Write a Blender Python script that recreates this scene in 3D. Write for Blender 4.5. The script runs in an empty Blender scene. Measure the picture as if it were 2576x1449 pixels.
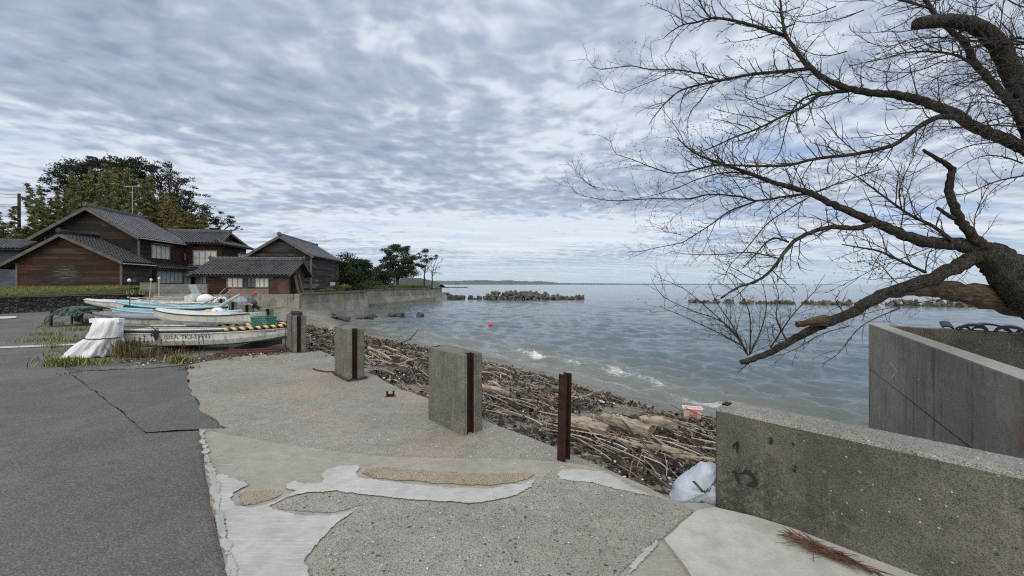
import bpy, bmesh, math, random
import numpy as np
from mathutils import Vector, Matrix
R = math.radians
random.seed(7)
rng = np.random.default_rng(11)
SC = bpy.context.scene
COL = SC.collection

# ------------------------------------------------------------------ camera, world, sun, exposure
F = 1006.0; CX = 1288.0; YH = 715.5; CAMZ = 1.55
cam_d = bpy.data.cameras.new("camera"); cam = bpy.data.objects.new("camera", cam_d); COL.objects.link(cam)
cam.location = (0, 0, CAMZ); cam.rotation_euler = (R(90), 0, 0)
cam_d.sensor_width = 36; cam_d.lens = 36 * F / 2576
cam_d.shift_y = (YH - 724.5) / 2576
cam_d.clip_start = 0.05; cam_d.clip_end = 30000
SC.camera = cam
SC.view_settings.view_transform = 'Standard'; SC.view_settings.look = 'None'
SC.view_settings.exposure = 0.22; SC.view_settings.gamma = 1.0
SC.cycles.use_denoising = False; SC.cycles.filter_width = 1.15
SC.cycles.max_bounces = 8; SC.cycles.transparent_max_bounces = 12

SUN_EL, SUN_AZ = 36.0, -165.0          # azimuth from +Y, positive to the right
sun_d = bpy.data.lights.new("sun", 'SUN'); sun = bpy.data.objects.new("sun", sun_d); COL.objects.link(sun)
sun_d.energy = 1.1; sun_d.angle = R(55); sun_d.color = (1.0, 0.91, 0.78)
sdir = Vector((math.sin(R(SUN_AZ)) * math.cos(R(SUN_EL)), math.cos(R(SUN_AZ)) * math.cos(R(SUN_EL)), math.sin(R(SUN_EL))))
sun.rotation_euler = (-sdir).to_track_quat('-Z', 'Y').to_euler()


class T:
    """small helper round a node tree"""
    def __init__(s, tree): s.t = tree
    def n(s, typ, ins=None, **props):
        nd = s.t.nodes.new(typ)
        for k, v in props.items(): setattr(nd, k, v)
        for k, v in (ins or {}).items():
            if isinstance(v, bpy.types.NodeSocket): s.t.links.new(v, nd.inputs[k])
            else: nd.inputs[k].default_value = v
        return nd
    def m(s, op, a, b=0.0, c=None, clamp=False):
        ins = {0: a, 1: b}
        if c is not None: ins[2] = c
        return s.n('ShaderNodeMath', ins, operation=op, use_clamp=clamp).outputs[0]
    def mix(s, f, a, b, blend='MIX'):
        def c4(v): return v if isinstance(v, bpy.types.NodeSocket) else (tuple(v) + (1,) if len(v) == 3 else v)
        return s.n('ShaderNodeMix', {0: f, 6: c4(a), 7: c4(b)}, data_type='RGBA', blend_type=blend).outputs[2]
    def noise(s, vec, scale, detail=4.0, rough=0.55, dist=0.0):
        return s.n('ShaderNodeTexNoise', {'Vector': vec, 'Scale': scale, 'Detail': detail, 'Roughness': rough, 'Distortion': dist}).outputs[0]
    def vor(s, vec, scale, feature='F1', rand=1.0):
        return s.n('ShaderNodeTexVoronoi', {'Vector': vec, 'Scale': scale, 'Randomness': rand}, feature=feature)
    def mr(s, v, a, b, c=0.0, d=1.0, smooth=True):
        return s.n('ShaderNodeMapRange', {0: v, 1: a, 2: b, 3: c, 4: d}, interpolation_type='SMOOTHSTEP' if smooth else 'LINEAR').outputs[0]
    def scl(s, vec, sx, sy, sz):
        return s.n('ShaderNodeVectorMath', {0: vec, 1: (sx, sy, sz)}, operation='MULTIPLY').outputs[0]
    def sep(s, vec): return s.n('ShaderNodeSeparateXYZ', {0: vec}).outputs
    def comb(s, x, y, z): return s.n('ShaderNodeCombineXYZ', {0: x, 1: y, 2: z}).outputs[0]
    def bump(s, h, strength=0.4, dist=0.01):
        return s.n('ShaderNodeBump', {'Height': h, 'Strength': strength, 'Distance': dist}).outputs[0]


W = bpy.data.worlds.new("World"); SC.world = W; W.use_nodes = True
W.node_tree.nodes.clear(); w = T(W.node_tree)
STR = 0.1
sky = w.n('ShaderNodeTexSky', sky_type='NISHITA', sun_disc=False, sun_elevation=R(SUN_EL), sun_rotation=R(SUN_AZ), air_density=1.0, dust_density=1.5, ozone_density=1.5)
dirv = w.n('ShaderNodeTexCoord').outputs['Generated']
dx, dy, dz = w.sep(dirv)[0:3]
zz = w.m('ADD', w.m('MAXIMUM', dz, 0.0), 0.055)
px_, py_ = w.m('DIVIDE', dx, zz), w.m('DIVIDE', dy, zz)
pv = w.comb(px_, py_, 0.0)
rot = w.n('ShaderNodeVectorRotate', {'Vector': pv, 'Angle': R(-9)}, rotation_type='Z_AXIS').outputs[0]
warp = w.n('ShaderNodeTexNoise', {'Vector': rot, 'Scale': 1.1, 'Detail': 3.0})
rot2 = w.n('ShaderNodeVectorMath', {0: rot, 1: w.n('ShaderNodeVectorMath', {0: warp.outputs[1], 1: (0.4, 0.4, 0)}, operation='MULTIPLY').outputs[0]}, operation='ADD').outputs[0]
big = w.noise(w.scl(rot2, 0.42, 0.62, 1), 1.0, 3.0, 0.5)
mid = w.noise(w.scl(rot2, 1.0, 1.2, 1), 2.0, 3.0, 0.5)
cell = w.noise(w.scl(rot2, 1.0, 1.0, 1), 6.6, 2.0, 0.45)
fine = w.noise(w.scl(rot2, 1.0, 1.0, 1), 14.0, 2.0, 0.5)
dens = w.m('ADD', w.m('ADD', w.m('MULTIPLY', big, 0.52), w.m('MULTIPLY', mid, 0.50)), w.m('ADD', w.m('MULTIPLY', cell, 0.80), w.m('MULTIPLY', fine, 0.24)))
# broad banks of thicker and thinner cloud
def bank(cx_, cz_, sx_, sz_, amt, prev):
    d = w.m('ADD', w.m('POWER', w.m('DIVIDE', w.m('SUBTRACT', dx, cx_), sx_), 2.0), w.m('POWER', w.m('DIVIDE', w.m('SUBTRACT', dz, cz_), sz_), 2.0))
    return w.m('ADD', prev, w.m('MULTIPLY', w.m('MULTIPLY', w.mr(d, 1.0, 0.0), w.mr(dy, -0.1, 0.2)), amt))
for bk in ((-0.62, 0.40, 0.42, 0.16, 0.17), (-0.25, 0.30, 0.35, 0.10, 0.04), (0.22, 0.20, 0.40, 0.055, 0.12), (-0.75, 0.20, 0.35, 0.07, -0.14), (0.0, 0.13, 0.65, 0.065, -0.30), (0.42, 0.46, 0.40, 0.20, -0.08), (0.1, 0.38, 0.30, 0.12, -0.10), (0.75, 0.30, 0.3, 0.10, 0.0)):
    dens = bank(bk[0], bk[1], bk[2], bk[3], bk[4], dens)
lf = w.mr(dens, 0.78, 1.42, 1.0, 0.0, smooth=False)
thick = (0.245, 0.302, 0.405); med = (0.362, 0.420, 0.525); thin = (0.63, 0.685, 0.765)
c_a = w.mix(w.mr(lf, 0.0, 0.55), thick, med)
c_b = w.mix(w.mr(lf, 0.45, 1.0), c_a, thin)
# gaps of blue sky, mostly low and to the right
gapn = w.noise(w.scl(rot2, 0.55, 1.0, 1), 1.3, 5.0, 0.6)
azr = w.mr(dx, 0.0, 0.7)
gap = w.m('MULTIPLY', w.mr(gapn, 0.50, 0.66), w.m('MULTIPLY', w.mr(dz, 0.42, 0.18), w.m('ADD', 0.25, w.m('MULTIPLY', azr, 0.75))))
blue = (0.285, 0.43, 0.70)
c_sky = w.n('ShaderNodeVectorMath', {0: sky.outputs[0], 'Scale': STR}, operation='SCALE').outputs[0]
c_gap = w.mix(0.75, c_sky, blue)
c_c = w.mix(gap, c_b, c_gap)
# pale streaks low in the sky, then clear air over the horizon
lowband = w.m('MULTIPLY', w.mr(dz, 0.24, 0.08), w.mr(w.noise(w.scl(rot2, 0.35, 1.5, 1), 1.3, 5.0, 0.6), 0.45, 0.62))
c_c = w.mix(w.m('MULTIPLY', lowband, 0.75), c_c, (0.72, 0.77, 0.82))
haz = w.mr(dz, 0.11, 0.005)
c_d = w.mix(w.m('MULTIPLY', haz, 0.75), c_c, (0.50, 0.60, 0.67))
# unseen sky overhead and behind the camera brightened and warmed to add light
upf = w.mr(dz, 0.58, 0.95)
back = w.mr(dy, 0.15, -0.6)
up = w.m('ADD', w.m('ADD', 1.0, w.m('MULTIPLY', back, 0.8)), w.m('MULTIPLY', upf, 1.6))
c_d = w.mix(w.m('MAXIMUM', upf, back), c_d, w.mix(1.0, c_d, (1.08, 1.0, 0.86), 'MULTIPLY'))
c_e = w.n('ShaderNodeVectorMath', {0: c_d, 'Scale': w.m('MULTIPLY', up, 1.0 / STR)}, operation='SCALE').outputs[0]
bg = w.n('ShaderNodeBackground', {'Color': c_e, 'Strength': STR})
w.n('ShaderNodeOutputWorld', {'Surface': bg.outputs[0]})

# ------------------------------------------------------------------ picture-to-place helpers
def P(px, py, Y): return Vector(((px - CX) / F * Y, Y, CAMZ - (py - YH) / F * Y))
def G(px, py, z=0.0):
    Y = (CAMZ - z) * F / (py - YH); return Vector(((px - CX) / F * Y, Y, z))

def tag(o, label=None, cat=None, group=None, kind=None):
    if label: o['label'] = label
    if cat: o['category'] = cat; o['kind'] = 'thing'
    if group: o['group'] = group
    if kind: o['kind'] = kind
    return o
def empty(name, loc=(0, 0, 0), rz=0.0):
    o = bpy.data.objects.new(name, None); o.empty_display_size = 0.1
    o.location = loc; o.rotation_euler = (0, 0, rz); COL.objects.link(o); return o
def copy_tree(o, parent=None):
    c = o.copy(); COL.objects.link(c)
    if parent: c.parent = parent
    for ch in list(o.children): copy_tree(ch, c)
    return c

class MB:
    """collects geometry; build() links it as ONE mesh object"""
    def __init__(s): s.v = []; s.f = []; s.m = []; s.c = []
    def add(s, vs, fs, mi=0, c=None):
        o = len(s.v); s.v.extend([tuple(v) for v in vs])
        for f in fs: s.f.append(tuple(i + o for i in f)); s.m.append(mi); s.c.append(c)
    def box(s, a, b, mi=0, M=None):
        x0, y0, z0 = a; x1, y1, z1 = b
        vs = [Vector(p) for p in ((x0, y0, z0), (x1, y0, z0), (x1, y1, z0), (x0, y1, z0), (x0, y0, z1), (x1, y0, z1), (x1, y1, z1), (x0, y1, z1))]
        if M is not None: vs = [M @ v for v in vs]
        s.add(vs, [(0, 3, 2, 1), (4, 5, 6, 7), (0, 1, 5, 4), (1, 2, 6, 5), (2, 3, 7, 6), (3, 0, 4, 7)], mi)
    def bar(s, p, q, w_, h_, mi=0, up=(0, 0, 1)):
        p = Vector(p); q = Vector(q); d = (q - p); L = d.length; d.normalize()
        up = Vector(up); sx = d.cross(up)
        if sx.length < 1e-4: sx = d.cross(Vector((1, 0, 0)))
        sx.normalize(); uz = sx.cross(d)
        vs = []
        for e in (p, q):
            for a, b in ((-1, -1), (1, -1), (1, 1), (-1, 1)): vs.append(e + sx * (a * w_ / 2) + uz * (b * h_ / 2))
        s.add(vs, [(3, 2, 1, 0), (4, 5, 6, 7), (0, 1, 5, 4), (1, 2, 6, 5), (2, 3, 7, 6), (3, 0, 4, 7)], mi)
    def prism(s, poly, ext, mi=0):
        ext = Vector(ext); n = len(poly); a = [Vector(p) for p in poly]
        s.add(a + [p + ext for p in a], [tuple(range(n - 1, -1, -1)), tuple(range(n, 2 * n))] + [(i, (i + 1) % n, n + (i + 1) % n, n + i) for i in range(n)], mi)
    def tube(s, pts, rad, sides=6, mi=0, cap=True, jit=0.0, c=None, flat=1.0):
        pts = [Vector(p) for p in pts]; n = len(pts)
        if not hasattr(rad, '__len__'): rad = [rad] * n
        d0 = (pts[1] - pts[0]).normalized()
        u = d0.orthogonal().normalized(); vs = []
        for i in range(n):
            d = (pts[min(i + 1, n - 1)] - pts[max(i - 1, 0)])
            if d.length < 1e-9: d = d0.copy()
            d.normalize(); u = u - d * u.dot(d)
            if u.length < 1e-6: u = d.orthogonal()
            u.normalize(); v = d.cross(u)
            for k in range(sides):
                a = 2 * math.pi * k / sides; r = rad[i] * (1 + (random.uniform(-jit, jit) if jit else 0))
                vs.append(pts[i] + u * (math.cos(a) * r) + v * (math.sin(a) * r * flat))
        fs = []
        for i in range(n - 1):
            for k in range(sides):
                k2 = (k + 1) % sides
                fs.append((i * sides + k, i * sides + k2, (i + 1) * sides + k2, (i + 1) * sides + k))
        if cap: fs += [tuple(range(sides - 1, -1, -1)), tuple((n - 1) * sides + k for k in range(sides))]
        s.add(vs, fs, mi, c)
    def lathe(s, prof, seg=20, org=(0, 0, 0), mi=0, M=None):
        vs = []
        for r, z in prof:
            for k in range(seg):
                a = 2 * math.pi * k / seg; p = Vector((org[0] + r * math.cos(a), org[1] + r * math.sin(a), org[2] + z)); vs.append(M @ p if M is not None else p)
        fs = [(i * seg + k, i * seg + (k + 1) % seg, (i + 1) * seg + (k + 1) % seg, (i + 1) * seg + k) for i in range(len(prof) - 1) for k in range(seg)]
        fs += [tuple(range(seg - 1, -1, -1)), tuple((len(prof) - 1) * seg + k for k in range(seg))]
        s.add(vs, fs, mi)
    def grid(s, nx, ny, fn, mi=0):
        vs = [fn(i / nx, j / ny) for j in range(ny + 1) for i in range(nx + 1)]
        s.add(vs, [(j * (nx + 1) + i, j * (nx + 1) + i + 1, (j + 1) * (nx + 1) + i + 1, (j + 1) * (nx + 1) + i) for j in range(ny) for i in range(nx)], mi)
    def build(s, name, mats, parent=None, smooth=False, bevel=0.0, auto=None):
        me = bpy.data.meshes.new(name); me.from_pydata(s.v, [], s.f)
        if not isinstance(mats, (list, tuple)): mats = [mats]
        for m_ in mats: me.materials.append(m_)
        if any(s.m): me.polygons.foreach_set('material_index', s.m)
        if any(c is not None for c in s.c):
            at = me.attributes.new('tone', 'FLOAT', 'FACE'); at.data.foreach_set('value', [0.5 if c is None else c for c in s.c])
        if smooth: me.polygons.foreach_set('use_smooth', [True] * len(s.f))
        me.update()
        o = bpy.data.objects.new(name, me); COL.objects.link(o)
        if parent: o.parent = parent
        if bevel:
            b = o.modifiers.new('bevel', 'BEVEL'); b.width = bevel; b.segments = 2; b.limit_method = 'ANGLE'; b.angle_limit = R(40)
        return o
    def rnd(s): pass

def feathered(name):
    """the same material wearing away towards the rim of a thin layer"""
    if name + '_worn' in MAT: return MAT[name + '_worn']
    m_ = MAT[name].copy(); m_.name = name + '_worn'; t = T(m_.node_tree); b = [n for n in m_.node_tree.nodes if n.type == 'BSDF_PRINCIPLED'][0]
    p = pos(t); e = t.n('ShaderNodeAttribute', attribute_name='rim').outputs['Fac']
    n1 = t.noise(p, 14, 5.0, 0.7, 0.6); n2 = t.noise(t.scl(p, 0.6, 5.0, 1), 7, 4.0, 0.65); n3 = t.noise(p, 90, 2.0, 0.6)
    f = t.m('ADD', t.m('ADD', e, t.m('MULTIPLY', t.m('SUBTRACT', n1, 0.5), 1.5)), t.m('ADD', t.m('MULTIPLY', t.m('SUBTRACT', n2, 0.5), 0.9), t.m('MULTIPLY', t.m('SUBTRACT', n3, 0.5), 0.5)))
    setb(t, b, alpha=t.mr(f, 0.25, 0.5)); MAT[name + '_worn'] = m_; return m_
def sheet(name, pts, z, mat, jag=0.0, step=0.25, thick=0.0, kind='structure', feather=0.0):
    if feather: mat = feathered(mat)
    """flat polygon lying on the ground, outline roughened"""
    out = []
    n = len(pts)
    for i in range(n):
        a = Vector((pts[i][0], pts[i][1])); b = Vector((pts[(i + 1) % n][0], pts[(i + 1) % n][1]))
        k = max(1, int((b - a).length / step)) if jag else 1
        nrm = Vector((-(b - a).y, (b - a).x)); nrm = nrm.normalized() if nrm.length else nrm
        for j in range(k):
            p = a.lerp(b, j / k)
            if jag: p = p + nrm * random.uniform(-jag, jag)
            out.append(p)
    if feather:
        from mathutils.geometry import delaunay_2d_cdt
        A_ = np.array([(p.x, p.y) for p in out]); B_ = np.roll(A_, -1, 0); D_ = B_ - A_; LL = np.maximum((D_ ** 2).sum(1), 1e-12)
        def bdist(q):
            r = np.empty(len(q))
            for k in range(0, len(q), 4000):
                w_ = q[k:k + 4000, None, :] - A_[None]; t_ = np.clip((w_ * D_[None]).sum(2) / LL[None], 0, 1); r[k:k + 4000] = np.sqrt(((w_ - t_[..., None] * D_[None]) ** 2).sum(2)).min(1)
            return r
        lo, hi = A_.min(0), A_.max(0); g1 = feather * 0.7; gx, gy = np.meshgrid(np.arange(lo[0], hi[0], g1), np.arange(lo[1], hi[1], g1)); q = np.stack([gx.ravel(), gy.ravel()], 1)
        q = q + rng.uniform(-.15, .15, q.shape) * g1
        ins = np.zeros(len(q), bool)
        for (x0, y0), (x1, y1) in zip(A_, B_):
            c_ = ((y0 > q[:, 1]) != (y1 > q[:, 1])); ins ^= c_ & (q[:, 0] < (x1 - x0) * (q[:, 1] - y0) / (y1 - y0 if y1 != y0 else 1e-9) + x0)
        q = q[ins]; bd = bdist(q); keep = (bd > g1 * 0.4) & ((bd < 2.2 * feather) | (rng.random(len(q)) < 0.03)); q = q[keep]
        allp = [Vector(p) for p in A_] + [Vector(p) for p in q]; nn = len(A_)
        r = delaunay_2d_cdt(allp, [(k, (k + 1) % nn) for k in range(nn)], [tuple(range(nn))], 1, 1e-6)
        vv = np.array([(v_.x, v_.y) for v_ in r[0]]); ff = [tuple(f_) for f_ in r[2]]
        me = bpy.data.meshes.new(name); me.from_pydata([(x_, y_, z) for x_, y_ in vv], [], ff); me.materials.append(mat)
        for p in me.polygons:
            if p.normal.z < 0: p.flip()
        me.attributes.new('rim', 'FLOAT', 'POINT').data.foreach_set('value', np.clip(bdist(vv) / feather, 0, 1))
        me.update(); o = bpy.data.objects.new(name, me); COL.objects.link(o)
        if kind: o['kind'] = kind
        return o
    bm = bmesh.new()
    vs = [bm.verts.new((p.x, p.y, z)) for p in out]
    f = bm.faces.new(vs)
    if f.calc_area() and f.normal.z < 0: f.normal_flip()
    bm.normal_update()
    if f.normal.z < 0: f.normal_flip()
    if thick:
        r = bmesh.ops.extrude_face_region(bm, geom=[f]); 
        for g in r['geom']:
            if isinstance(g, bmesh.types.BMVert): g.co.z -= thick
    bmesh.ops.triangulate(bm, faces=bm.faces[:])
    bmesh.ops.recalc_face_normals(bm, faces=bm.faces[:])
    me = bpy.data.meshes.new(name); bm.to_mesh(me); bm.free(); me.materials.append(mat)
    if not thick:
        for p in me.polygons:
            if p.normal.z < 0: p.flip()
    o = bpy.data.objects.new(name, me); COL.objects.link(o)
    if kind: o['kind'] = kind
    return o

# ------------------------------------------------------------------ materials
MAT = {}
def newmat(name):
    m_ = bpy.data.materials.new(name); m_.use_nodes = True; m_.node_tree.nodes.clear(); t = T(m_.node_tree)
    b = t.n('ShaderNodeBsdfPrincipled'); t.n('ShaderNodeOutputMaterial', {'Surface': b.outputs[0]})
    MAT[name] = m_; return m_, t, b
def setb(t, b, **kw):
    for k, v in kw.items():
        k = {'col': 'Base Color', 'rough': 'Roughness', 'normal': 'Normal', 'metal': 'Metallic', 'spec': 'Specular IOR Level', 'alpha': 'Alpha', 'trans': 'Transmission Weight', 'coat': 'Coat Weight', 'sub': 'Subsurface Weight'}[k]
        if isinstance(v, bpy.types.NodeSocket): t.t.links.new(v, b.inputs[k])
        else: b.inputs[k].default_value = (tuple(v) + (1,)) if isinstance(v, tuple) and len(v) == 3 else v
def pos(t): return t.n('ShaderNodeNewGeometry').outputs['Position']
def objc(t): return t.n('ShaderNodeTexCoord').outputs['Object']

def plain(name, col, rough=0.5, var=0.15, scale=6.0, metal=0.0, bump=0.0, spec=0.5, local=True, grime=0.0):
    m_, t, b = newmat(name); p = objc(t) if local else pos(t)
    n1 = t.noise(p, scale, 5.0, 0.6)
    c = t.mix(t.mr(n1, 0.3, 0.7), tuple(x * (1 - var) for x in col), tuple(min(1, x * (1 + var)) for x in col))
    if grime:
        g1 = t.noise(t.scl(p, 7, 7, 0.9), 1.5, 5.0, 0.65); g2 = t.noise(p, 2.2, 5.0, 0.65); g3 = t.noise(t.scl(p, 1, 1, 6), 14, 4.0, 0.7)
        c = t.mix(t.m('MULTIPLY', t.m('MULTIPLY', t.mr(g1, 0.42, 0.68), t.mr(g2, 0.3, 0.62)), grime), c, (0.21, 0.185, 0.14))
        c = t.mix(t.m('MULTIPLY', t.mr(g3, 0.62, 0.70), grime * 0.6), c, (0.24, 0.235, 0.22))
    setb(t, b, col=c, rough=rough, metal=metal, spec=spec)
    if bump: setb(t, b, normal=t.bump(t.noise(p, scale * 6, 5.0, 0.65), bump, 0.01))
    return m_

def concrete(name, c1, c2, local=False, speck=0.0, sscale=38.0, streak=0.0, streakcol=(0.05, 0.048, 0.045), pit=0.3, rough=0.92, scale=1.0, tint=None, brush=False, bump=0.5, crack=0.0, mould=0.0):
    m_, t, b = newmat(name); p = objc(t) if local else pos(t)
    n1 = t.noise(p, 0.9 * scale, 6.0, 0.62, 0.4); n2 = t.noise(p, 9 * scale, 5.0, 0.65); n3 = t.noise(p, 70 * scale, 3.0, 0.7)
    col = t.mix(t.mr(n1, 0.34, 0.66), c1, c2)
    col = t.mix(t.m('MULTIPLY', t.mr(n2, 0.35, 0.75), 0.5), col, tuple(x * 0.66 for x in c1))
    col = t.mix(t.m('MULTIPLY', t.mr(n3, 0.4, 0.7), pit), col, tuple(x * 0.5 for x in c1))
    if tint:
        tn = t.noise(p, 0.55 * scale, 4.0, 0.6, 0.8)
        col = t.mix(t.m('MULTIPLY', t.mr(tn, 0.52, 0.68), 0.75), col, tint)
    h = t.m('ADD', t.m('MULTIPLY', n3, 0.5), n2)
    if brush:
        bn = t.noise(t.scl(p, 1.2, 16, 1), 4.0, 4.0, 0.7, 0.5)
        col = t.mix(t.m('MULTIPLY', t.mr(bn, 0.5, 0.72), 0.35), col, tuple(min(1, x * 1.45) for x in c2))
        h = t.m('ADD', h, t.m('MULTIPLY', bn, 0.7))
    if speck:
        v = t.vor(p, sscale); sc_ = t.n('ShaderNodeSeparateColor', {0: v.outputs['Color']}).outputs
        inside = t.mr(v.outputs['Distance'], 0.34, 0.24)
        dark = t.m('MULTIPLY', inside, t.mr(sc_[0], 0.80 - 0.14 * speck, 0.82 - 0.14 * speck))
        lite = t.m('MULTIPLY', inside, t.mr(sc_[1], 0.975 - 0.012 * speck, 0.985 - 0.012 * speck))
        mid_ = t.m('MULTIPLY', inside, t.mr(sc_[2], 0.55, 0.6))
        col = t.mix(t.m('MULTIPLY', mid_, 0.4 * speck), col, (c2[0] * 1.15, c2[1] * 1.06, c2[2] * 0.9))
        col = t.mix(t.m('MULTIPLY', dark, 0.75), col, (0.07, 0.066, 0.062))
        col = t.mix(t.m('MULTIPLY', lite, 0.8), col, (0.62, 0.6, 0.56))
        v3 = t.vor(t.n('ShaderNodeVectorMath', {0: p, 1: t.n('ShaderNodeVectorMath', {0: t.n('ShaderNodeTexNoise', {'Vector': p, 'Scale': 40.0, 'Detail': 2.0}).outputs[1], 'Scale': 0.02}, operation='SCALE').outputs[0]}, operation='ADD').outputs[0], sscale * 0.62); s3 = t.n('ShaderNodeSeparateColor', {0: v3.outputs['Color']}).outputs
        in3 = t.m('MULTIPLY', t.mr(v3.outputs['Distance'], t.m('ADD', 0.12, t.m('MULTIPLY', s3[2], 0.25)), t.m('ADD', 0.08, t.m('MULTIPLY', s3[2], 0.22))), t.mr(s3[0], 0.86 - 0.12 * speck, 0.87 - 0.12 * speck))
        stone = t.mix(t.mr(s3[1], 0.78, 0.8), t.mix(s3[1], (0.045, 0.043, 0.042), (0.14, 0.13, 0.115)), (0.36, 0.33, 0.28))
        col = t.mix(t.m('MULTIPLY', in3, 0.9), col, stone)
        v2 = t.vor(p, sscale * 2.6); s2 = t.n('ShaderNodeSeparateColor', {0: v2.outputs['Color']}).outputs
        in2 = t.mr(v2.outputs['Distance'], 0.4, 0.25)
        col = t.mix(t.m('MULTIPLY', t.m('MULTIPLY', in2, t.mr(s2[0], 0.5, 0.56)), 0.55), col, tuple(x * 0.45 for x in c1))
        h = t.m('ADD', h, t.m('MULTIPLY', in2, 0.8))
    if streak:
        s1 = t.noise(t.scl(p, 5.0, 5.0, 0.35), 1.6, 5.0, 0.6); s2_ = t.noise(p, 1.1, 4.0, 0.6)
        f = t.m('MULTIPLY', t.mr(s1, 0.47, 0.66), t.mr(s2_, 0.38, 0.62))
        col = t.mix(t.m('MULTIPLY', f, streak), col, streakcol)
        s3 = t.noise(t.scl(p, 11.0, 11.0, 0.8), 1.3, 3.0, 0.6)
        col = t.mix(t.m('MULTIPLY', t.mr(s3, 0.62, 0.72), 0.35 * streak), col, (0.42, 0.40, 0.35))
    if mould:
        q1 = t.noise(t.scl(p, 1, 1, 0.8), 1.15, 5.0, 0.6, 0.7); q2 = t.noise(p, 26, 5.0, 0.75); q3 = t.noise(t.scl(p, 1, 1, 1.4), 0.7, 3.0, 0.5)
        col = t.mix(t.m('MULTIPLY', t.mr(q3, 0.42, 0.6), 0.5), col, (0.100, 0.092, 0.068))
        col = t.mix(t.m('MULTIPLY', t.m('MULTIPLY', t.mr(q1, 0.50, 0.66), t.mr(q2, 0.35, 0.58)), mould), col, (0.028, 0.026, 0.023))
    if crack:
        cv = t.vor(t.n('ShaderNodeVectorMath', {0: p, 1: t.n('ShaderNodeTexNoise', {'Vector': p, 'Scale': 3.0, 'Detail': 4.0}).outputs[1]}, operation='ADD').outputs[0], crack, 'DISTANCE_TO_EDGE')
        col = t.mix(t.mr(cv.outputs['Distance'], 0.012, 0.0), col, (0.09, 0.085, 0.08))
    setb(t, b, col=col, rough=rough, normal=t.bump(h, bump, 0.012), spec=0.3)
    return m_

concrete('apron_concrete', (0.258, 0.241, 0.210), (0.342, 0.320, 0.278), speck=0.5, sscale=50, tint=(0.35, 0.27, 0.205), bump=0.8)
concrete('slab_concrete', (0.268, 0.250, 0.216), (0.330, 0.309, 0.266), brush=True, bump=0.5, crack=0.0)
concrete('aggregate_concrete', (0.258, 0.240, 0.207), (0.345, 0.325, 0.285), speck=0.95, sscale=46, bump=0.9)
concrete('tan_aggregate', (0.32, 0.265, 0.19), (0.37, 0.315, 0.235), speck=0.25, sscale=60, bump=1.0)
concrete('cement_patch', (0.34, 0.335, 0.315), (0.455, 0.45, 0.428), tint=(0.40, 0.41, 0.42), brush=True, bump=0.3, pit=0.12)
concrete('old_cement_strip', (0.33, 0.33, 0.31), (0.46, 0.455, 0.42), bump=0.7, crack=4.0)
concrete('new_slab', (0.33, 0.32, 0.29), (0.46, 0.45, 0.41), tint=(0.48, 0.46, 0.39), bump=0.3, pit=0.2)
concrete('wall_concrete', (0.125, 0.117, 0.096), (0.215, 0.20, 0.164), speck=0.3, sscale=60, streak=0.5, bump=0.9, tint=(0.18, 0.15, 0.105), mould=0.6)
concrete('wall_top', (0.22, 0.212, 0.19), (0.32, 0.305, 0.275), speck=0.7, sscale=52, bump=1.0)
concrete('smooth_wall', (0.20, 0.192, 0.162), (0.29, 0.275, 0.23), streak=0.8, bump=0.25, tint=(0.21, 0.165, 0.12), pit=0.2)
concrete('smooth_wall_top', (0.26, 0.255, 0.235), (0.33, 0.32, 0.30), bump=0.4)
concrete('floor_concrete', (0.40, 0.385, 0.36), (0.50, 0.48, 0.45), bump=0.3)
concrete('pillar_concrete', (0.148, 0.140, 0.119), (0.245, 0.231, 0.195), local=True, streak=0.7, streakcol=(0.085, 0.08, 0.07), speck=0.12, sscale=45, bump=0.7, scale=1.6)
concrete('seawall_concrete', (0.19, 0.178, 0.15), (0.36, 0.335, 0.285), streak=1.0, streakcol=(0.075, 0.068, 0.056), bump=0.6, tint=(0.36, 0.27, 0.19), scale=0.7)
concrete('seawall_lower', (0.21, 0.195, 0.165), (0.35, 0.33, 0.28), streak=0.6, streakcol=(0.11, 0.10, 0.085), bump=0.6, crack=0.9, scale=0.7)
concrete('seawall_algae', (0.10, 0.10, 0.065), (0.17, 0.165, 0.11), bump=0.7)
concrete('block_concrete', (0.17, 0.165, 0.15), (0.25, 0.24, 0.22), bump=0.5, local=True)
concrete('tetrapod_concrete', (0.075, 0.067, 0.054), (0.165, 0.148, 0.12), local=True, bump=0.5, scale=0.8)
concrete('dark_rock', (0.045, 0.042, 0.038), (0.10, 0.092, 0.08), local=True, bump=1.0, rough=0.75)
concrete('yard_gravel', (0.10, 0.096, 0.088), (0.20, 0.19, 0.172), speck=0.9, sscale=18, bump=1.0, tint=(0.11, 0.105, 0.06))

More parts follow.
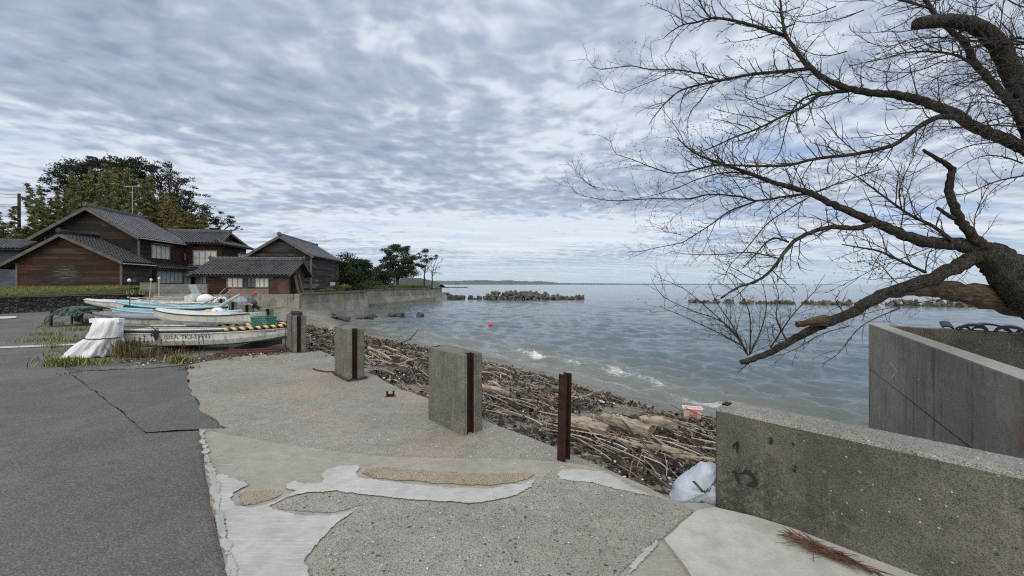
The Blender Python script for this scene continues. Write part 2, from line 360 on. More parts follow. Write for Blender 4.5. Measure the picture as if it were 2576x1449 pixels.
def asphalt(name, c1, c2, patch=False):
    m_, t, b = newmat(name); p = pos(t)
    n1 = t.noise(p, 0.5, 5.0, 0.6, 0.5); n2 = t.noise(p, 55, 3.0, 0.7); n0 = t.noise(p, 3.5, 5.0, 0.65)
    v = t.vor(p, 75.0); sc_ = t.n('ShaderNodeSeparateColor', {0: v.outputs['Color']}).outputs
    col = t.mix(t.mr(n1, 0.35, 0.65), c1, c2)
    col = t.mix(t.m('MULTIPLY', t.mr(n0, 0.4, 0.7), 0.45), col, tuple(x * 0.7 for x in c1))
    col = t.mix(t.m('MULTIPLY', t.mr(t.noise(t.scl(p, 1, 0.45, 1), 0.9, 6.0, 0.7, 0.8), 0.52, 0.72), 0.4), col, (0.20, 0.185, 0.165))
    col = t.mix(t.m('MULTIPLY', t.mr(sc_[0], 0.5, 1.0), 0.40), col, tuple(x * 1.6 for x in c2))
    col = t.mix(t.m('MULTIPLY', t.mr(v.outputs['Distance'], 0.35, 0.6), 0.45), col, tuple(x * 0.5 for x in c1))
    setb(t, b, col=col, rough=0.85, spec=0.35, normal=t.bump(t.m('ADD', t.m('MULTIPLY', v.outputs['Distance'], -1.2), n2), 0.9, 0.008))
    return m_
asphalt('asphalt', (0.100, 0.0945, 0.090), (0.158, 0.150, 0.143))
asphalt('asphalt_patch', (0.098, 0.096, 0.092), (0.146, 0.142, 0.136))

def siding(name, base, alt, grey, bh=0.16, greyamt=0.4, dark=(0.012, 0.010, 0.009), local=True, burn=None):
    m_, t, b = newmat(name); p = objc(t) if local else pos(t)
    x, y, z = t.sep(p)[0:3]
    zi = t.m('FLOOR', t.m('DIVIDE', z, bh)); fr = t.m('FRACT', t.m('DIVIDE', z, bh))
    wn = t.n('ShaderNodeTexWhiteNoise', {'W': zi}, noise_dimensions='1D').outputs[0]
    seg = t.m('FLOOR', t.m('ADD', t.m('MULTIPLY', t.m('ADD', x, y), 0.28), t.m('MULTIPLY', wn, 7.0)))
    wn2 = t.n('ShaderNodeTexWhiteNoise', {'Vector': t.comb(zi, seg, 0.0)}, noise_dimensions='3D').outputs[0]
    gr = t.noise(t.scl(p, 0.7, 0.7, 9.0), 2.2, 5.0, 0.65)
    col = t.mix(t.mr(wn2, 0.0, 1.0), base, alt)
    col = t.mix(t.m('MULTIPLY', t.mr(gr, 0.35, 0.7), 0.6), col, tuple(q * 0.45 for q in base))
    pw = t.noise(t.scl(p, 0.35, 0.35, 1.0), 1.1, 4.0, 0.6, 0.6)
    gf = t.m('MULTIPLY', t.mr(pw, 0.52, 0.66), t.mr(wn2, 0.25, 0.7))
    col = t.mix(t.m('MULTIPLY', gf, greyamt), col, grey)
    if burn:
        # weathered pale patch inside a scorched dark blotch
        d = t.n('ShaderNodeVectorMath', {0: t.scl(p, 1 / burn[3], 0.0, 1 / burn[4]), 1: (burn[0] / burn[3], 0, burn[2] / burn[4])}, operation='DISTANCE').outputs[1]
        dn = t.m('ADD', d, t.m('MULTIPLY', t.m('SUBTRACT', t.noise(t.scl(p, 0.7, 0.7, 2.5), 1.6, 5.0, 0.65), 0.5), 0.9))
        col = t.mix(t.m('MULTIPLY', t.mr(dn, 1.25, 0.35), 0.75), col, (0.020, 0.017, 0.017))
        col = t.mix(t.m('MULTIPLY', t.mr(dn, 0.62, 0.05), t.mr(gr, 0.42, 0.62, 0.0, 0.8)), col, (0.15, 0.135, 0.13))
    gap = t.mr(fr, 0.10, 0.0)
    col = t.mix(t.m('MULTIPLY', gap, 0.85), col, dark)
    setb(t, b, col=col, rough=0.85, spec=0.25, normal=t.bump(t.m('ADD', t.m('MULTIPLY', fr, -0.9), t.m('MULTIPLY', gr, 0.25)), 0.9, 0.02))
    return m_
siding('red_siding', (0.032, 0.018, 0.013), (0.078, 0.038, 0.023), (0.105, 0.085, 0.075), 0.2, 0.45, burn=(2.95, 0, 0.95, 2.0, 1.35))
siding('dark_siding', (0.018, 0.0145, 0.013), (0.048, 0.034, 0.027), (0.13, 0.09, 0.065), 0.2, 0.5)
siding('grey_siding', (0.026, 0.024, 0.023), (0.068, 0.060, 0.055), (0.24, 0.195, 0.145), 0.2, 0.75)
siding('red_dark_siding', (0.036, 0.019, 0.014), (0.066, 0.032, 0.022), (0.10, 0.08, 0.07), 0.2, 0.25)
siding('blue_sheet', (0.05, 0.062, 0.085), (0.062, 0.075, 0.10), (0.10, 0.12, 0.15), 1.6, 0.6)

def tiles(name, c1, c2):
    m_, t, b = newmat(name); p = objc(t)
    v = t.vor(p, 4.0); sc_ = t.n('ShaderNodeSeparateColor', {0: v.outputs['Color']}).outputs
    n1 = t.noise(p, 0.8, 4.0, 0.6); n2 = t.noise(p, 14, 4.0, 0.6)
    c = t.mix(sc_[0], c1, c2); c = t.mix(t.m('MULTIPLY', t.mr(n1, 0.45, 0.7), 0.45), c, tuple(x * 1.5 for x in c2))
    setb(t, b, col=c, rough=t.mr(n2, 0.3, 0.7, 0.38, 0.6), spec=0.35); return m_
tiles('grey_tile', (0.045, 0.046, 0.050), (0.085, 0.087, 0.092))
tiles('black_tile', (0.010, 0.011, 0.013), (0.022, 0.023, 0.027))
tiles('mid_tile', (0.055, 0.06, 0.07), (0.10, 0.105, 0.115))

plain('barge_wood', (0.095, 0.085, 0.078), 0.85, 0.3, 3, bump=0.3)
plain('post_wood', (0.12, 0.105, 0.095), 0.85, 0.3, 3, bump=0.3)
plain('dark_wood', (0.028, 0.022, 0.02), 0.85, 0.3, 3)
plain('curtain', (0.50, 0.51, 0.50), 0.35, 0.18, 2.2)
plain('glass_dark', (0.05, 0.06, 0.065), 0.12, 0.3, 1.0)
plain('frosted', (0.33, 0.40, 0.40), 0.25, 0.15, 2.0)
plain('alu_frame', (0.30, 0.28, 0.25), 0.5, 0.15, 4)
plain('wood_frame', (0.20, 0.18, 0.155), 0.8, 0.2, 4)
plain('mud_wall', (0.078, 0.043, 0.033), 0.92, 0.45, 1.6, bump=0.4)
plain('mud_pale', (0.19, 0.15, 0.125), 0.92, 0.25, 1.6, bump=0.3)
plain('mossy', (0.035, 0.045, 0.02), 0.95, 0.5, 2.5, bump=0.6)
plain('white_sign', (0.62, 0.64, 0.64), 0.5, 0.05)
plain('hull_white', (0.64, 0.635, 0.61), 0.4, 0.07, 2.0, grime=0.65)
plain('hull_cream', (0.62, 0.60, 0.54), 0.4, 0.08, 2.0, grime=0.5)
plain('hull_grey', (0.44, 0.44, 0.42), 0.5, 0.12, 2.0, grime=0.8)
plain('hull_inner', (0.33, 0.34, 0.33), 0.6, 0.2, 4.0)
plain('rub_black', (0.014, 0.016, 0.020), 0.45, 0.2)
plain('rub_grey', (0.15, 0.16, 0.20), 0.6, 0.2)
plain('sky_blue_paint', (0.18, 0.48, 0.60), 0.4, 0.12, 4.0)
plain('letter_ink', (0.045, 0.065, 0.075), 0.6, 0.2)
plain('black_paint', (0.010, 0.010, 0.010), 0.75, 0.3, 20)
plain('weathered_plank', (0.25, 0.225, 0.195), 0.85, 0.3, 5, bump=0.4)
plain('green_net', (0.03, 0.16, 0.115), 0.6, 0.25, 15)
plain('green_tub', (0.025, 0.085, 0.065), 0.5, 0.2)
plain('green_tarp', (0.030, 0.065, 0.042), 0.5, 0.35, 5, bump=0.4)
plain('white_tarp', (0.70, 0.715, 0.745), 0.5, 0.07, 3, bump=0.25, grime=0.35)
plain('orange_float', (0.85, 0.14, 0.03), 0.45, 0.1)
plain('yellow_float', (0.80, 0.36, 0.07), 0.45, 0.1)
plain('white_float', (0.72, 0.73, 0.76), 0.45, 0.08)
plain('red_float', (0.72, 0.03, 0.04), 0.4, 0.1)
plain('motor_blue', (0.025, 0.037, 0.055), 0.35, 0.25)
plain('motor_grey', (0.16, 0.17, 0.18), 0.4, 0.2)
plain('grey_tarp', (0.24, 0.27, 0.30), 0.6, 0.15, 4, bump=0.3)
plain('galvanised', (0.38, 0.40, 0.42), 0.45, 0.15, 5, metal=0.4)
plain('bamboo_pole', (0.36, 0.32, 0.26), 0.7, 0.25, 4)
plain('grey_pole', (0.34, 0.34, 0.335), 0.65, 0.15, 4)
plain('black_rope', (0.022, 0.024, 0.026), 0.85, 0.4, 20, bump=0.4)
plain('tan_branch', (0.11, 0.058, 0.036), 0.85, 0.4, 20)
plain('pink_plastic', (0.80, 0.58, 0.54), 0.4, 0.05)
plain('red_print', (0.62, 0.19, 0.20), 0.5, 0.3, 60)
plain('rose_print', (0.76, 0.40, 0.38), 0.5, 0.2, 40)
plain('green_print', (0.012, 0.13, 0.085), 0.6, 0.2)
plain('faded_green_print', (0.10, 0.33, 0.25), 0.6, 0.3, 30)
plain('sack_white', (0.40, 0.445, 0.51), 0.5, 0.16, 7, bump=0.6)
plain('sack_ink', (0.03, 0.03, 0.035), 0.65, 0.3, 30)
plain('hill_green', (0.045, 0.062, 0.045), 0.95, 0.3, 0.01, local=False)
plain('mossy_stone', (0.10, 0.098, 0.06), 0.95, 0.4, 3)
plain('lawn_soil', (0.075, 0.085, 0.03), 0.95, 0.4, 1.5, local=False)
plain('white_line', (0.42, 0.42, 0.40), 0.8, 0.2, 4, local=False, bump=0.3)
plain('red_keel', (0.06, 0.016, 0.014), 0.7, 0.35, 4)
plain('white_bit', (0.66, 0.65, 0.60), 0.6, 0.2, 20)
plain('line_black', (0.02, 0.02, 0.022), 0.7, 0.1)

m_, t, b = newmat('rust'); p = objc(t)
n1 = t.noise(p, 9, 6.0, 0.7); n2 = t.noise(t.scl(p, 1, 1, 0.3), 30, 4.0, 0.7)
setb(t, b, col=t.mix(t.mr(n1, 0.3, 0.7), (0.014, 0.0065, 0.006), (0.044, 0.016, 0.012)), rough=0.8, normal=t.bump(n2, 0.5, 0.006), spec=0.3)
m_, t, b = newmat('hazard'); p = objc(t); x, y, z = t.sep(p)[0:3]
st = t.mr(t.m('FRACT', t.m('MULTIPLY', t.m('ADD', x, t.m('MULTIPLY', t.m('ADD', z, y), 0.9)), 5.2)), 0.49, 0.51, smooth=False)
setb(t, b, col=t.mix(st, (0.012, 0.012, 0.013), (0.62, 0.45, 0.14)), rough=0.5)

def toned(name, stops, rough=0.8, spec=0.3, bump=0.0, sub=0.0):
    """colour from the per-face tone of the mesh (each leaf or stick has its own colour)"""
    m_, t, b = newmat(name)
    a = t.n('ShaderNodeAttribute', attribute_name='tone').outputs['Fac']
    r = t.n('ShaderNodeValToRGB', {0: a}); el = r.color_ramp.elements
    while len(el) < len(stops): el.new(0.5)
    for e, (q, c) in zip(el, stops): e.position = q; e.color = tuple(c) + (1,)
    setb(t, b, col=r.outputs[0], rough=rough, spec=spec)
    if bump: setb(t, b, normal=t.bump(t.noise(t.scl(pos(t), 1, 1, 1), 60, 4.0, 0.7), bump, 0.01))
    return m_
toned('leaf_dark', [(0, (0.010, 0.014, 0.008)), (0.5, (0.020, 0.027, 0.014)), (1, (0.046, 0.052, 0.027))])
toned('leaf_green', [(0, (0.014, 0.022, 0.010)), (0.5, (0.030, 0.044, 0.018)), (1, (0.066, 0.080, 0.034))])
toned('leaf_deep', [(0, (0.014, 0.024, 0.012)), (0.6, (0.032, 0.050, 0.022)), (1, (0.06, 0.085, 0.032))])
toned('leaf_bamboo', [(0, (0.055, 0.058, 0.022)), (0.5, (0.130, 0.128, 0.050)), (1, (0.24, 0.22, 0.10))])
toned('leaf_bamboo_tan', [(0, (0.075, 0.060, 0.025)), (0.5, (0.145, 0.112, 0.045)), (1, (0.22, 0.175, 0.075))])
toned('leaf_cover', [(0, (0.05, 0.062, 0.02)), (0.5, (0.11, 0.12, 0.04)), (1, (0.20, 0.19, 0.085))])
toned('grass', [(0, (0.07, 0.09, 0.025)), (0.5, (0.15, 0.18, 0.05)), (1, (0.26, 0.27, 0.10))])
toned('grass_bright', [(0, (0.07, 0.085, 0.02)), (0.5, (0.16, 0.185, 0.045)), (1, (0.27, 0.285, 0.10))])
toned('grass_brown', [(0, (0.05, 0.032, 0.018)), (0.5, (0.12, 0.085, 0.045)), (1, (0.19, 0.16, 0.06))])
toned('driftwood', [(0, (0.030, 0.021, 0.016)), (0.4, (0.10, 0.074, 0.055)), (0.75, (0.27, 0.22, 0.17)), (1, (0.52, 0.47, 0.40))], 0.85, bump=0.4)
toned('seaweed', [(0, (0.010, 0.008, 0.007)), (0.6, (0.030, 0.021, 0.016)), (1, (0.085, 0.057, 0.034))], 0.7)
toned('shell', [(0, (0.35, 0.33, 0.29)), (0.7, (0.62, 0.6, 0.56)), (0.9, (0.75, 0.74, 0.72)), (1, (0.1, 0.3, 0.35))], 0.6)

m_, t, b = newmat('log_wood'); p = objc(t)
g = t.noise(t.scl(p, 1.0, 9.0, 9.0), 2.5, 6.0, 0.65, 0.3); g2 = t.noise(p, 3, 4.0, 0.6)
c = t.mix(t.mr(g, 0.3, 0.7), (0.16, 0.12, 0.09), (0.46, 0.39, 0.30)); c = t.mix(t.m('MULTIPLY', t.mr(g2, 0.5, 0.7), 0.5), c, (0.17, 0.155, 0.14))
setb(t, b, col=c, rough=0.85, normal=t.bump(g, 0.8, 0.03), spec=0.2)

m_, t, b = newmat('bark'); p = pos(t)
v = t.vor(t.n('ShaderNodeVectorMath', {0: p, 1: t.n('ShaderNodeTexNoise', {'Vector': p, 'Scale': 9.0, 'Detail': 3.0}).outputs[1]}, operation='ADD').outputs[0], 17.0, 'DISTANCE_TO_EDGE')
n1 = t.noise(p, 16, 6.0, 0.7); n2 = t.noise(p, 3.0, 4.0, 0.6)
c = t.mix(t.mr(n1, 0.3, 0.72), (0.034, 0.028, 0.023), (0.120, 0.104, 0.086))
c = t.mix(t.m('MULTIPLY', t.mr(n2, 0.56, 0.68), 0.45), c, (0.15, 0.155, 0.105))
c = t.mix(t.mr(v.outputs['Distance'], 0.06, 0.0), c, (0.016, 0.013, 0.011))
setb(t, b, col=c, rough=0.9, spec=0.2, normal=t.bump(t.m('ADD', t.mr(v.outputs['Distance'], 0.0, 0.14), t.m('MULTIPLY', n1, 0.8)), 1.0, 0.03))
m_, t, b = newmat('split_wood'); p = pos(t)
g = t.noise(t.scl(p, 2.0, 10.0, 26.0), 2.0, 6.0, 0.65)
setb(t, b, col=t.mix(t.mr(g, 0.3, 0.7), (0.030, 0.024, 0.019), (0.13, 0.095, 0.065)), rough=0.9, normal=t.bump(g, 1.0, 0.03), spec=0.2)
plain('twig', (0.036, 0.030, 0.026), 0.85, 0.35, 10)
plain('dry_leaf', (0.030, 0.022, 0.018), 0.8, 0.4, 10)
plain('trunk_far', (0.055, 0.045, 0.036), 0.9, 0.3, 2)

# stone retaining wall: irregular dark boulders in mortar
m_, t, b = newmat('field_stone'); p = objc(t)
v = t.vor(t.scl(p, 1, 1, 1.2), 4.4, 'DISTANCE_TO_EDGE', 0.9); v1 = t.vor(t.scl(p, 1, 1, 1.2), 4.4, 'F1', 0.9); sc_ = t.n('ShaderNodeSeparateColor', {0: v1.outputs['Color']}).outputs
n1 = t.noise(p, 7, 5.0, 0.65)
c = t.mix(sc_[0], (0.030, 0.028, 0.026), (0.15, 0.137, 0.117)); c = t.mix(t.m('MULTIPLY', t.mr(n1, 0.4, 0.65), 0.7), c, (0.045, 0.043, 0.035))
c = t.mix(t.mr(v.outputs['Distance'], 0.06, 0.0), c, (0.026, 0.025, 0.022))
setb(t, b, col=c, rough=0.9, normal=t.bump(t.m('ADD', t.mr(v.outputs['Distance'], 0.0, 0.22), t.m('MULTIPLY', n1, 0.2)), 1.0, 0.12), spec=0.25)
# grey hollow-block wall
m_, t, b = newmat('block_wall'); p = objc(t); x, y, z = t.sep(p)[0:3]
br = t.n('ShaderNodeTexBrick', {'Vector': t.comb(x, z, 0.0), 'Color1': (0.17, 0.165, 0.155, 1), 'Color2': (0.235, 0.228, 0.215, 1), 'Mortar': (0.10, 0.098, 0.09, 1), 'Scale': 1.0, 'Mortar Size': 0.012, 'Brick Width': 0.4, 'Row Height': 0.19})
n1 = t.noise(p, 2.5, 5.0, 0.6)
setb(t, b, col=t.mix(t.m('MULTIPLY', t.mr(n1, 0.45, 0.7), 0.5), br.outputs[0], (0.10, 0.096, 0.088)), rough=0.9, normal=t.bump(t.m('MULTIPLY', br.outputs[1], -1.0), 0.6, 0.02), spec=0.25)
# ------------------------------------------------------------------ terrain: coast lines in plan
WATER = -1.2
E = np.array([(9, -5.6), (5, -1.1), (1.55, 2.72), (1.17, 2.93), (0.56, 3.58), (-0.28, 4.5), (-1.62, 5.85), (-2.35, 6.75), (-4.65, 9.25), (-7.0, 11.9), (-9.15, 14.3), (-11.4, 16.8), (-13.6, 19.2), (-14.9, 23.5), (-15.2, 27.5), (-15.3, 39.5), (-19.5, 41), (-19.5, 50), (-12.6, 72), (-13.5, 80), (-60, 130)], float)
S = np.array([(14, -3), (9, 4.5), (6.3, 7.2), (4.25, 8.6), (2.9, 10.6), (1.6, 12.7), (-1.1, 16.1), (-4.2, 19.0), (-7.3, 22.0), (-10.3, 26.0), (-12.6, 30.0), (-13.7, 33.5), (-13.9, 40), (-18.2, 44), (-18.2, 50), (-11.6, 71), (-11.0, 74), (-13.0, 82), (-58, 134)], float)
def sdist(X, Y, L):
    """signed distance in plan to a coast line, positive towards the sea"""
    best = np.full(X.shape, 1e9); sg = np.ones(X.shape)
    for i in range(len(L) - 1):
        a = L[i]; d = L[i + 1] - a; ll = d @ d
        t_ = np.clip(((X - a[0]) * d[0] + (Y - a[1]) * d[1]) / ll, 0, 1)
        ex = X - a[0] - t_ * d[0]; ey = Y - a[1] - t_ * d[1]; q = np.hypot(ex, ey)
        s_ = -np.sign(d[0] * (Y - a[1]) - d[1] * (X - a[0])); s_[s_ == 0] = 1
        u = q < best - 1e-9; best = np.where(u, q, best); sg = np.where(u, s_, sg)
    return best * sg
_ph = rng.uniform(0, 6.28, (14, 2)); _kk = rng.uniform(-1, 1, (14, 2))
def rough2(X, Y, s):
    z = 0
    for i in range(14): z = z + np.sin((X * _kk[i, 0] + Y * _kk[i, 1]) * s * (1 + i * 0.35) + _ph[i, 0]) / (1 + i * 0.5)
    return z / 4
def hgt(X, Y):
    X = np.asarray(X, float); Y = np.asarray(Y, float)
    de = sdist(X, Y, E); ds = sdist(X, Y, S)
    f = np.clip(de / np.maximum(de - ds, 1e-3), 0, 1)
    beach = -0.07 - 1.13 * f ** 1.15 + 0.05 * rough2(X, Y, 1.7) * np.clip(de * 1.5, 0, 1) * np.clip(-ds, 0, 1)
    sea_ = WATER - 0.10 * np.maximum(ds, 0) - 0.0 * X
    z = np.where(de <= 0, -0.035, np.where(ds < 0, beach, np.maximum(sea_, -3.5)))
    return z
def h1(x, y): return float(hgt(np.array([x]), np.array([y]))[0])
def GB(px, py, dz=0.0, lo=2.2, hi=60.0):
    """where the line of sight through a pixel meets the beach"""
    ys = np.geomspace(lo, hi, 1500); xs = (px - CX) / F * ys; zs = CAMZ - (py - YH) / F * ys
    k = np.where(zs <= hgt(xs, ys))[0]; k = k[0] if len(k) else len(ys) - 1
    return Vector((xs[k], ys[k], hgt(xs[k:k + 1], ys[k:k + 1])[0] + dz))

def ticks(parts):
    o = []
    for a, b_, st in parts: o += list(np.arange(a, b_ - 1e-9, st))
    return np.array(o + [parts[-1][1]])
def ground_sheet():
    xs = ticks([(-900, -100, 100), (-100, -30, 10), (-30, -16, 0.7), (-16, 9, 0.11), (9, 40, 4), (40, 100, 20)])
    ys = ticks([(-60, -10, 10), (-10, 2, 1.0), (2, 20, 0.11), (20, 34, 0.2), (34, 90, 2.0), (90, 1000, 130)])
    X, Y = np.meshgrid(xs, ys); Z = hgt(X, Y)
    Z = Z + np.where(sdist(X, Y, E) > 0.05, 0.012 * rough2(X, Y, 9.0), 0)
    v = np.stack([X, Y, Z], -1).reshape(-1, 3); nx, ny = len(xs), len(ys)
    j, i = np.meshgrid(np.arange(ny - 1), np.arange(nx - 1), indexing='ij'); a = (j * nx + i).ravel()
    f = np.stack([a, a + 1, a + nx + 1, a + nx], 1)
    me = bpy.data.meshes.new('ground'); me.from_pydata(v.tolist(), [], f.tolist()); me.polygons.foreach_set('use_smooth', [True] * len(f))
    de = sdist(X, Y, E).ravel(); ds = sdist(X, Y, S).ravel()
    at = me.attributes.new('wet', 'FLOAT', 'POINT'); at.data.foreach_set('value', np.clip((ds + 1.8) / 1.1, 0, 1))
    at = me.attributes.new('sea_dist', 'FLOAT', 'POINT'); at.data.foreach_set('value', de)
    me.materials.append(MAT['sand']); o = bpy.data.objects.new('ground', me); COL.objects.link(o); o['kind'] = 'structure'

m_, t, b = newmat('sand'); p = pos(t)
wet = t.n('ShaderNodeAttribute', attribute_name='wet').outputs['Fac']
n1 = t.noise(p, 1.1, 6.0, 0.65, 0.5); n2 = t.noise(p, 22, 5.0, 0.7); n3 = t.noise(t.scl(p, 1, 1, 1), 5.5, 5.0, 0.7, 0.6)
v = t.vor(p, 42.0); sc_ = t.n('ShaderNodeSeparateColor', {0: v.outputs['Color']}).outputs
c = t.mix(t.mr(n1, 0.35, 0.65), (0.155, 0.138, 0.112), (0.235, 0.212, 0.175))
c = t.mix(t.m('MULTIPLY', t.mr(n3, 0.52, 0.66), 0.6), c, (0.065, 0.05, 0.04))
c = t.mix(t.m('MULTIPLY', t.mr(sc_[0], 0.72, 0.78), 0.6), c, (0.07, 0.06, 0.05)); c = t.mix(t.m('MULTIPLY', t.mr(sc_[1], 0.9, 0.93), 0.6), c, (0.5, 0.47, 0.42))
wn = t.m('ADD', wet, t.m('MULTIPLY', t.m('SUBTRACT', t.noise(p, 1.6, 4.0, 0.6), 0.5), 0.5), clamp=True)
cw = t.mix(t.mr(n1, 0.35, 0.65), (0.085, 0.080, 0.062), (0.125, 0.118, 0.090))
c = t.mix(wn, c, cw)
setb(t, b, col=c, rough=t.m('SUBTRACT', 0.9, t.m('MULTIPLY', wn, 0.62)), normal=t.bump(t.m('ADD', n2, v.outputs['Distance']), t.m('SUBTRACT', 0.7, t.m('MULTIPLY', wn, 0.6)), 0.015), spec=0.4)
ground_sheet()

# sea ------------------------------------------------------------------
m_, t, b = newmat('sea_water'); p = pos(t)
sd = t.n('ShaderNodeAttribute', attribute_name='shore').outputs['Fac']; fo = t.n('ShaderNodeAttribute', attribute_name='foam').outputs['Fac']
x, y, z = t.sep(p)[0:3]
r1 = t.noise(t.scl(p, 0.5, 1.5, 1), 2.8, 5.0, 0.62, 0.4); r2 = t.noise(t.scl(p, 0.4, 1.5, 1), 0.6, 4.0, 0.6, 0.3); r3 = t.noise(t.scl(p, 0.5, 1.2, 1), 0.07, 5.0, 0.6, 0.3)
pn = t.noise(t.scl(p, 0.6, 1.6, 1), 0.05, 4.0, 0.6)
shallow = t.mr(sd, 5.0, 0.0)
deep = t.mix(t.mr(pn, 0.35, 0.65), (0.058, 0.086, 0.106), (0.088, 0.120, 0.138))
c = t.mix(t.m('MULTIPLY', shallow, 0.85), deep, (0.15, 0.15, 0.118))
weed = t.m('MULTIPLY', t.mr(sd, 1.5, 3.5), t.m('MULTIPLY', t.mr(sd, 13.0, 7.0), t.mr(t.noise(p, 0.45, 4.0, 0.6, 0.5), 0.46, 0.62)))
c = t.mix(t.m('MULTIPLY', weed, 0.22), c, (0.088, 0.078, 0.082))
fn = t.noise(t.scl(p, 1.0, 1.3, 1), 5.0, 6.0, 0.75, 1.2); fv = t.vor(t.n('ShaderNodeVectorMath', {0: p, 1: t.n('ShaderNodeTexNoise', {'Vector': p, 'Scale': 4.0, 'Detail': 4.0}).outputs[1]}, operation='ADD').outputs[0], 7.0, 'DISTANCE_TO_EDGE')
fr_ = t.n('ShaderNodeVectorRotate', {'Vector': p, 'Angle': R(-131)}, rotation_type='Z_AXIS').outputs[0]
fn2 = t.noise(t.scl(fr_, 1.0, 2.6, 1), 4.5, 7.0, 0.75, 0.8); fn3 = t.noise(p, 26, 4.0, 0.7)
fm = t.mr(t.m('ADD', t.m('ADD', t.m('MULTIPLY', fn2, 0.85), t.m('MULTIPLY', fn3, 0.35)), t.m('MULTIPLY', fo, 0.75)), 0.93, 1.25)
fm = t.m('MULTIPLY', t.m('MULTIPLY', fm, t.mr(fo, 0.03, 0.25)), 0.85)
c = t.mix(fm, c, (0.80, 0.82, 0.82))
hgt_ = t.m('ADD', t.m('ADD', t.m('MULTIPLY', r1, 0.17), t.m('MULTIPLY', r2, 0.26)), t.m('MULTIPLY', r3, 1.6))
setb(t, b, col=c, rough=t.m('ADD', 0.10, t.m('MULTIPLY', fm, 0.6)), normal=t.bump(hgt_, 0.36, 0.8), spec=0.5)
b.inputs['IOR'].default_value = 1.33

def sea_sheet():
    rs = np.concatenate([np.geomspace(6, 130, 300), np.geomspace(133, 12000, 70)]); an = np.radians(np.linspace(-62, 66, 560))
    Rr, A = np.meshgrid(rs, an, indexing='ij'); X = Rr * np.sin(A); Y = Rr * np.cos(A)
    ds = sdist(X, Y, S)
    spc = np.gradient(rs)[:, None] * np.ones_like(A)
    Z = np.full(X.shape, WATER)
    g = np.random.default_rng(5)
    for i in range(70):
        lam = 0.30 * (14 ** (i / 69)); th = R(248) + g.normal(0, 0.62) ; k = 2 * math.pi / lam
        a = 0.0105 * min(lam, 1.0) ** 0.62 * max(lam, 1.0) ** -0.15 * g.uniform(0.6, 1.3)
        wgt = np.clip(lam / (3.0 * spc) - 0.6, 0, 1) * np.clip(ds / (0.6 * lam), 0.0, 1)
        ph_ = k * (X * math.cos(th) + Y * math.sin(th)) + g.uniform(0, 6.28)
        Z += a * wgt * (np.sin(ph_) + 0.25 * np.sin(2 * ph_ + 1.2))
    # low breaker running in along the beach
    lx = X * -0.66 + Y * 0.75
    nb = 0.5 * np.sin(lx * 0.9 + 1) + 0.35 * np.sin(lx * 2.3) + 0.2 * np.sin(lx * 5.1 + 2)
    cr = 1.15 + 0.25 * nb; env = np.exp(-((lx - 10.0) / 6.0) ** 4)
    Z += 0.10 * env * np.exp(-((ds - cr - 0.2) / 0.25) ** 2)
    foam = env * np.where(ds > cr, np.exp(-((ds - cr) / 0.22) ** 2), 0.9 * np.exp(-((ds - cr) / 0.55) ** 2)) * (0.62 + 0.14 * np.sin(lx * 1.3) + 0.12 * np.sin(lx * 3.7))
    env2 = np.exp(-((lx - 3.2) / 2.6) ** 2)
    foam = np.maximum(foam, 0.72 * env2 * np.exp(-((ds - 0.55 - 0.2 * nb) / 0.38) ** 2))
    foam = np.maximum(foam, 0.55 * np.exp(-((ds - 0.12 - 0.08 * nb) / 0.12) ** 2) * (lx < 22))
    patch = np.exp(-(((X - 6.9) / 1.7) ** 2 + ((Y - 10.3 - 0.12 * (X - 6.9)) / 0.75) ** 2) ** 1.3)
    foam = np.maximum(foam, 0.36 * patch)
    n_r, n_a = X.shape
    v = np.stack([X, Y, Z], -1).reshape(-1, 3)
    j, i = np.meshgrid(np.arange(n_r - 1), np.arange(n_a - 1), indexing='ij')
    ok = (np.maximum(np.maximum(ds[:-1, :-1], ds[1:, 1:]), np.maximum(ds[1:, :-1], ds[:-1, 1:])) > -0.5)
    a = (j * n_a + i)[ok]
    f = np.stack([a, a + n_a, a + n_a + 1, a + 1], 1)[:, ::-1]
    used, inv = np.unique(f, return_inverse=True); f = inv.reshape(f.shape); v = v[used]
    me = bpy.data.meshes.new('sea'); me.from_pydata(v.tolist(), [], f.tolist()); me.polygons.foreach_set('use_smooth', [True] * len(f))
    at = me.attributes.new('shore', 'FLOAT', 'POINT'); at.data.foreach_set('value', ds.ravel()[used])
    at = me.attributes.new('foam', 'FLOAT', 'POINT'); at.data.foreach_set('value', np.clip(foam, 0, 1).ravel()[used])
    me.materials.append(MAT['sea_water']); o = bpy.data.objects.new('sea', me); COL.objects.link(o); o['kind'] = 'structure'
    if me.polygons[0].normal.z < 0: me.flip_normals()
sea_sheet()

# ------------------------------------------------------------------ paved ground (pixel outlines on the level z)
def gp(lst, z=0.0): return [G(x, y, z).xy for x, y in lst]
edge_px = [(569, 1449), (561, 1385), (541, 1306), (529, 1254), (517, 1174), (511, 1131), (503, 1081)]
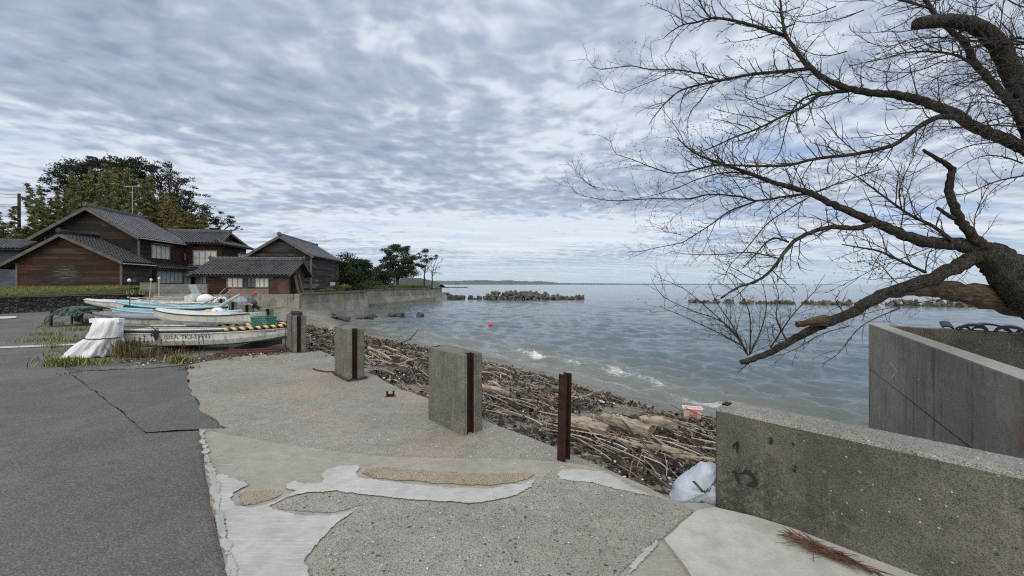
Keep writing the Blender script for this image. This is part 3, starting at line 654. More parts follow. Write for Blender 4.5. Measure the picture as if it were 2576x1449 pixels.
# road
road = [(-1.35, 1.95)] + [tuple(q) for q in gp([(561, 1385), (541, 1306), (529, 1254), (517, 1174), (511, 1131), (503, 1081), (366, 1087), (250, 992), (167, 932), (142, 900), (120, 858), (92, 824), (150, 796), (205, 790)])] + [(-24.5, 24.5), (-29.0, 21.2), (-34, 19.0), (-60, 14), (-60, -25), (2, -25), (-0.6, 0.6)]
sheet('road', [Vector(q) for q in road], -0.012, MAT['asphalt'], jag=0.012, step=0.35)
sheet('road_patch', gp([(366, 1087), (440, 1081), (503, 1079), (577, 1079), (540, 1056), (509, 1035), (489, 1000), (478, 975), (474, 945), (472, 918), (400, 925), (320, 928), (250, 932), (167, 932), (250, 992)]), -0.004, 'asphalt_patch', jag=0.02, step=0.25, feather=0.025)
yard = [tuple(q) for q in gp([(167, 934), (250, 930), (400, 924), (473, 916), (560, 902), (640, 893), (700, 888), (730, 884)])] + [(-4.6, 9.35), (-7.0, 12.0), (-9.2, 14.4), (-11.4, 16.9), (-13.7, 19.3), (-15.0, 23.5), (-15.4, 27.6), (-21.4, 26.4), (-25.8, 27.6), (-27.2, 23.0)] + [tuple(q) for q in gp([(205, 790), (150, 796), (92, 824), (120, 858), (142, 900)])]
sheet('boat_yard', [Vector(q) for q in yard], -0.018, 'yard_gravel', jag=0.06, step=0.5, feather=0.250)
sheet('drain_line', gp([(-60, 873.5), (130, 866.5), (335, 858), (336, 861.5), (130, 871), (-60, 879)]), 0.0, 'white_line', jag=0.02, step=0.3, feather=0.040)
sheet('kerb_strip', gp([(-120, 800), (40, 796), (42, 801), (-120, 808)]), 0.02, MAT['white_line'], jag=0.03, step=0.5)
# apron of the slipway (far part, pebbly)
apron = gp([(503, 1078), (577, 1079), (540, 1056), (509, 1035), (489, 1000), (478, 975), (474, 945), (473, 918), (560, 903), (640, 894), (700, 889), (760, 884)]) + [Vector((-4.45, 9.32)), Vector((-2.3, 6.78)), Vector((-1.62, 5.88)), Vector((-0.28, 4.53)), Vector((0.20, 4.02)), Vector((0.56, 3.60)), Vector((0.9, 3.2)), Vector((1.0, 2.2)), Vector((-1.4, 2.2)), Vector((-3.0, 4.0))]
sheet('apron', apron, 0.004, MAT['apron_concrete'], jag=0.025, step=0.2, thick=0.5)
# near slab, a little higher, brushed
slab_px = [(503, 1081), (560, 1090), (700, 1115), (850, 1137), (1000, 1150), (1140, 1152), (1280, 1153), (1400, 1160), (1470, 1170), (1560, 1196), (1625, 1222), (1700, 1262)]
slab = gp(slab_px, 0.02) + [Vector((1.36, 2.80)), Vector((1.75, 2.40)), Vector((2.4, 1.7)), Vector((4.2, -0.3)), Vector((4.2, -6)), Vector((0.3, -6))] + [Vector((-0.6, 0.6))] + gp([(569, 1449), (561, 1385), (541, 1306), (529, 1254), (517, 1174), (511, 1131)], 0.02)
sheet('near_slab', slab, 0.020, MAT['slab_concrete'], jag=0.008, step=0.2, thick=0.5)
agg = gp([(770, 1449), (776, 1425), (800, 1372), (850, 1318), (905, 1280), (906, 1272), (880, 1282), (830, 1291), (770, 1289), (700, 1282), (690, 1270), (720, 1252), (770, 1242), (840, 1238), (960, 1250), (1060, 1262), (1160, 1268), (1260, 1262), (1322, 1245), (1348, 1214), (1390, 1178), (1420, 1190), (1480, 1210), (1560, 1222), (1650, 1250), (1752, 1282), (1715, 1318), (1668, 1357), (1600, 1410), (1560, 1449)], 0.024) + [Vector((0.4, 1.3)), Vector((0.3, -4)), Vector((-0.4, -4)), Vector((-0.75, 1.4))]
sheet('aggregate_floor', agg, 0.0245, 'aggregate_concrete', jag=0.006, step=0.12, feather=0.030)
sheet('tan_floor', gp([(592, 1243), (615, 1233), (680, 1230), (712, 1232), (716, 1243), (690, 1255), (640, 1270), (608, 1272), (593, 1259)], 0.026), 0.0258, 'tan_aggregate', jag=0.008, step=0.08, feather=0.040)
sheet('tan_strip', gp([(905, 1190), (918, 1178), (960, 1174), (1080, 1182), (1200, 1190), (1320, 1188), (1352, 1192), (1330, 1206), (1296, 1214), (1230, 1222), (1130, 1220), (1000, 1210), (930, 1203)], 0.026), 0.0258, 'tan_aggregate', jag=0.008, step=0.08, feather=0.040)
# light cement smeared over the joints
patch1 = gp([(575, 1449), (570, 1400), (566, 1340), (548, 1275), (540, 1230), (530, 1195), (560, 1190), (600, 1204), (628, 1216), (620, 1224), (594, 1238), (588, 1252), (600, 1270), (630, 1274), (680, 1263), (724, 1243), (736, 1236), (712, 1229), (716, 1219), (740, 1208), (770, 1214), (806, 1213), (812, 1204), (806, 1196), (818, 1180), (858, 1170), (905, 1167), (912, 1176), (900, 1186), (906, 1200), (958, 1206), (1040, 1216), (1140, 1224), (1230, 1227), (1288, 1216), (1305, 1218), (1334, 1204), (1349, 1203), (1342, 1222), (1310, 1242), (1258, 1258), (1192, 1267), (1110, 1263), (1010, 1256), (920, 1246), (842, 1236), (775, 1240), (724, 1252), (684, 1272), (704, 1284), (770, 1294), (830, 1294), (878, 1285), (906, 1266), (904, 1278), (850, 1317), (800, 1370), (772, 1408), (784, 1449)], 0.03)
patch1 = patch1 + [Vector((-0.92, 1.6)), Vector((-0.90, 0.5)), Vector((-1.0, 0.3)), Vector((-1.3, 1.2))]
sheet('cement_patch', patch1, 0.0300, 'cement_patch', jag=0.006, step=0.07, feather=0.032)
sheet('cement_strip', gp([(569, 1449), (561, 1385), (541, 1306), (529, 1254), (517, 1174), (505, 1120), (500, 1096), (503, 1080), (516, 1080), (514, 1098), (524, 1120), (532, 1150), (548, 1190), (556, 1230), (562, 1290), (574, 1340), (590, 1400), (600, 1449)], 0.034) + [Vector((-1.3, 1.95)), Vector((-1.2, 1.2)), Vector((-1.4, 1.4))], 0.0345, 'old_cement_strip', jag=0.018, step=0.06, feather=0.025)
sheet('cement_smear', gp([(1396, 1190), (1410, 1180), (1450, 1176), (1510, 1182), (1560, 1203), (1600, 1226), (1690, 1257), (1640, 1250), (1560, 1236), (1490, 1216), (1440, 1212), (1405, 1206)], 0.028), 0.0285, 'cement_patch', jag=0.008, step=0.07, feather=0.045)
sheet('new_slab', gp([(1672, 1357), (1716, 1316), (1754, 1284), (1795, 1276), (1900, 1300), (2100, 1360), (2420, 1456), (1900, 1462)], 0.04) + [Vector((2.6, 1.3)), Vector((1.8, 0.4)), Vector((1.0, 1.2))], 0.042, MAT['new_slab'], jag=0.006, step=0.1, thick=0.03)
sheet('crack_fill', gp([(1560, 1449), (1600, 1400), (1650, 1356), (1672, 1350), (1668, 1360), (1630, 1400), (1590, 1449)], 0.028) + [Vector((0.55, 1.9)), Vector((0.48, 1.9))], 0.0290, 'cement_patch', jag=0.01, step=0.06, feather=0.030)

# ------------------------------------------------------------------ concrete walls on the right
def walls_right():
    d = Vector((0.67, -0.742, 0)); nb = Vector((0.742, 0.67, 0)); A = Vector((1.43, 2.815, 0)); Lw = 5.2; zt = 0.68
    root = empty('sea_wall', A); tag(root, 'low rough concrete wall with black paint marks, nearest on the right', 'wall')
    mb = MB(); th = 0.30; ch = 0.018
    # body with a chamfered end and a stop-log slot in the end face
    def pt(l, q, z): return d * l + nb * q + Vector((0, 0, z))
    prof = [(0.012, 0.0), (0.0, 0.012), (0.0, 0.11), (0.05, 0.11), (0.05, 0.19), (0.0, 0.19), (0.0, th - 0.012), (0.012, th)]
    bot = [pt(l, q, -1.4) for l, q in prof] + [pt(Lw, th, -1.4), pt(Lw, 0, -1.4)]
    top_z = zt - ch
    n = len(bot); up_ = [Vector((v_.x, v_.y, top_z)) for v_ in bot]
    mb.add(bot + up_, [(i, n + i, n + (i + 1) % n, (i + 1) % n) for i in range(n)] + [tuple(range(n - 1, -1, -1))], 0)
    # top: fine grid with a crumbled front edge
    NX = 220
    rows = []
    for i in range(NX + 1):
        l = Lw * i / NX; e = random.uniform(0, 0.012) + 0.010 * max(0, math.sin(l * 7) * math.sin(l * 17 + 1))
        rows.append([pt(l, 0.0, top_z - e * 0.6), pt(l, 0.004 + e, zt - 0.008 - e * 0.4), pt(l, 0.022 + e, zt + random.uniform(-.002, .002)), pt(l, 0.16, zt + random.uniform(-.003, .003)), pt(l, th - 0.015, zt), pt(l, th, top_z)])
    mb.add([v_ for r_ in rows for v_ in r_], [(i * 6 + k, (i + 1) * 6 + k, (i + 1) * 6 + k + 1, i * 6 + k + 1) for i in range(NX) for k in range(5)], 1)
    mb.add(rows[0], [(0, 1, 2, 3, 4, 5)], 1)
    mb.build('wall_body', [MAT['wall_concrete'], MAT['wall_top']], root)
    s_ = MB(); s_.box((0, 0, 0), (1, 1, 1), M=Matrix.Translation(pt(0.003, 0.112, -1.0)) @ Matrix(((d.x * 0.04, nb.x * 0.076, 0, 0), (d.y * 0.04, nb.y * 0.076, 0, 0), (0, 0, 1.69, 0), (0, 0, 0, 1))))
    s_.build('slot_steel', MAT['rust'], root)
    # paint marks: flat strokes 3 mm off the face;  coordinates = metres along the face, metres above ground
    def face(px, py):
        k = (px - CX) / F; # intersect sight line with the front face plane
        tt = (1.43 - k * 2.815) / (-0.742 * k - 0.67)
        Yq = 2.815 - 0.742 * tt; return tt, CAMZ - (py - YH) / F * Yq
    pm = MB()
    def done():
        nonlocal pm
        pm.build('paint_mark', MAT['black_paint'], root); pm = MB()
    def stroke(pts, wd):
        q = [face(*a) for a in pts]; q = [Vector((a, b_)) for a, b_ in q]; vs = []
        for i, a in enumerate(q):
            dd = (q[min(i + 1, len(q) - 1)] - q[max(i - 1, 0)]).normalized(); nn = Vector((-dd.y, dd.x)); w_ = wd[i] if hasattr(wd, '__len__') else wd
            w1 = w_ * random.uniform(0.8, 1.2) / 2
            for s2 in (1, -1): vs.append(pt(a.x + nn.x * w1 * s2, -0.003, a.y + nn.y * w1 * s2))
        pm.add(vs, [(2 * i, 2 * i + 1, 2 * i + 3, 2 * i + 2) for i in range(len(q) - 1)])
    z4 = lambda x, y: (1797.7 + x * 0.1574, 1019.6 + y * 0.1574)   # from the enlarged view
    stroke([z4(305, 690), z4(303, 645), z4(330, 615), z4(378, 592)], [.012, .014, .014, .010])
    stroke([z4(372, 598), z4(370, 650), z4(364, 700), z4(364, 758)], [.016, .02, .014, .013])
    done(); stroke([z4(872, 535), z4(905, 525), z4(922, 555), z4(900, 585), z4(888, 620)], [.010, .015, .015, .02, .013])
    done(); stroke([z4(1240, 590), z4(1258, 620), z4(1275, 645)], [.008, .014, .008])
    done(); stroke([z4(1290, 955), z4(1285, 1000)], .014); done(); stroke([z4(1270, 1020), z4(1278, 1050), z4(1288, 1070)], [.017, .02, .008])
    done(); stroke([z4(275, 1050), z4(320, 1070), z4(345, 1110), z4(370, 1180), z4(400, 1255)], [.010, .022, .012, .02, .010])
    stroke([z4(345, 1075), z4(390, 1090), z4(460, 1085), z4(500, 1060), z4(560, 1085), z4(610, 1130), z4(645, 1190), z4(650, 1240), z4(600, 1270), z4(520, 1280)], [.006, .008, .014, .035, .04, .03, .03, .04, .035, .01])
    done()
    # dark mould stain as its own worn coating, thin ragged film
    return root
walls_right()

def enclosure():
    d = Vector((-0.53, -0.848, 0)); nb = Vector((0.848, -0.53, 0)); A = Vector((6.6, 7.4, 0)); zt = 0.815
    root = empty('enclosure_wall', A); tag(root, 'taller smooth concrete wall jutting out to sea behind the low wall', 'wall')
    def pt(l, q, z): return d * l + nb * q + Vector((0, 0, z))
    mb = MB(); L1 = 6.3
    def slab_(z0, z1, th, mi, q0=0.0): mb.add([pt(l, q, z) for z in (z0, z1) for l, q in ((0, q0), (L1, q0), (L1, th), (0, th))], [(0, 3, 2, 1), (4, 5, 6, 7), (0, 1, 5, 4), (1, 2, 6, 5), (2, 3, 7, 6), (3, 0, 4, 7)], mi)
    slab_(-2.2, -0.012, 0.21, 0); slab_(-0.012, 0.012, 0.20, 2, 0.012); slab_(0.012, zt, 0.21, 0); slab_(zt, zt + 0.012, 0.206, 1, 0.004)
    mb.build('wall_body', [MAT['smooth_wall'], MAT['smooth_wall_top'], MAT['rub_black']], root)
    # white leaching streaks on the face: thin calcite crusts
    def face(px, py):
        k = (px - CX) / F; tt = (6.6 - k * 7.4) / (-0.848 * k + 0.53); return tt, CAMZ - (py - YH) / F * (7.4 - 0.848 * tt)
    z5 = lambda x, y: (2146.6 + x * 0.16665, 778.2 + y * 0.16665)
    cm = MB()
    def done():
        nonlocal cm
        cm.build('lime_streak', MAT['cement_patch'], root); cm = MB()
    def stroke(pts, wd):
        q = [Vector(face(*z5(*a))) for a in pts]; vs = []
        for i, a in enumerate(q):
            dd = (q[min(i + 1, len(q) - 1)] - q[max(i - 1, 0)]).normalized(); nn = Vector((-dd.y, dd.x)); w1 = wd * random.uniform(0.5, 1.3) / 2
            for s2 in (1, -1): vs.append(pt(a.x + nn.x * w1 * s2, -0.003, a.y + nn.y * w1 * s2))
        cm.add(vs, [(2 * i, 2 * i + 1, 2 * i + 3, 2 * i + 2) for i in range(len(q) - 1)])
    stroke([(555, 800), (590, 840), (620, 880), (650, 920), (660, 948)], .03); stroke([(645, 940), (625, 985), (600, 1020), (590, 1060)], .03)
    done(); stroke([(750, 1045), (775, 1085)], .02); done(); stroke([(1455, 1180), (1462, 1230), (1490, 1275)], .018); done(); stroke([(975, 1065), (1020, 1058)], .012)
    done()
    # sea-side wall at right angles
    d2 = Vector((0.652, -0.758, 0)); n2 = Vector((-0.758, -0.652, 0)); A2 = A + nb * 0.215 + Vector((0, 0, 0))
    r2 = empty('far_wall', A2); tag(r2, 'rough concrete wall on the right carrying a row of black roof tiles', 'wall')
    m2 = MB()
    def p2(l, q, z): return d2 * l + n2 * q + Vector((0, 0, z))
    for z0, z1, mi, q in ((-2.2, zt - 0.012, 0, 0.0), (zt - 0.012, zt, 1, 0.004)):
        m2.add([p2(l, q_, z) for z in (z0, z1) for l, q_ in ((0, 0.2 - q), (7, 0.2 - q), (7, q), (0, q))], [(0, 1, 2, 3), (7, 6, 5, 4), (4, 5, 1, 0), (5, 6, 2, 1), (6, 7, 3, 2), (7, 4, 0, 3)], mi)
    m2.build('wall_body', [MAT['wall_concrete'], MAT['wall_top']], r2)
    # bag of curved tiles laid upside-down along the top
    def tile_mesh():
        mb_ = MB(); N = 9; Lt = 0.26; r0 = 0.135; h = 0.078
        for th_, rr in ((0, 1.0),):
            vs = []
            for j, (ly, sc_) in enumerate(((-Lt / 2, 1.0), (-Lt / 2 + 0.02, 1.04), (Lt / 2, 1.0))):
                for lay in (0, 0.030):
                    for i in range(N):
                        a = math.pi * i / (N - 1); vs.append(Vector((-(r0 - lay) * math.cos(a) * sc_, ly, (h - lay) * math.sin(a) * sc_ + 0.001)))
            fs = []
            for j in range(2):
                o0, o1 = j * 2 * N, (j + 1) * 2 * N
                for i in range(N - 1):
                    fs.append((o0 + i, o0 + i + 1, o1 + i + 1, o1 + i)); fs.append((o0 + N + i, o1 + N + i, o1 + N + i + 1, o0 + N + i + 1))
                fs.append((o0, o1, o1 + N, o0 + N)); fs.append((o0 + N - 1, o0 + 2 * N - 1, o1 + 2 * N - 1, o1 + N - 1))
            for j in (0, 2):
                o0 = j * 2 * N
                for i in range(N - 1): fs.append((o0 + i, o0 + N + i, o0 + N + i + 1, o0 + i + 1))
            mb_.add(vs, fs)
        return mb_
    px = [2382, 2423, 2449, 2463, 2498, 2540, 2578, 2614]
    lab = ['tilted broken black roof tile leaning alone near the wall corner', 'small black curved roof tile, first of the unbroken row on the wall', 'higher black curved roof tile, second in the row on the wall', 'low black curved roof tile half under its slid neighbour', 'black curved roof tile slid sideways across two others on the wall', 'double stacked black curved roof tiles near the right picture edge', 'reddish edged roof tile beside the tree trunk, last in view', 'black roof tile behind the tree trunk']
    base = None
    angd = math.atan2(d2.y, d2.x)
    for i, x_ in enumerate(px):
        k = (x_ - CX) / F; l = (A2.x - k * A2.y) / (-0.758 * k - 0.652)
        c_ = A2 + d2 * l + n2 * 0.1; z = zt + 0.0015
        if base is None: o = base = tile_mesh().build('roof_tile', MAT['black_tile'], smooth=False)
        else: o = base.copy(); COL.objects.link(o)
        o.location = (c_.x, c_.y, z); o.rotation_euler = (0, 0, angd + random.uniform(-.08, .08))
        if i == 0: o.rotation_euler = (R(25), R(20), angd + 0.4); o.location.z += 0.03; o.scale = (0.6, 0.7, 0.8)
        if i == 2 or i == 5: o.scale = (1.15, 1, 1.35)
        if i == 4: o.rotation_euler = (0, R(14), angd + 0.15); o.location.z += 0.045; o.scale = (1.25, 1, 0.9)
        tag(o, lab[i], 'roof tile', 'roof tiles along the sea wall')
    # inner floor of the enclosure
    sheet('enclosure_floor', [Vector(q) for q in ((6.62, 7.0), (11.0, 2.0), (8, -2), (3.6, 1.9), (3.5, 2.1))], 0.22, MAT['floor_concrete'], thick=0.05)
enclosure()

# ------------------------------------------------------------------ stop-log pillars
U = Vector((-0.657, 0.754, 0)); NS = Vector((0.754, 0.657, 0)); PH = 0.834
def pillar_meshes():
    Lp, Tp, sw, sd_ = 0.72, 0.255, 0.085, 0.06; c = 0.016
    o = [(-Lp / 2 + c, -Tp / 2), (-Lp / 2, -Tp / 2 + c), (-Lp / 2, -0.012), (-Lp / 2 + sd_, -0.012), (-Lp / 2 + sd_, -0.012 + sw), (-Lp / 2, -0.012 + sw), (-Lp / 2, Tp / 2 - c), (-Lp / 2 + c, Tp / 2)]
    o2 = [(-x_, y_) for x_, y_ in o[::-1]]; prof = o + o2
    mb = MB(); n = len(prof)
    zs = [-0.3, 0.0, PH - c, PH]
    for z in zs:
        s_ = 1.0 if z < PH else 0.965
        mb.v += [(x_ * s_, y_ * (s_ if z < PH else 0.93), z) for x_, y_ in prof]
    for j in range(3):
        for i in range(n): mb.f.append((j * n + i, (j + 1) * n + i, (j + 1) * n + (i + 1) % n, j * n + (i + 1) % n)); mb.m.append(0); mb.c.append(None)
    mb.f.append(tuple(3 * n + i for i in range(n))[::-1]); mb.m.append(0); mb.c.append(None)
    sts = []
    for sg in (-1, 1):
        st = MB(); sts.append(st)
        x0 = sg * (Lp / 2 - sd_ + 0.003); x1 = sg * (Lp / 2 - 0.004)
        a, b_ = min(x0, x1), max(x0, x1)
        st.box((min(x0, x0 + sg * 0.008), -0.0095, -0.2), (max(x0, x0 + sg * 0.008), -0.0145 + sw, PH + 0.004))
        st.box((a if sg < 0 else x0 + 0.0085, -0.0100, -0.2), (x0 - 0.0085 if sg < 0 else b_, -0.0030, PH + 0.003)); st.box((a if sg < 0 else x0 + 0.0085, -0.021 + sw, -0.2), (x0 - 0.0085 if sg < 0 else b_, -0.0140 + sw, PH + 0.003))
    return mb, sts
pil = [(-0.5, 4.07, 0, 'largest and nearest weathered concrete pillar with rusty slot, beside the steel beam'),
       (-2.6, 6.37, 0, 'second nearest concrete pillar with a dark wire around its foot'),
       (-4.9, 9.0, 0, 'concrete pillar with black rope coiled on its top at the boat bow'),
       (-7.2, 11.6, 0, 'wide squat concrete pillar behind the green net basket'),
       (-9.33, 13.9, 0, 'concrete pillar just right of the orange float'),
       (-11.5, 16.3, 0, 'low concrete pillar behind the leaning white pole'),
       (-13.8, 18.8, 0.03, 'small grey concrete pillar behind the blue boat stern'),
       (-16.3, 21.4, 0.12, 'right one of three tiny far pillars by the sea wall'),
       (-18.5, 23.8, 0.17, 'middle one of three tiny far pillars by the sea wall'),
       (-20.75, 26.0, 0.2, 'left one of three tiny far pillars by the sea wall')]
proto = None
for x_, y_, dz_, lb in pil:
    c_ = Vector((x_, y_, dz_)) + U * 0.36 + NS * 0.1275
    if proto is None:
        proto = empty('stop_log_pillar'); a_, b_ = pillar_meshes()
        a_.build('pillar_block', MAT['pillar_concrete'], proto, bevel=0.006); [q.build('steel_channel', MAT['rust'], proto) for q in b_]; o = proto
    else: o = copy_tree(proto)
    o.location = c_; o.rotation_euler = (0, 0, math.atan2(U.y, U.x)); tag(o, lb, 'pillar', 'stop log pillars along the shore')
# lone steel H beam
mb = MB(); hw = 0.041
mb.box((-hw, -hw, -0.5), (hw, -hw + 0.009, 0.765)); mb.box((-hw, hw - 0.009, -0.5), (hw, hw, 0.76)); mb.box((-0.004, -hw + 0.0092, -0.5), (0.004, hw - 0.0092, 0.762))
o = mb.build('steel_beam', MAT['rust']); o.location = (0.455, 3.53, 0); o.rotation_euler = (R(0.6), R(-1.0), math.atan2(U.y, U.x) + R(8)); tag(o, 'rusty upright steel H beam standing alone at the concrete edge', 'beam')

# ropes and wire on the pillars
def rope(name, pts, r, mat, label, cat='rope'):
    mb = MB(); mb.tube(pts, r, 6); o = mb.build(name, mat, smooth=True); tag(o, label, cat); return o
def pil_pt(i, lx, ly, z):
    x_, y_, dz_, _ = pil[i]; c_ = Vector((x_, y_, dz_)) + U * 0.36 + NS * 0.1275; return c_ + U * lx + NS * ly + Vector((0, 0, z))
pts = []
for k in range(60):
    a = k / 60 * 2 * math.pi * 2.0; q = 0.42 + 0.035 * math.sin(3 * a) + 0.01 * k / 60
    lx = max(-0.385, min(0.385, 0.62 * math.cos(a))) + random.uniform(-.008, .008); ly = max(-0.15, min(0.15, 0.3 * math.sin(a))) + random.uniform(-.008, .008)
    pts.append(pil_pt(1, lx, ly, 0.022 + 0.008 * (k % 3)))
pts += [pil_pt(1, 0.55, -0.2, 0.02), pil_pt(1, 0.8, -0.28, 0.02), pil_pt(1, 1.0, -0.30, 0.02)]
rope('wire_loop', pts, 0.011, MAT['black_rope'], 'dark twisted wire lying around the foot of the second pillar', 'wire')
mbq = MB(); pts = []
for k in range(70):
    a = k / 70 * 2 * math.pi * 4; pts.append(pil_pt(2, 0.30 * math.cos(a), 0.09 * math.sin(a), PH + 0.02 + 0.055 * k / 70 + random.uniform(-.006, .006)))
mbq.tube(pts, 0.017, 6)
mbq.tube([pil_pt(2, -0.1, -0.10, PH + 0.03), pil_pt(2, -0.2, -0.145, PH - 0.02), pil_pt(2, -0.22, -0.15, 0.5), pil_pt(2, -0.26, -0.15, 0.2), pil_pt(2, -0.28, -0.16, 0.02), pil_pt(2, -0.42, -0.05, 0.02), pil_pt(2, -0.45, 0.2, 0.02)], 0.008, 6)
mbq.tube([pil_pt(2, 0.30, -0.05, PH + 0.03), pil_pt(2, 0.42, -0.1, PH), pil_pt(2, 0.40, -0.14, 0.5), pil_pt(2, 0.37, -0.15, 0.05)], 0.009, 6)
tag(mbq.build('rope_coil', MAT['black_rope'], smooth=True), 'black rope coiled on the top of the third pillar and hanging down', 'rope')
# small rusty anchor bracket in the apron
c_ = G(982, 997, 0.005); mb = MB()
for sx in (-1, 1):
    mb.box((sx * 0.042 - 0.012, -0.012, 0), (sx * 0.042 + 0.012, 0.012, 0.062)); mb.box((sx * 0.042 - 0.014, -0.014, 0.062), (sx * 0.042 + 0.014, 0.014, 0.072))
mb.box((-0.03, -0.012, 0.0), (0.03, 0.012, 0.032)); mb.box((-0.07, -0.03, -0.003), (0.07, 0.03, 0.0)); o = mb.build('anchor_bracket', MAT['rust']); o.location = c_; o.rotation_euler = (0, 0, 0.2); tag(o, 'small rusty U-shaped anchor sticking out of the apron', 'bracket')
# ------------------------------------------------------------------ raised land, retaining walls, sea wall
def wall_strip(name, pts, z0, z1, th, mats, label, cat='wall', batter=0.0, cap=None, mid=None, algae=None, capmat=None, smoothmats=None):
    """wall along a polyline in plan; outer face on the right-hand side of travel, leaning out by batter at its foot"""
    root = empty(name, (pts[0][0], pts[0][1], 0)); o0 = Vector((pts[0][0], pts[0][1], 0))
    p = [Vector((a[0], a[1], 0)) - o0 for a in pts]; n = len(p); nr = []
    for i in range(n):
        d = (p[min(i + 1, n - 1)] - p[max(i - 1, 0)]).normalized(); nr.append(Vector((d.y, -d.x, 0)))
    lv = [z0] + ([algae] if algae is not None else []) + ([mid] if mid is not None else []) + [z1]
    mb = MB(); rows = []
    def off(z): 
        if mid is None: return batter * (z1 - z) / (z1 - z0)
        return batter * max(0, (mid - z) / (mid - z0)) ** 1.3
    for z in lv: rows.append([p[i] + nr[i] * off(z) + Vector((0, 0, z)) for i in range(n)])
    rows.append([p[i] - nr[i] * th + Vector((0, 0, z1)) for i in range(n)]); rows.append([p[i] - nr[i] * th + Vector((0, 0, z0)) for i in range(n)])
    m = len(rows); vs = [v_ for r_ in rows for v_ in r_]; k = len(lv)
    for j in range(m):
        j2 = (j + 1) % m
        mi = 0
        if j < k - 1:
            zc = (lv[j] + lv[j + 1]) / 2; mi = 0
            if mid is not None and zc < mid: mi = 1
            if algae is not None and zc < algae: mi = 2
        for i in range(n - 1): mb.f.append((j * n + i, j * n + i + 1, j2 * n + i + 1, j2 * n + i)); mb.m.append(mi); mb.c.append(None)
    mb.v += [tuple(v_) for v_ in vs]
    for i in (0, n - 1): mb.f.append(tuple(j * n + i for j in range(m))); mb.m.append(0); mb.c.append(None)
    mb.build('wall_face', mats, root)
    if cap:
        cb = MB(); ov, hh = cap
        a = [p[i] + nr[i] * ov for i in range(n)]; b_ = [p[i] - nr[i] * (th + 0.02) for i in range(n)]
        r4 = [[q + Vector((0, 0, z1 + 0.002)) for q in a], [q + Vector((0, 0, z1 + hh)) for q in a], [q + Vector((0, 0, z1 + hh)) for q in b_], [q + Vector((0, 0, z1 + 0.002)) for q in b_]]
        cb.v += [tuple(v_) for r_ in r4 for v_ in r_]
        for j in range(4):
            for i in range(n - 1): cb.f.append((j * n + i, j * n + i + 1, ((j + 1) % 4) * n + i + 1, ((j + 1) % 4) * n + i)); cb.m.append(0); cb.c.append(None)
        for i in (0, n - 1): cb.f.append((i, n + i, 2 * n + i, 3 * n + i)); cb.m.append(0); cb.c.append(None)
        cb.build('wall_cap', capmat or mats[0], root)
    tag(root, label, cat); return root
def seg(a, b_, st=1.0):
    a = np.array(a); b_ = np.array(b_); k = max(1, int(np.linalg.norm(b_ - a) / st)); return [tuple(a + (b_ - a) * i / k) for i in range(k)]
terr = [(-27.6, 18.5), (-26.3, 28.2), (-21.4, 27.0), (-14.95, 28.05), (-14.6, 39.4), (-18.8, 41.2), (-18.8, 50), (-12.9, 71.5), (-14, 80), (-60, 130), (-300, 260), (-500, 120), (-200, 20), (-60, 14.0), (-34, 17.6)]
sheet('terrace', [Vector(q) for q in terr], 0.80, MAT['yard_gravel'])
wall_strip('stone_wall', seg((-60, 13.6), (-34, 17.4), 2) + seg((-34, 17.4), (-27.4, 19.9)) + seg((-27.4, 19.9), (-26.1, 28.4)) + [(-26.1, 28.4)], -0.3, 0.84, 0.4, [MAT['field_stone']], 'dark boulder retaining wall along the lawn, below the red brown house', cap=(0.04, 0.06), capmat=MAT['mossy_stone'])
wall_strip('quay_wall', seg((-26.0, 28.2), (-21.4, 26.7)) + seg((-21.4, 26.7), (-14.85, 27.9)) + [(-14.85, 27.9)], -1.6, 0.86, 0.4, [MAT['seawall_concrete']], 'flat grey quay wall behind the boats, below the small tiled shed')
wall_strip('sea_wall', seg((-14.82, 28.1), (-14.3, 39.4)) + [(-14.3, 39.4), (-18.6, 41.0)], -2.0, 0.80, 0.45, [MAT['seawall_concrete'], MAT['seawall_lower'], MAT['seawall_algae']], 'flared concrete sea wall in front of the wooden barn', batter=0.75, cap=(0.10, 0.13), mid=0.12, algae=-1.02, capmat=MAT['mossy_stone'])
wall_strip('sea_wall', seg((-18.55, 41), (-18.5, 50)) + seg((-18.5, 50), (-13.3, 68)) + [(-13.3, 68), (-12.6, 71), (-12.9, 73.5), (-15, 80)], -2.0, 0.82, 0.45, [MAT['seawall_concrete'], MAT['seawall_lower'], MAT['seawall_algae']], 'farther stained concrete sea wall below the seaside pines', batter=0.7, cap=(0.10, 0.13), mid=-0.15, algae=-0.95, capmat=MAT['mossy_stone'])
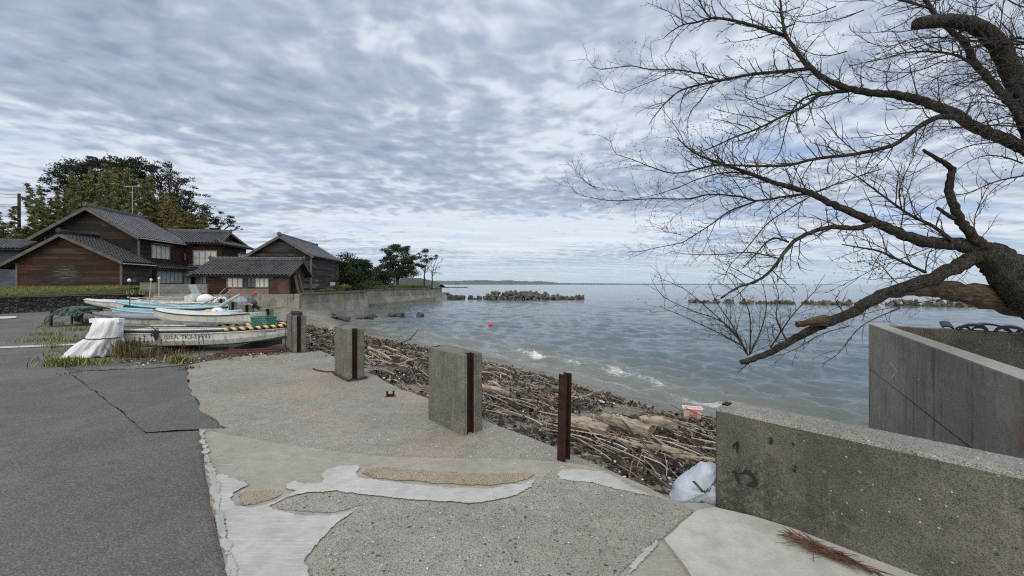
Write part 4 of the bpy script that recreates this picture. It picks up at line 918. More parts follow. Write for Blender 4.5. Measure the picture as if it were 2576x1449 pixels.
# concrete footing strip at the foot of the flared wall
# lawn
def lawn():
    mb = MB(); c4 = [Vector((-60, 14, .9)), Vector((-27.7, 20.2, .9)), Vector((-26.4, 28.6, .95)), Vector((-28.0, 29.2, 1.28)), Vector((-35.2, 28.1, 1.36)), Vector((-60, 26, 1.5))]
    mb.add(c4, [(0, 1, 2, 3, 4, 5)]); o = mb.build('lawn', MAT['lawn_soil']); o['kind'] = 'structure'
    gb = MB()
    for i in range(60000):
        s_ = random.random(); u = random.random() ** 0.8
        a = c4[0].lerp(c4[1], max(0.0, 0.55 + 0.45 * s_)) if s_ < 0.6 else c4[1].lerp(c4[2], (s_ - .6) / .4)
        b_ = Vector((-37, 27.8, 1.37)).lerp(c4[3], min(1, s_ / 0.8))
        p = a.lerp(b_, u) if False else Vector((random.uniform(-40, -26.5), random.uniform(17.5, 29), 0))
        if p.y > 28.1 + 0.16 * (p.x + 34.7): continue
        if p.x > -27.55 + (p.y - 20.2) * 0.155: continue
        if p.y < 14 + (p.x + 60) * 0.192 + 0.1: continue
        p.z = 0.9 + 0.43 * max(0, (p.y - 20.5) / 8)
        h_ = random.uniform(.05, .17) * (1.6 if random.random() < .08 else 1); q = random.uniform(0, 6.28); w_ = random.uniform(.012, .03)
        dx_, dy_ = math.cos(q) * w_, math.sin(q) * w_; lx, ly = random.gauss(0, .05), random.gauss(0, .05)
        gb.add([p + Vector((-dx_, -dy_, 0)), p + Vector((dx_, dy_, 0)), p + Vector((lx, ly, h_))], [(0, 1, 2)], 0, random.random())
    o = gb.build('lawn_grass', MAT['grass']); tag(o, 'green grass on the lawn in front of the red brown house', 'grass', kind='stuff')
lawn()

# ------------------------------------------------------------------ wooden houses
def slope_tiles(p00, p10, p01, p11, ncol, nrow, amp=0.065, step=0.055):
    """field of pantiles between the eave p00-p10 and the ridge p01-p11"""
    mb = MB(); p00, p10, p01, p11 = map(Vector, (p00, p10, p01, p11))
    nrm = (p10 - p00).cross(p01 - p00).normalized()
    if nrm.z < 0: nrm = -nrm
    sub = 5; nx = ncol * sub; rows = []
    wave = [math.sin(2 * math.pi * k / sub) * 0.5 + (0.5 if k in (1, 2) else 0) for k in range(sub)]
    for j in range(nrow):
        for e in (0, 1):
            t_ = (j + e) / nrow; lift = step * (1 - e); r_ = []
            for i in range(nx + 1):
                s_ = i / nx; q = p00.lerp(p10, s_).lerp(p01.lerp(p11, s_), t_)
                r_.append(q + nrm * (lift + amp * wave[i % sub]))
            rows.append(r_)
    n1 = nx + 1
    mb.v = [tuple(v_) for r_ in rows for v_ in r_]
    for j in range(len(rows) - 1):
        for i in range(nx): mb.f.append((j * n1 + i, j * n1 + i + 1, (j + 1) * n1 + i + 1, (j + 1) * n1 + i)); mb.m.append(0); mb.c.append(None)
    return mb, nrm
def roof_slope(parent, a, name, p00, p10, p01, p11, tmat, th=0.10, pitch=0.26, rowh=0.27):
    p00, p10, p01, p11 = map(Vector, (p00, p10, p01, p11))
    nc = max(4, int((p10 - p00).length / pitch)); nr = max(3, int((p01 - p00).length / rowh))
    mb, nrm = slope_tiles(p00, p10, p01, p11, nc, nr)
    lo = [q - nrm * 0.03 for q in (p00, p10, p11, p01)]; dn = [q - nrm * (0.03 + th) for q in (p00, p10, p11, p01)]
    mb.add(lo + dn, [(3, 2, 1, 0), (4, 5, 6, 7), (0, 1, 5, 4), (1, 2, 6, 5), (2, 3, 7, 6), (3, 0, 4, 7)], 1)
    return mb.build(name, [tmat, MAT['dark_wood']], parent)
def ridge_cap(parent, a, b_, mat, h_=0.2, w_=0.2, orn=True):
    a = Vector(a); b_ = Vector(b_); mb = MB(); mb.bar(a + Vector((0, 0, h_ * .45)), b_ + Vector((0, 0, h_ * .45)), w_, h_ * 0.9)
    d = b_ - a; n = max(2, int(d.length / 0.26)); dn = d.normalized()
    for i in range(n):
        c_ = a + d * ((i + .5) / n) + Vector((0, 0, h_ * 0.9)); mb.tube([c_ - dn * 0.115, c_ + dn * 0.10], [0.085, 0.075], 8)
    o = mb.build('ridge_cap', mat, parent)
    if orn:
        for e, s_ in ((a, -1), (b_, 1)):
            q = MB(); c_ = e + dn * (0.08 * s_)
            q.lathe([(0.02, -0.06), (0.16, -0.05), (0.19, 0.0), (0.16, 0.05), (0.02, 0.06)], 12, M=Matrix.Translation(c_ + Vector((0, 0, h_ * 0.75))) @ dn.to_track_quat('Z', 'Y').to_matrix().to_4x4())
            q.bar(c_ + Vector((0, 0, h_ * 1.1)), c_ + Vector((0, 0, h_ * 1.75)), 0.07, 0.09)
            q.build('ridge_ornament', mat, o)
    return o
def window(parent, face, u0, u1, z0, z1, at, n_, pane='curtain', frame='alu_frame', bars=0, hood=False, name='window'):
    """a window on the front (y = at, facing -y) or right (x = at, facing +x) wall; u runs along the wall"""
    def q(u, o_, z): return Vector((u, at - o_, z)) if face == 'front' else Vector((at + o_, u, z))
    mb = MB()
    def box(ua, ub, za, zb, oa, ob): 
        a = q(ua, oa, za); b_ = q(ub, ob, zb); mb.box(tuple(min(a[i], b_[i]) for i in range(3)), tuple(max(a[i], b_[i]) for i in range(3)))
    f = 0.055
    box(u0 - f, u1 + f, z0 - f, z0 - .001, -0.01, 0.075); box(u0 - f, u1 + f, z1 + .001, z1 + f, -0.01, 0.075); box(u0 - f, u0 - .001, z0, z1, -0.01, 0.07); box(u1 + .001, u1 + f, z0, z1, -0.01, 0.07)
    for i in range(1, n_):
        u = u0 + (u1 - u0) * i / n_; box(u - 0.022, u + 0.022, z0, z1, -0.005, 0.06 - 0.015 * (i % 2))
    for i in range(bars):
        z = z0 + (z1 - z0) * (i + 1) / (bars + 1); box(u0, u1, z - 0.012, z + 0.012, 0.0, 0.04)
    if hood: box(u0 - .12, u1 + .12, z1 + .10, z1 + .14, -0.01, 0.28)
    o = mb.build(name, MAT[frame], parent)
    pb = MB(); a = q(u0 + .001, 0.008, z0 + .001); b_ = q(u1 - .001, 0.02, z1 - .001); pb.box(tuple(min(a[i], b_[i]) for i in range(3)), tuple(max(a[i], b_[i]) for i in range(3)))
    pb.build('pane', MAT[pane], o); return o
ANG = R(8.9)
def house(name, O, label, cat='house'):
    root = empty(name, O, ANG); tag(root, label, cat); return root
def gable_walls(root, W_, L_, ze, zr, fr, mat, z0=-0.4, posts=None):
    mb = MB(); mb.prism([(0, 0, z0), (W_, 0, z0), (W_, 0, ze), (W_ * fr, 0, zr), (0, 0, ze)], (0, L_, 0)); o = mb.build('wall', mat, root)
    if posts:
        for x_ in (0, W_):
            p = MB(); s_ = -1 if x_ == 0 else 1
            p.box((x_ - 0.09 if s_ > 0 else x_ - 0.03, -0.045, z0), (x_ + 0.03 if s_ > 0 else x_ + 0.09, 0.06, ze - 0.15)); p.build('corner_post', posts, root)
    return o
def barge(root, a, b_, mat, w_=0.06, h_=0.2):
    mb = MB(); mb.bar(a, b_, w_, h_); mb.build('bargeboard', mat, root)

# A: low red-brown gable nearest the lawn
zb = 1.33
hA = house('wooden_house', (-34.7, 28.0, zb), 'low red brown wooden house with scorched pale patch on its gable')
gable_walls(hA, 6.47, 2.9, 1.86, 3.62, 0.448, MAT['red_siding'], posts=MAT['post_wood'])
ol, orr, fo_ = 0.95, 0.30, 0.35; sl = (3.62 - 1.86) / (6.47 * 0.448); sr = (3.62 - 1.86) / (6.47 * 0.552)
pk = (2.9, 3.80)
roof_slope(hA, None, 'roof', (6.47 + orr, -fo_, 1.98 - orr * sr), (6.47 + orr, 2.9, 1.98 - orr * sr), (pk[0], -fo_, pk[1]), (pk[0], 2.9, pk[1]), MAT['black_tile'])
roof_slope(hA, None, 'roof', (-ol, 2.9, 1.98 - ol * sl), (-ol, -fo_, 1.98 - ol * sl), (pk[0], 2.9, pk[1]), (pk[0], -fo_, pk[1]), MAT['black_tile'])
ridge_cap(hA, (pk[0], -fo_, 3.84), (pk[0], 2.7, 3.84), MAT['black_tile'], 0.2)
barge(hA, (-ol, -fo_ - 0.035, 1.90 - ol * sl), (pk[0], -fo_ - 0.035, 3.70), MAT['barge_wood']); barge(hA, (pk[0], -fo_ - 0.034, 3.70), (6.47 + orr, -fo_ - 0.034, 1.90 - orr * sr), MAT['barge_wood'])
g = MB(); g.tube([(6.47 + orr + .05, -fo_, 1.86 - orr * sr), (6.47 + orr + .05, 2.95, 1.86 - orr * sr)], 0.045, 6); g.build('gutter', MAT['galvanised'], hA)
mbs = MB(); mbs.box((6.50, 0.1, -0.3), (6.53, 2.9, 1.72)); mbs.build('side_boarding', MAT['grey_siding'], hA)

# B: big two-storey gable behind
hB = house('wooden_house', (-36.2, 31.0, zb), 'big dark two storey wooden house with long grey tiled roof')
WB, LB = 6.45, 5.6
gable_walls(hB, WB, LB, 4.02, 6.02, 0.484, MAT['dark_siding'], posts=MAT['post_wood'])
pk = (WB * 0.484, 6.24); so = 2.0 / (WB * 0.484)
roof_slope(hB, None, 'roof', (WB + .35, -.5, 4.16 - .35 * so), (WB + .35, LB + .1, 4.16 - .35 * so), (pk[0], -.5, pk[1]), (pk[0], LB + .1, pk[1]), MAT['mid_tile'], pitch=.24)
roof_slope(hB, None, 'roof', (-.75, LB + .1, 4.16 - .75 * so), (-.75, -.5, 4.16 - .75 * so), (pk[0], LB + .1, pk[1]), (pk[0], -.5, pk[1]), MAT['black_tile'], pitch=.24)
ridge_cap(hB, (pk[0], -.5, 6.27), (pk[0], LB, 6.27), MAT['grey_tile'], .2)
barge(hB, (-.75, -.54, 4.06 - .75 * so), (pk[0], -.54, 6.12), MAT['barge_wood'], h_=.22); barge(hB, (pk[0], -.538, 6.12), (WB + .35, -.538, 4.06 - .35 * so), MAT['barge_wood'], h_=.22)
g = MB(); g.tube([(WB + .42, -.5, 3.88), (WB + .42, LB, 3.88)], 0.05, 6); g.build('gutter', MAT['galvanised'], hB)
window(hB, 'right', 1.35, 3.45, 2.46, 3.52, WB, 4, hood=True, frame='wood_frame')
mbs = MB(); mbs.box((WB + .002, 3.75, 2.3), (WB + .03, 4.9, 3.3)); mbs.build('side_boarding', MAT['red_siding'], hB)
# ground-floor annex along the right side with its pent roof and row of windows
mbs = MB(); mbs.box((WB, .15, -0.4), (WB + 1.05, 4.6, 1.5)); mbs.build('annex_wall', MAT['dark_siding'], hB)
roof_slope(hB, None, 'pent_roof', (WB + 1.5, .15, 1.52), (WB + 1.5, 4.7, 1.52), (WB, .15, 2.05), (WB, 4.7, 2.05), MAT['black_tile'])
window(hB, 'right', .35, 3.35, 0.36, 1.34, WB + 1.05, 6, hood=True, frame='wood_frame', pane='frosted')
mbs = MB(); mbs.box((WB + 1.05, 3.6, 0.95), (WB + 1.75, 5.2, 1.32)); mbs.box((WB + 1.0, 3.5, 1.325), (WB + 1.85, 5.3, 1.38)); mbs.build('porch', MAT['alu_frame'], hB)
window(hB, 'right', 3.7, 4.5, -.1, .9, WB + 1.05, 2, pane='curtain', frame='alu_frame', name='door')

# C: two-storey wing with its ridge across
hC = house('wooden_house', (-31.9, 37.3, zb), 'two storey wooden wing with grey pantiled roof facing the sea')
WC, LC = 4.35, 4.7
mb = MB(); mb.box((0, 0, -.4), (WC, LC, 4.1)); mb.prism([(WC - .6, 0.2, 4.105), (WC - .6, LC - .2, 4.105), (WC - .6, LC / 2, 5.2)], (-3.5, 0, 0)); mb.build('wall', MAT['red_dark_siding'], hC)
roof_slope(hC, None, 'roof', (-1.6, -.55, 4.08), (WC + .25, -.55, 4.08), (-1.6, LC / 2, 5.42), (WC - .35, LC / 2, 5.42), MAT['grey_tile'])
roof_slope(hC, None, 'roof', (WC + .25, LC + .55, 4.08), (-1.6, LC + .55, 4.08), (WC - .35, LC / 2, 5.42), (-1.6, LC / 2, 5.42), MAT['grey_tile'])
ridge_cap(hC, (-1.6, LC / 2, 5.42), (WC - .4, LC / 2, 5.42), MAT['grey_tile'], .22)
roof_slope(hC, None, 'skirt_roof', (WC + .6, -.5, 4.0), (WC + .6, LC + .6, 4.0), (WC - .5, -.1, 4.52), (WC - .5, LC + .2, 4.52), MAT['grey_tile'])
barge(hC, (WC + .22, -.5, 4.05), (WC - .36, LC / 2, 5.36), MAT['barge_wood']); barge(hC, (WC - .36, LC / 2, 5.36), (WC + .22, LC + .5, 4.05), MAT['barge_wood'])
window(hC, 'front', 2.0, 3.95, 2.05, 3.38, 0, 4, frame='wood_frame', bars=1); window(hC, 'front', .85, 1.3, 2.55, 3.1, 0, 2, frame='wood_frame')
window(hC, 'front', 2.15, 3.35, .2, 1.1, 0, 2, frame='wood_frame'); window(hC, 'right', 3.0, 4.4, 2.75, 3.4, WC, 2, frame='wood_frame', hood=True)
mb = MB(); mb.box((1.8, -.55, 1.85), (4.1, 0, 1.92)); mb.box((1.8, -.55, 2.0), (4.1, -.52, 2.05)); 
for i in range(12): mb.box((1.85 + i * .2, -.545, 1.92), (1.87 + i * .2, -.525, 2.0))
mb.build('balcony', MAT['wood_frame'], hC)
roof_slope(hC, None, 'pent_roof', (-.3, -1.0, 1.62), (WC, -1.0, 1.62), (-.3, 0, 1.84), (WC, 0, 1.84), MAT['grey_tile'])
mb = MB(); mb.box((.1, -.02, -.4), (1.6, 0.0, 1.4)); mb.build('dark_doorway', MAT['dark_wood'], hC)

# D: tall barn on the right
hD = house('wooden_barn', (-22.55, 34.6, .82), 'tall weathered grey board barn with tiled gable roof near the sea wall', 'barn')
WD, LD = 4.88, 9.0
gable_walls(hD, WD, LD, 3.28, 4.80, 0.49, MAT['grey_siding'], posts=MAT['post_wood'])
pk = (WD * .49, 4.98); so = 1.52 / (WD * .49)
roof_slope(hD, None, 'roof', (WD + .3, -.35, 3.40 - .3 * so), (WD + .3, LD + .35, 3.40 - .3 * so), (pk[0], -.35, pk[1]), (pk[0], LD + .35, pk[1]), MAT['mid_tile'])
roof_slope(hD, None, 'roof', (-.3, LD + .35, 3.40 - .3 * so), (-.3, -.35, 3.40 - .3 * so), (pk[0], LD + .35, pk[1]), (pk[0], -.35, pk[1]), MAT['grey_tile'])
ridge_cap(hD, (pk[0], -.35, 4.99), (pk[0], LD + .35, 4.99), MAT['mid_tile'], .16)
barge(hD, (-.3, -.39, 3.32 - .3 * so), (pk[0], -.39, 4.88), MAT['barge_wood'], h_=.22); barge(hD, (pk[0], -.388, 4.88), (WD + .3, -.388, 3.32 - .3 * so), MAT['barge_wood'], h_=.22)
sg_ = MB(); sg_.box((WD + .002, 5.6, .0), (WD + .04, 7.3, .95)); sg_.build('white_board', MAT['white_sign'], hD)

# S: small tiled shed on the quay
hS = house('tiled_shed', (-22.75, 29.7, .82), 'small mud walled shed with grey pantiled roof on the quay', 'shed')
WS, LS = 5.75, 3.3
mb = MB(); mb.prism([(0, 0, -.2), (0, LS, -.2), (0, LS, 1.55), (0, LS / 2, 2.55), (0, 0, 1.55)], (WS, 0, 0)); mb.build('wall', MAT['mud_wall'], hS)
mb = MB(); mb.box((1.55, -.035, -.2), (4.35, 0, .42)); mb.build('plaster_panel', MAT['mud_pale'], hS)
mb = MB(); mb.box((0.02, -.03, -.2), (1.5, -.002, 1.35)); mb.build('board_panel', MAT['red_dark_siding'], hS)
roof_slope(hS, None, 'roof', (-.85, -.45, 1.42), (WS + .15, -.45, 1.42), (-.5, LS / 2, 2.66), (WS + .45, LS / 2, 2.66), MAT['grey_tile'], pitch=.25, rowh=.22)
roof_slope(hS, None, 'roof', (WS + .55, LS + .45, 1.42), (-.5, LS + .45, 1.42), (WS + .45, LS / 2, 2.66), (-.5, LS / 2, 2.66), MAT['grey_tile'], pitch=.25)
ridge_cap(hS, (-.5, LS / 2, 2.68), (WS + .45, LS / 2, 2.68), MAT['grey_tile'], .17)
barge(hS, (WS + .18, -.42, 1.36), (WS + .46, LS / 2, 2.58), MAT['barge_wood'], h_=.16); barge(hS, (WS + .46, LS / 2, 2.58), (WS + .56, LS + .42, 1.36), MAT['barge_wood'], h_=.16)
window(hS, 'front', 1.5, 2.5, .55, 1.2, -.002, 3, frame='wood_frame', bars=2); window(hS, 'front', 2.85, 3.35, .55, 1.2, -.002, 2, pane='glass_dark', frame='dark_wood', bars=1); window(hS, 'front', 3.42, 4.3, .55, 1.2, -.002, 3, frame='wood_frame', bars=2)
mb = MB(); mb.bar((1.1, -.12, 1.22), (4.7, -.12, 1.22), .05, .05); mb.bar((1.1, -.12, 1.3), (1.1, 0, 1.3), .04, .04); mb.build('rail', MAT['wood_frame'], hS)
# far-left blue grey shed
hZ = house('metal_shed', (-50.5, 32.0, 1.2), 'blue grey sheet metal shed at the left picture edge', 'shed')
mb = MB(); mb.box((0, 0, -.3), (9.4, 5, 3.3)); mb.build('wall', MAT['blue_sheet'], hZ)
roof_slope(hZ, None, 'roof', (-.5, -.5, 3.3), (9.9, -.5, 3.3), (-.5, 2.5, 4.35), (9.0, 2.5, 4.35), MAT['mid_tile'])
roof_slope(hZ, None, 'roof', (9.9, 5.5, 3.3), (-.5, 5.5, 3.3), (9.0, 2.5, 4.35), (-.5, 2.5, 4.35), MAT['mid_tile'])

# block wall along the yard
def block(px0, px1, Y0, Y1, zt, label, y0=.8):
    a = P(px0, 720, Y0); b_ = P(px1, 720, Y1); a.z = b_.z = 0; d = b_ - a
    o = empty('block_wall', (a.x, a.y, y0), math.atan2(d.y, d.x)); mb = MB(); mb.box((0, 0, -.1), (d.length, .12, zt - y0)); mb.build('block_work', MAT['block_wall'], o)
    cp = MB(); cp.box((-.02, -.015, zt - y0 + .002), (d.length + .02, .135, zt - y0 + .05)); cp.build('wall_coping', MAT['block_concrete'], o); tag(o, label, 'wall'); return o
block(396, 521, 28.2, 28.6, 1.52, 'grey concrete block wall between the house and the tiled shed')
bw = block(352, 394, 28.3, 28.2, 1.62, 'short pale plastered gate wall left of the block wall')
# TV mast on the big house roof, utility pole with lamp arm, wires
c_ = P(333, 547, 36.5); mb = MB(); tp = P(333, 468, 36.5); mb.tube([c_ - Vector((0, 0, .35)), tp], .02, 5); root = empty('tv_antenna', c_); 
def local(mb, root):
    mb.v = [tuple(Vector(v_) - root.location) for v_ in mb.v]; return mb
local(mb, root).build('mast', MAT['galvanised'], root)
m2 = MB(); m2.bar(tp + Vector((-.75, 0, -.05)), tp + Vector((.75, 0, 0)), .03, .03)
for i in range(7): m2.bar(tp + Vector((-.7 + i * .23, -.3, -.03)), tp + Vector((-.7 + i * .23, .3, -.03)), .015, .015)
m2.bar(tp + Vector((-.3, 0, -.6)), tp + Vector((.3, 0, -.55)), .02, .02); local(m2, root).build('aerial', MAT['galvanised'], root); tag(root, 'thin TV aerial mast standing on the big house roof', 'antenna')
b_ = P(48, 640, 46); tp = P(48, 487, 46); root = empty('utility_pole', b_); mb = MB(); mb.tube([b_ - Vector((0, 0, 4)), tp], [.17, .13], 8); local(mb, root).build('pole', MAT['trunk_far'], root)
m2 = MB(); m2.bar(P(55, 497, 46), P(92, 509, 46), .22, .25); local(m2, root).build('lamp_arm', MAT['line_black'], root); tag(root, 'dark utility pole with a slanting arm among the bamboo', 'utility pole')
for i, (y0, y1) in enumerate(((470, 490), (480, 497), (504, 513), (509, 518))):
    mb = MB(); a = P(-120, y0 - 22, 40); b_ = P(48, y1, 46); pts = [a.lerp(b_, k / 10) - Vector((0, 0, .5 * math.sin(math.pi * k / 10))) for k in range(11)]; mb.tube(pts, .025, 4); o = mb.build('power_line', MAT['line_black'])
    tag(o, ['highest of the thin power lines at the left edge', 'second highest thin power line at the left edge', 'third highest thin power line at the left edge', 'lowest of the thin power lines at the left edge'][i], 'cable', 'power lines at the left edge')
# ------------------------------------------------------------------ foliage
def leafcloud(mb, centre, rad, n, size, tone0=0.5, spread=0.35, shell=0.55, flat=1.0):
    """leaf-sized faces through an uneven clump"""
    c_ = Vector(centre); rx, ry, rz = rad
    for _ in range(n):
        while True:
            v_ = Vector((random.gauss(0, 1), random.gauss(0, 1), random.gauss(0, 1)))
            if v_.length > 1e-3: break
        v_.normalize(); q = shell + (1 - shell) * random.random() if random.random() < .8 else random.random()
        p = c_ + Vector((v_.x * rx, v_.y * ry, v_.z * rz)) * q
        a = Vector((random.gauss(0, 1), random.gauss(0, 1), random.gauss(0, .6) * flat)).normalized(); b_ = a.orthogonal(); b_.rotate(Matrix.Rotation(random.uniform(0, 6.28), 3, a)); s_ = size * random.uniform(.55, 1.3)
        b_ = b_ * (s_ * .45); a = a * s_
        mb.add([p - a * .5, p + b_ * .5, p + a * .5, p - b_ * .5], [(0, 1, 2, 3)], 0, min(1, max(0, tone0 + random.gauss(0, spread * .5))))
def branch_pts(a, b_, sag=0.0, k=6, wob=.05):
    a = Vector(a); b_ = Vector(b_); L_ = (b_ - a).length
    return [a.lerp(b_, i / k) + Vector((random.uniform(-1, 1), random.uniform(-1, 1), random.uniform(-1, 1))) * (wob * L_ * (0 if i in (0,) else 1)) + Vector((0, 0, sag * math.sin(math.pi * i / k))) for i in range(k + 1)]
def tree(name, base, clumps, leaf, nper, size, label, r0=.35, cat='tree', group=None, fork=.45, flat=1.0, tone=None, extra_twigs=0, full=1.0):
    """clumps: list of (centre, radius or radii) in world space; each is reached by a limb"""
    base = Vector(base); root = empty(name, base); tag(root, label, cat, group)
    cx_ = sum((Vector(c) for c, _ in clumps), Vector()) / len(clumps)
    tr = MB(); fk = base.lerp(Vector((base.x * .6 + cx_.x * .4, base.y * .6 + cx_.y * .4, cx_.z)), fork)
    tr.tube(branch_pts(base - Vector((0, 0, .5)), fk, 0, 6, .03), [r0 * (1.25 - .5 * i / 6) for i in range(7)], 8)
    cr = MB(); allr = []
    for c, r_ in clumps:
        c = Vector(c); rr = (r_, r_, r_ * .7) if not hasattr(r_, '__len__') else r_
        tr.tube(branch_pts(fk, c, 0, 6, .05), [r0 * .45 * (1 - .8 * i / 6) for i in range(7)], 5)
        for _ in range(3 + extra_twigs):
            e = c + Vector((random.uniform(-1, 1) * rr[0], random.uniform(-1, 1) * rr[1], random.uniform(-.5, 1) * rr[2])) * .95
            tr.tube(branch_pts(fk.lerp(c, random.uniform(.6, 1)), e, 0, 4, .08), [r0 * .13 * (1 - .18 * i) for i in range(5)], 4)
        cov = nper / 110.0; tot = cov * math.pi * rr[0] * rr[2] / (size * size * .30); k = max(4, int(4 + rr[0] * rr[2] * 2.2)); vol = tot / nper
        for _ in range(k):
            d = Vector((random.gauss(0, .5), random.gauss(0, .5), random.gauss(0, .5)))
            s_ = random.uniform(.32, .62) * full; tn = (random.uniform(.2, .8) if tone is None else tone + random.uniform(-.25, .25))
            leafcloud(cr, c + Vector((d.x * rr[0], d.y * rr[1], d.z * rr[2])), (rr[0] * s_, rr[1] * s_, rr[2] * s_ * .7), int(nper * vol / k), size, tn, .4, .35, flat)
    local(tr, root).build('trunk', MAT['trunk_far'], root, smooth=True); local(cr, root).build('crown', MAT[leaf], root); return root
# big spreading trees behind the houses
def px_clumps(lst, Y, dy=2.0):
    o = []
    for x_, y_, r_ in lst: o.append((P(x_, y_, Y + random.uniform(-dy, dy)), (r_[0] * Y / F, r_[0] * Y / F, r_[1] * Y / F) if hasattr(r_, '__len__') else (r_ * Y / F, r_ * Y / F, r_ * .72 * Y / F)))
    return o
c1 = [(150, 455, (36, 24)), (175, 432, (40, 26)), (195, 417, (34, 20)), (222, 411, (34, 20)), (240, 434, (44, 28)), (270, 419, (40, 24)), (300, 409, (36, 20)), (330, 414, (36, 22)), (300, 435, (50, 30)), (345, 430, (40, 26)), (210, 455, (50, 30)), (260, 470, (46, 28)), (320, 470, (40, 28)), (135, 470, (24, 14)), (365, 450, (34, 26))]
tree('broadleaf_tree', P(270, 640, 56), px_clumps(c1, 56), 'leaf_dark', 330, .26, 'broad dark evergreen crown, highest behind the houses', .6, group='trees behind the houses', tone=.45)
c2 = [(390, 425, (30, 18)), (420, 440, (30, 18)), (445, 455, (30, 18)), (405, 465, (36, 24)), (455, 485, (32, 22)), (480, 490, (26, 18)), (500, 515, (26, 18)), (470, 515, (32, 22)), (520, 540, (22, 16)), (490, 545, (30, 22)), (540, 560, (18, 12)), (435, 500, (30, 24)), (425, 410, (14, 8)), (372, 412, (20, 12)), (510, 570, (26, 18))]
tree('broadleaf_tree', P(440, 650, 58), px_clumps(c2, 58), 'leaf_dark', 150, .22, 'thin crowned spreading tree sloping down right of the evergreen crown', .45, group='trees behind the houses', tone=.6, extra_twigs=8)
c3 = [(565, 552, (22, 12)), (585, 560, (18, 10)), (545, 575, (20, 12)), (598, 574, (9, 5))]
tree('broadleaf_tree', P(520, 650, 57), px_clumps(c3, 57), 'leaf_green', 230, .22, 'small twisted tree leaning out lowest to the right behind the wing', .25, group='trees behind the houses', tone=.5, extra_twigs=9)
c4 = [(425, 520, (34, 22)), (440, 540, (46, 30)), (410, 560, (40, 26)), (470, 565, (36, 26)), (500, 588, (30, 20)), (380, 520, (30, 22)), (365, 560, (34, 24))]
tree('broadleaf_tree', P(430, 650, 54), px_clumps(c4, 54), 'leaf_green', 460, .25, 'round deep green tree behind the bamboo above the wing roof', .35, group='trees behind the houses', tone=.35)
c5 = [(20, 598, (40, 22)), (60, 585, (30, 18)), (95, 600, (34, 20)), (-30, 592, (40, 24)), (70, 612, (40, 20)), (5, 580, (24, 14)), (120, 608, (28, 18)), (40, 615, (60, 16))]
tree('broadleaf_tree', P(40, 660, 48), px_clumps(c5, 48), 'leaf_green', 230, .25, 'dark green bushy tree at the left edge behind the blue shed', .3, group='trees behind the houses', tone=.35)
# bamboo grove
def bamboo_mesh(seed, leaf):
    random.seed(seed); H_ = 10.0; lean = random.uniform(-.9, .9); cu = MB(); lf = MB()
    pts = [Vector((lean * (k / 12) ** 2.2, random.uniform(-.02, .02), H_ * k / 12)) for k in range(13)]
    cu.tube(pts, [.055 * (1 - .85 * k / 12) for k in range(13)], 5)
    for k in range(34):
        t_ = .22 + .75 * (k + random.random()) / 26; i = min(11, int(t_ * 12)); c_ = pts[i].lerp(pts[i + 1], t_ * 12 - i)
        L_ = (.16 + 1.05 * min(1, max(0.0, (1.02 - t_) * 1.6)) ** .8) * random.uniform(.55, 1.05); a = random.uniform(0, 6.28); e = c_ + Vector((math.cos(a) * L_, math.sin(a) * L_, L_ * random.uniform(-.05, .45)))
        cu.tube([c_, c_.lerp(e, .5) + Vector((0, 0, .1)), e], [.012, .008, .004], 3, cap=False)
        tn = random.uniform(.15, .85)
        for _ in range(70):
            q = random.uniform(.3, 1.05); p = c_.lerp(e, q) + Vector((random.gauss(0, .12), random.gauss(0, .12), random.gauss(0, .08)))
            d = Vector((random.gauss(0, .5) + math.cos(a) * .5, random.gauss(0, .5) + math.sin(a) * .5, -.45 + random.gauss(0, .35))).normalized() * random.uniform(.18, .36); s_ = d.orthogonal().normalized() * .05; s_.rotate(Matrix.Rotation(random.uniform(0, 3.14), 3, d.normalized()))
            lf.add([p, p + d * .4 + s_, p + d, p + d * .4 - s_], [(0, 1, 2, 3)], 0, min(1, max(0, tn + random.gauss(0, .18))))
    r_ = empty('bamboo', (0, 0, 0)); cu.build('culm', MAT['bamboo_pole'] if leaf == 'leaf_bamboo_tan' else MAT['trunk_far'], r_); lf.build('foliage', MAT[leaf], r_); return r_
protos = [bamboo_mesh(1, 'leaf_bamboo'), bamboo_mesh(2, 'leaf_bamboo'), bamboo_mesh(3, 'leaf_bamboo'), bamboo_mesh(4, 'leaf_bamboo_tan'), bamboo_mesh(5, 'leaf_bamboo_tan')]
used_ = set(); random.seed(21)
spots = []
for i in range(84):
    x_ = 60 + (505 - 60) * (i + random.random()) / 84
    top = np.interp(x_, [60, 85, 100, 150, 200, 260, 330, 370, 400, 440, 480, 505], [590, 555, 530, 496, 474, 462, 466, 490, 520, 520, 535, 565]) + random.uniform(6, 50)
    spots.append((x_, top, 44 + random.uniform(-2.5, 4.0)))
spots = [q for q in spots if q[0] > 105 or random.random() < .35] + [(88, 505, 45), (40, 550, 45), (30, 565, 46), (112, 510, 45)]
for x_, top, Y in spots:
    tan = (385 < x_ < 480) or (random.random() < .08 and 200 < x_ < 400)
    k = random.choice((3, 4)) if tan else random.choice((0, 1, 2))
    if x_ < 100: k = random.choice((0, 1))
    tpt = P(x_, top, Y); H_ = tpt.z - 1.0
    o = protos[k] if k not in used_ else copy_tree(protos[k]); used_.add(k)
    o.location = (tpt.x, Y, 1.0); sc_ = H_ / 10.0; o.scale = (min(1.25, .75 + .35 * random.random()),) * 2 + (sc_,); o.rotation_euler = (0, 0, random.uniform(0, 6.28))
    tag(o, 'yellow brown feathery bamboo in the grove behind the houses' if tan else 'olive green feathery bamboo in the grove behind the houses', 'bamboo', 'yellow brown bamboo of the grove' if tan else 'olive green bamboo of the grove')
for k, pr in enumerate(protos):
    if k not in used_: 
        for ch in list(pr.children): bpy.data.objects.remove(ch)
        bpy.data.objects.remove(pr)
random.seed(33)
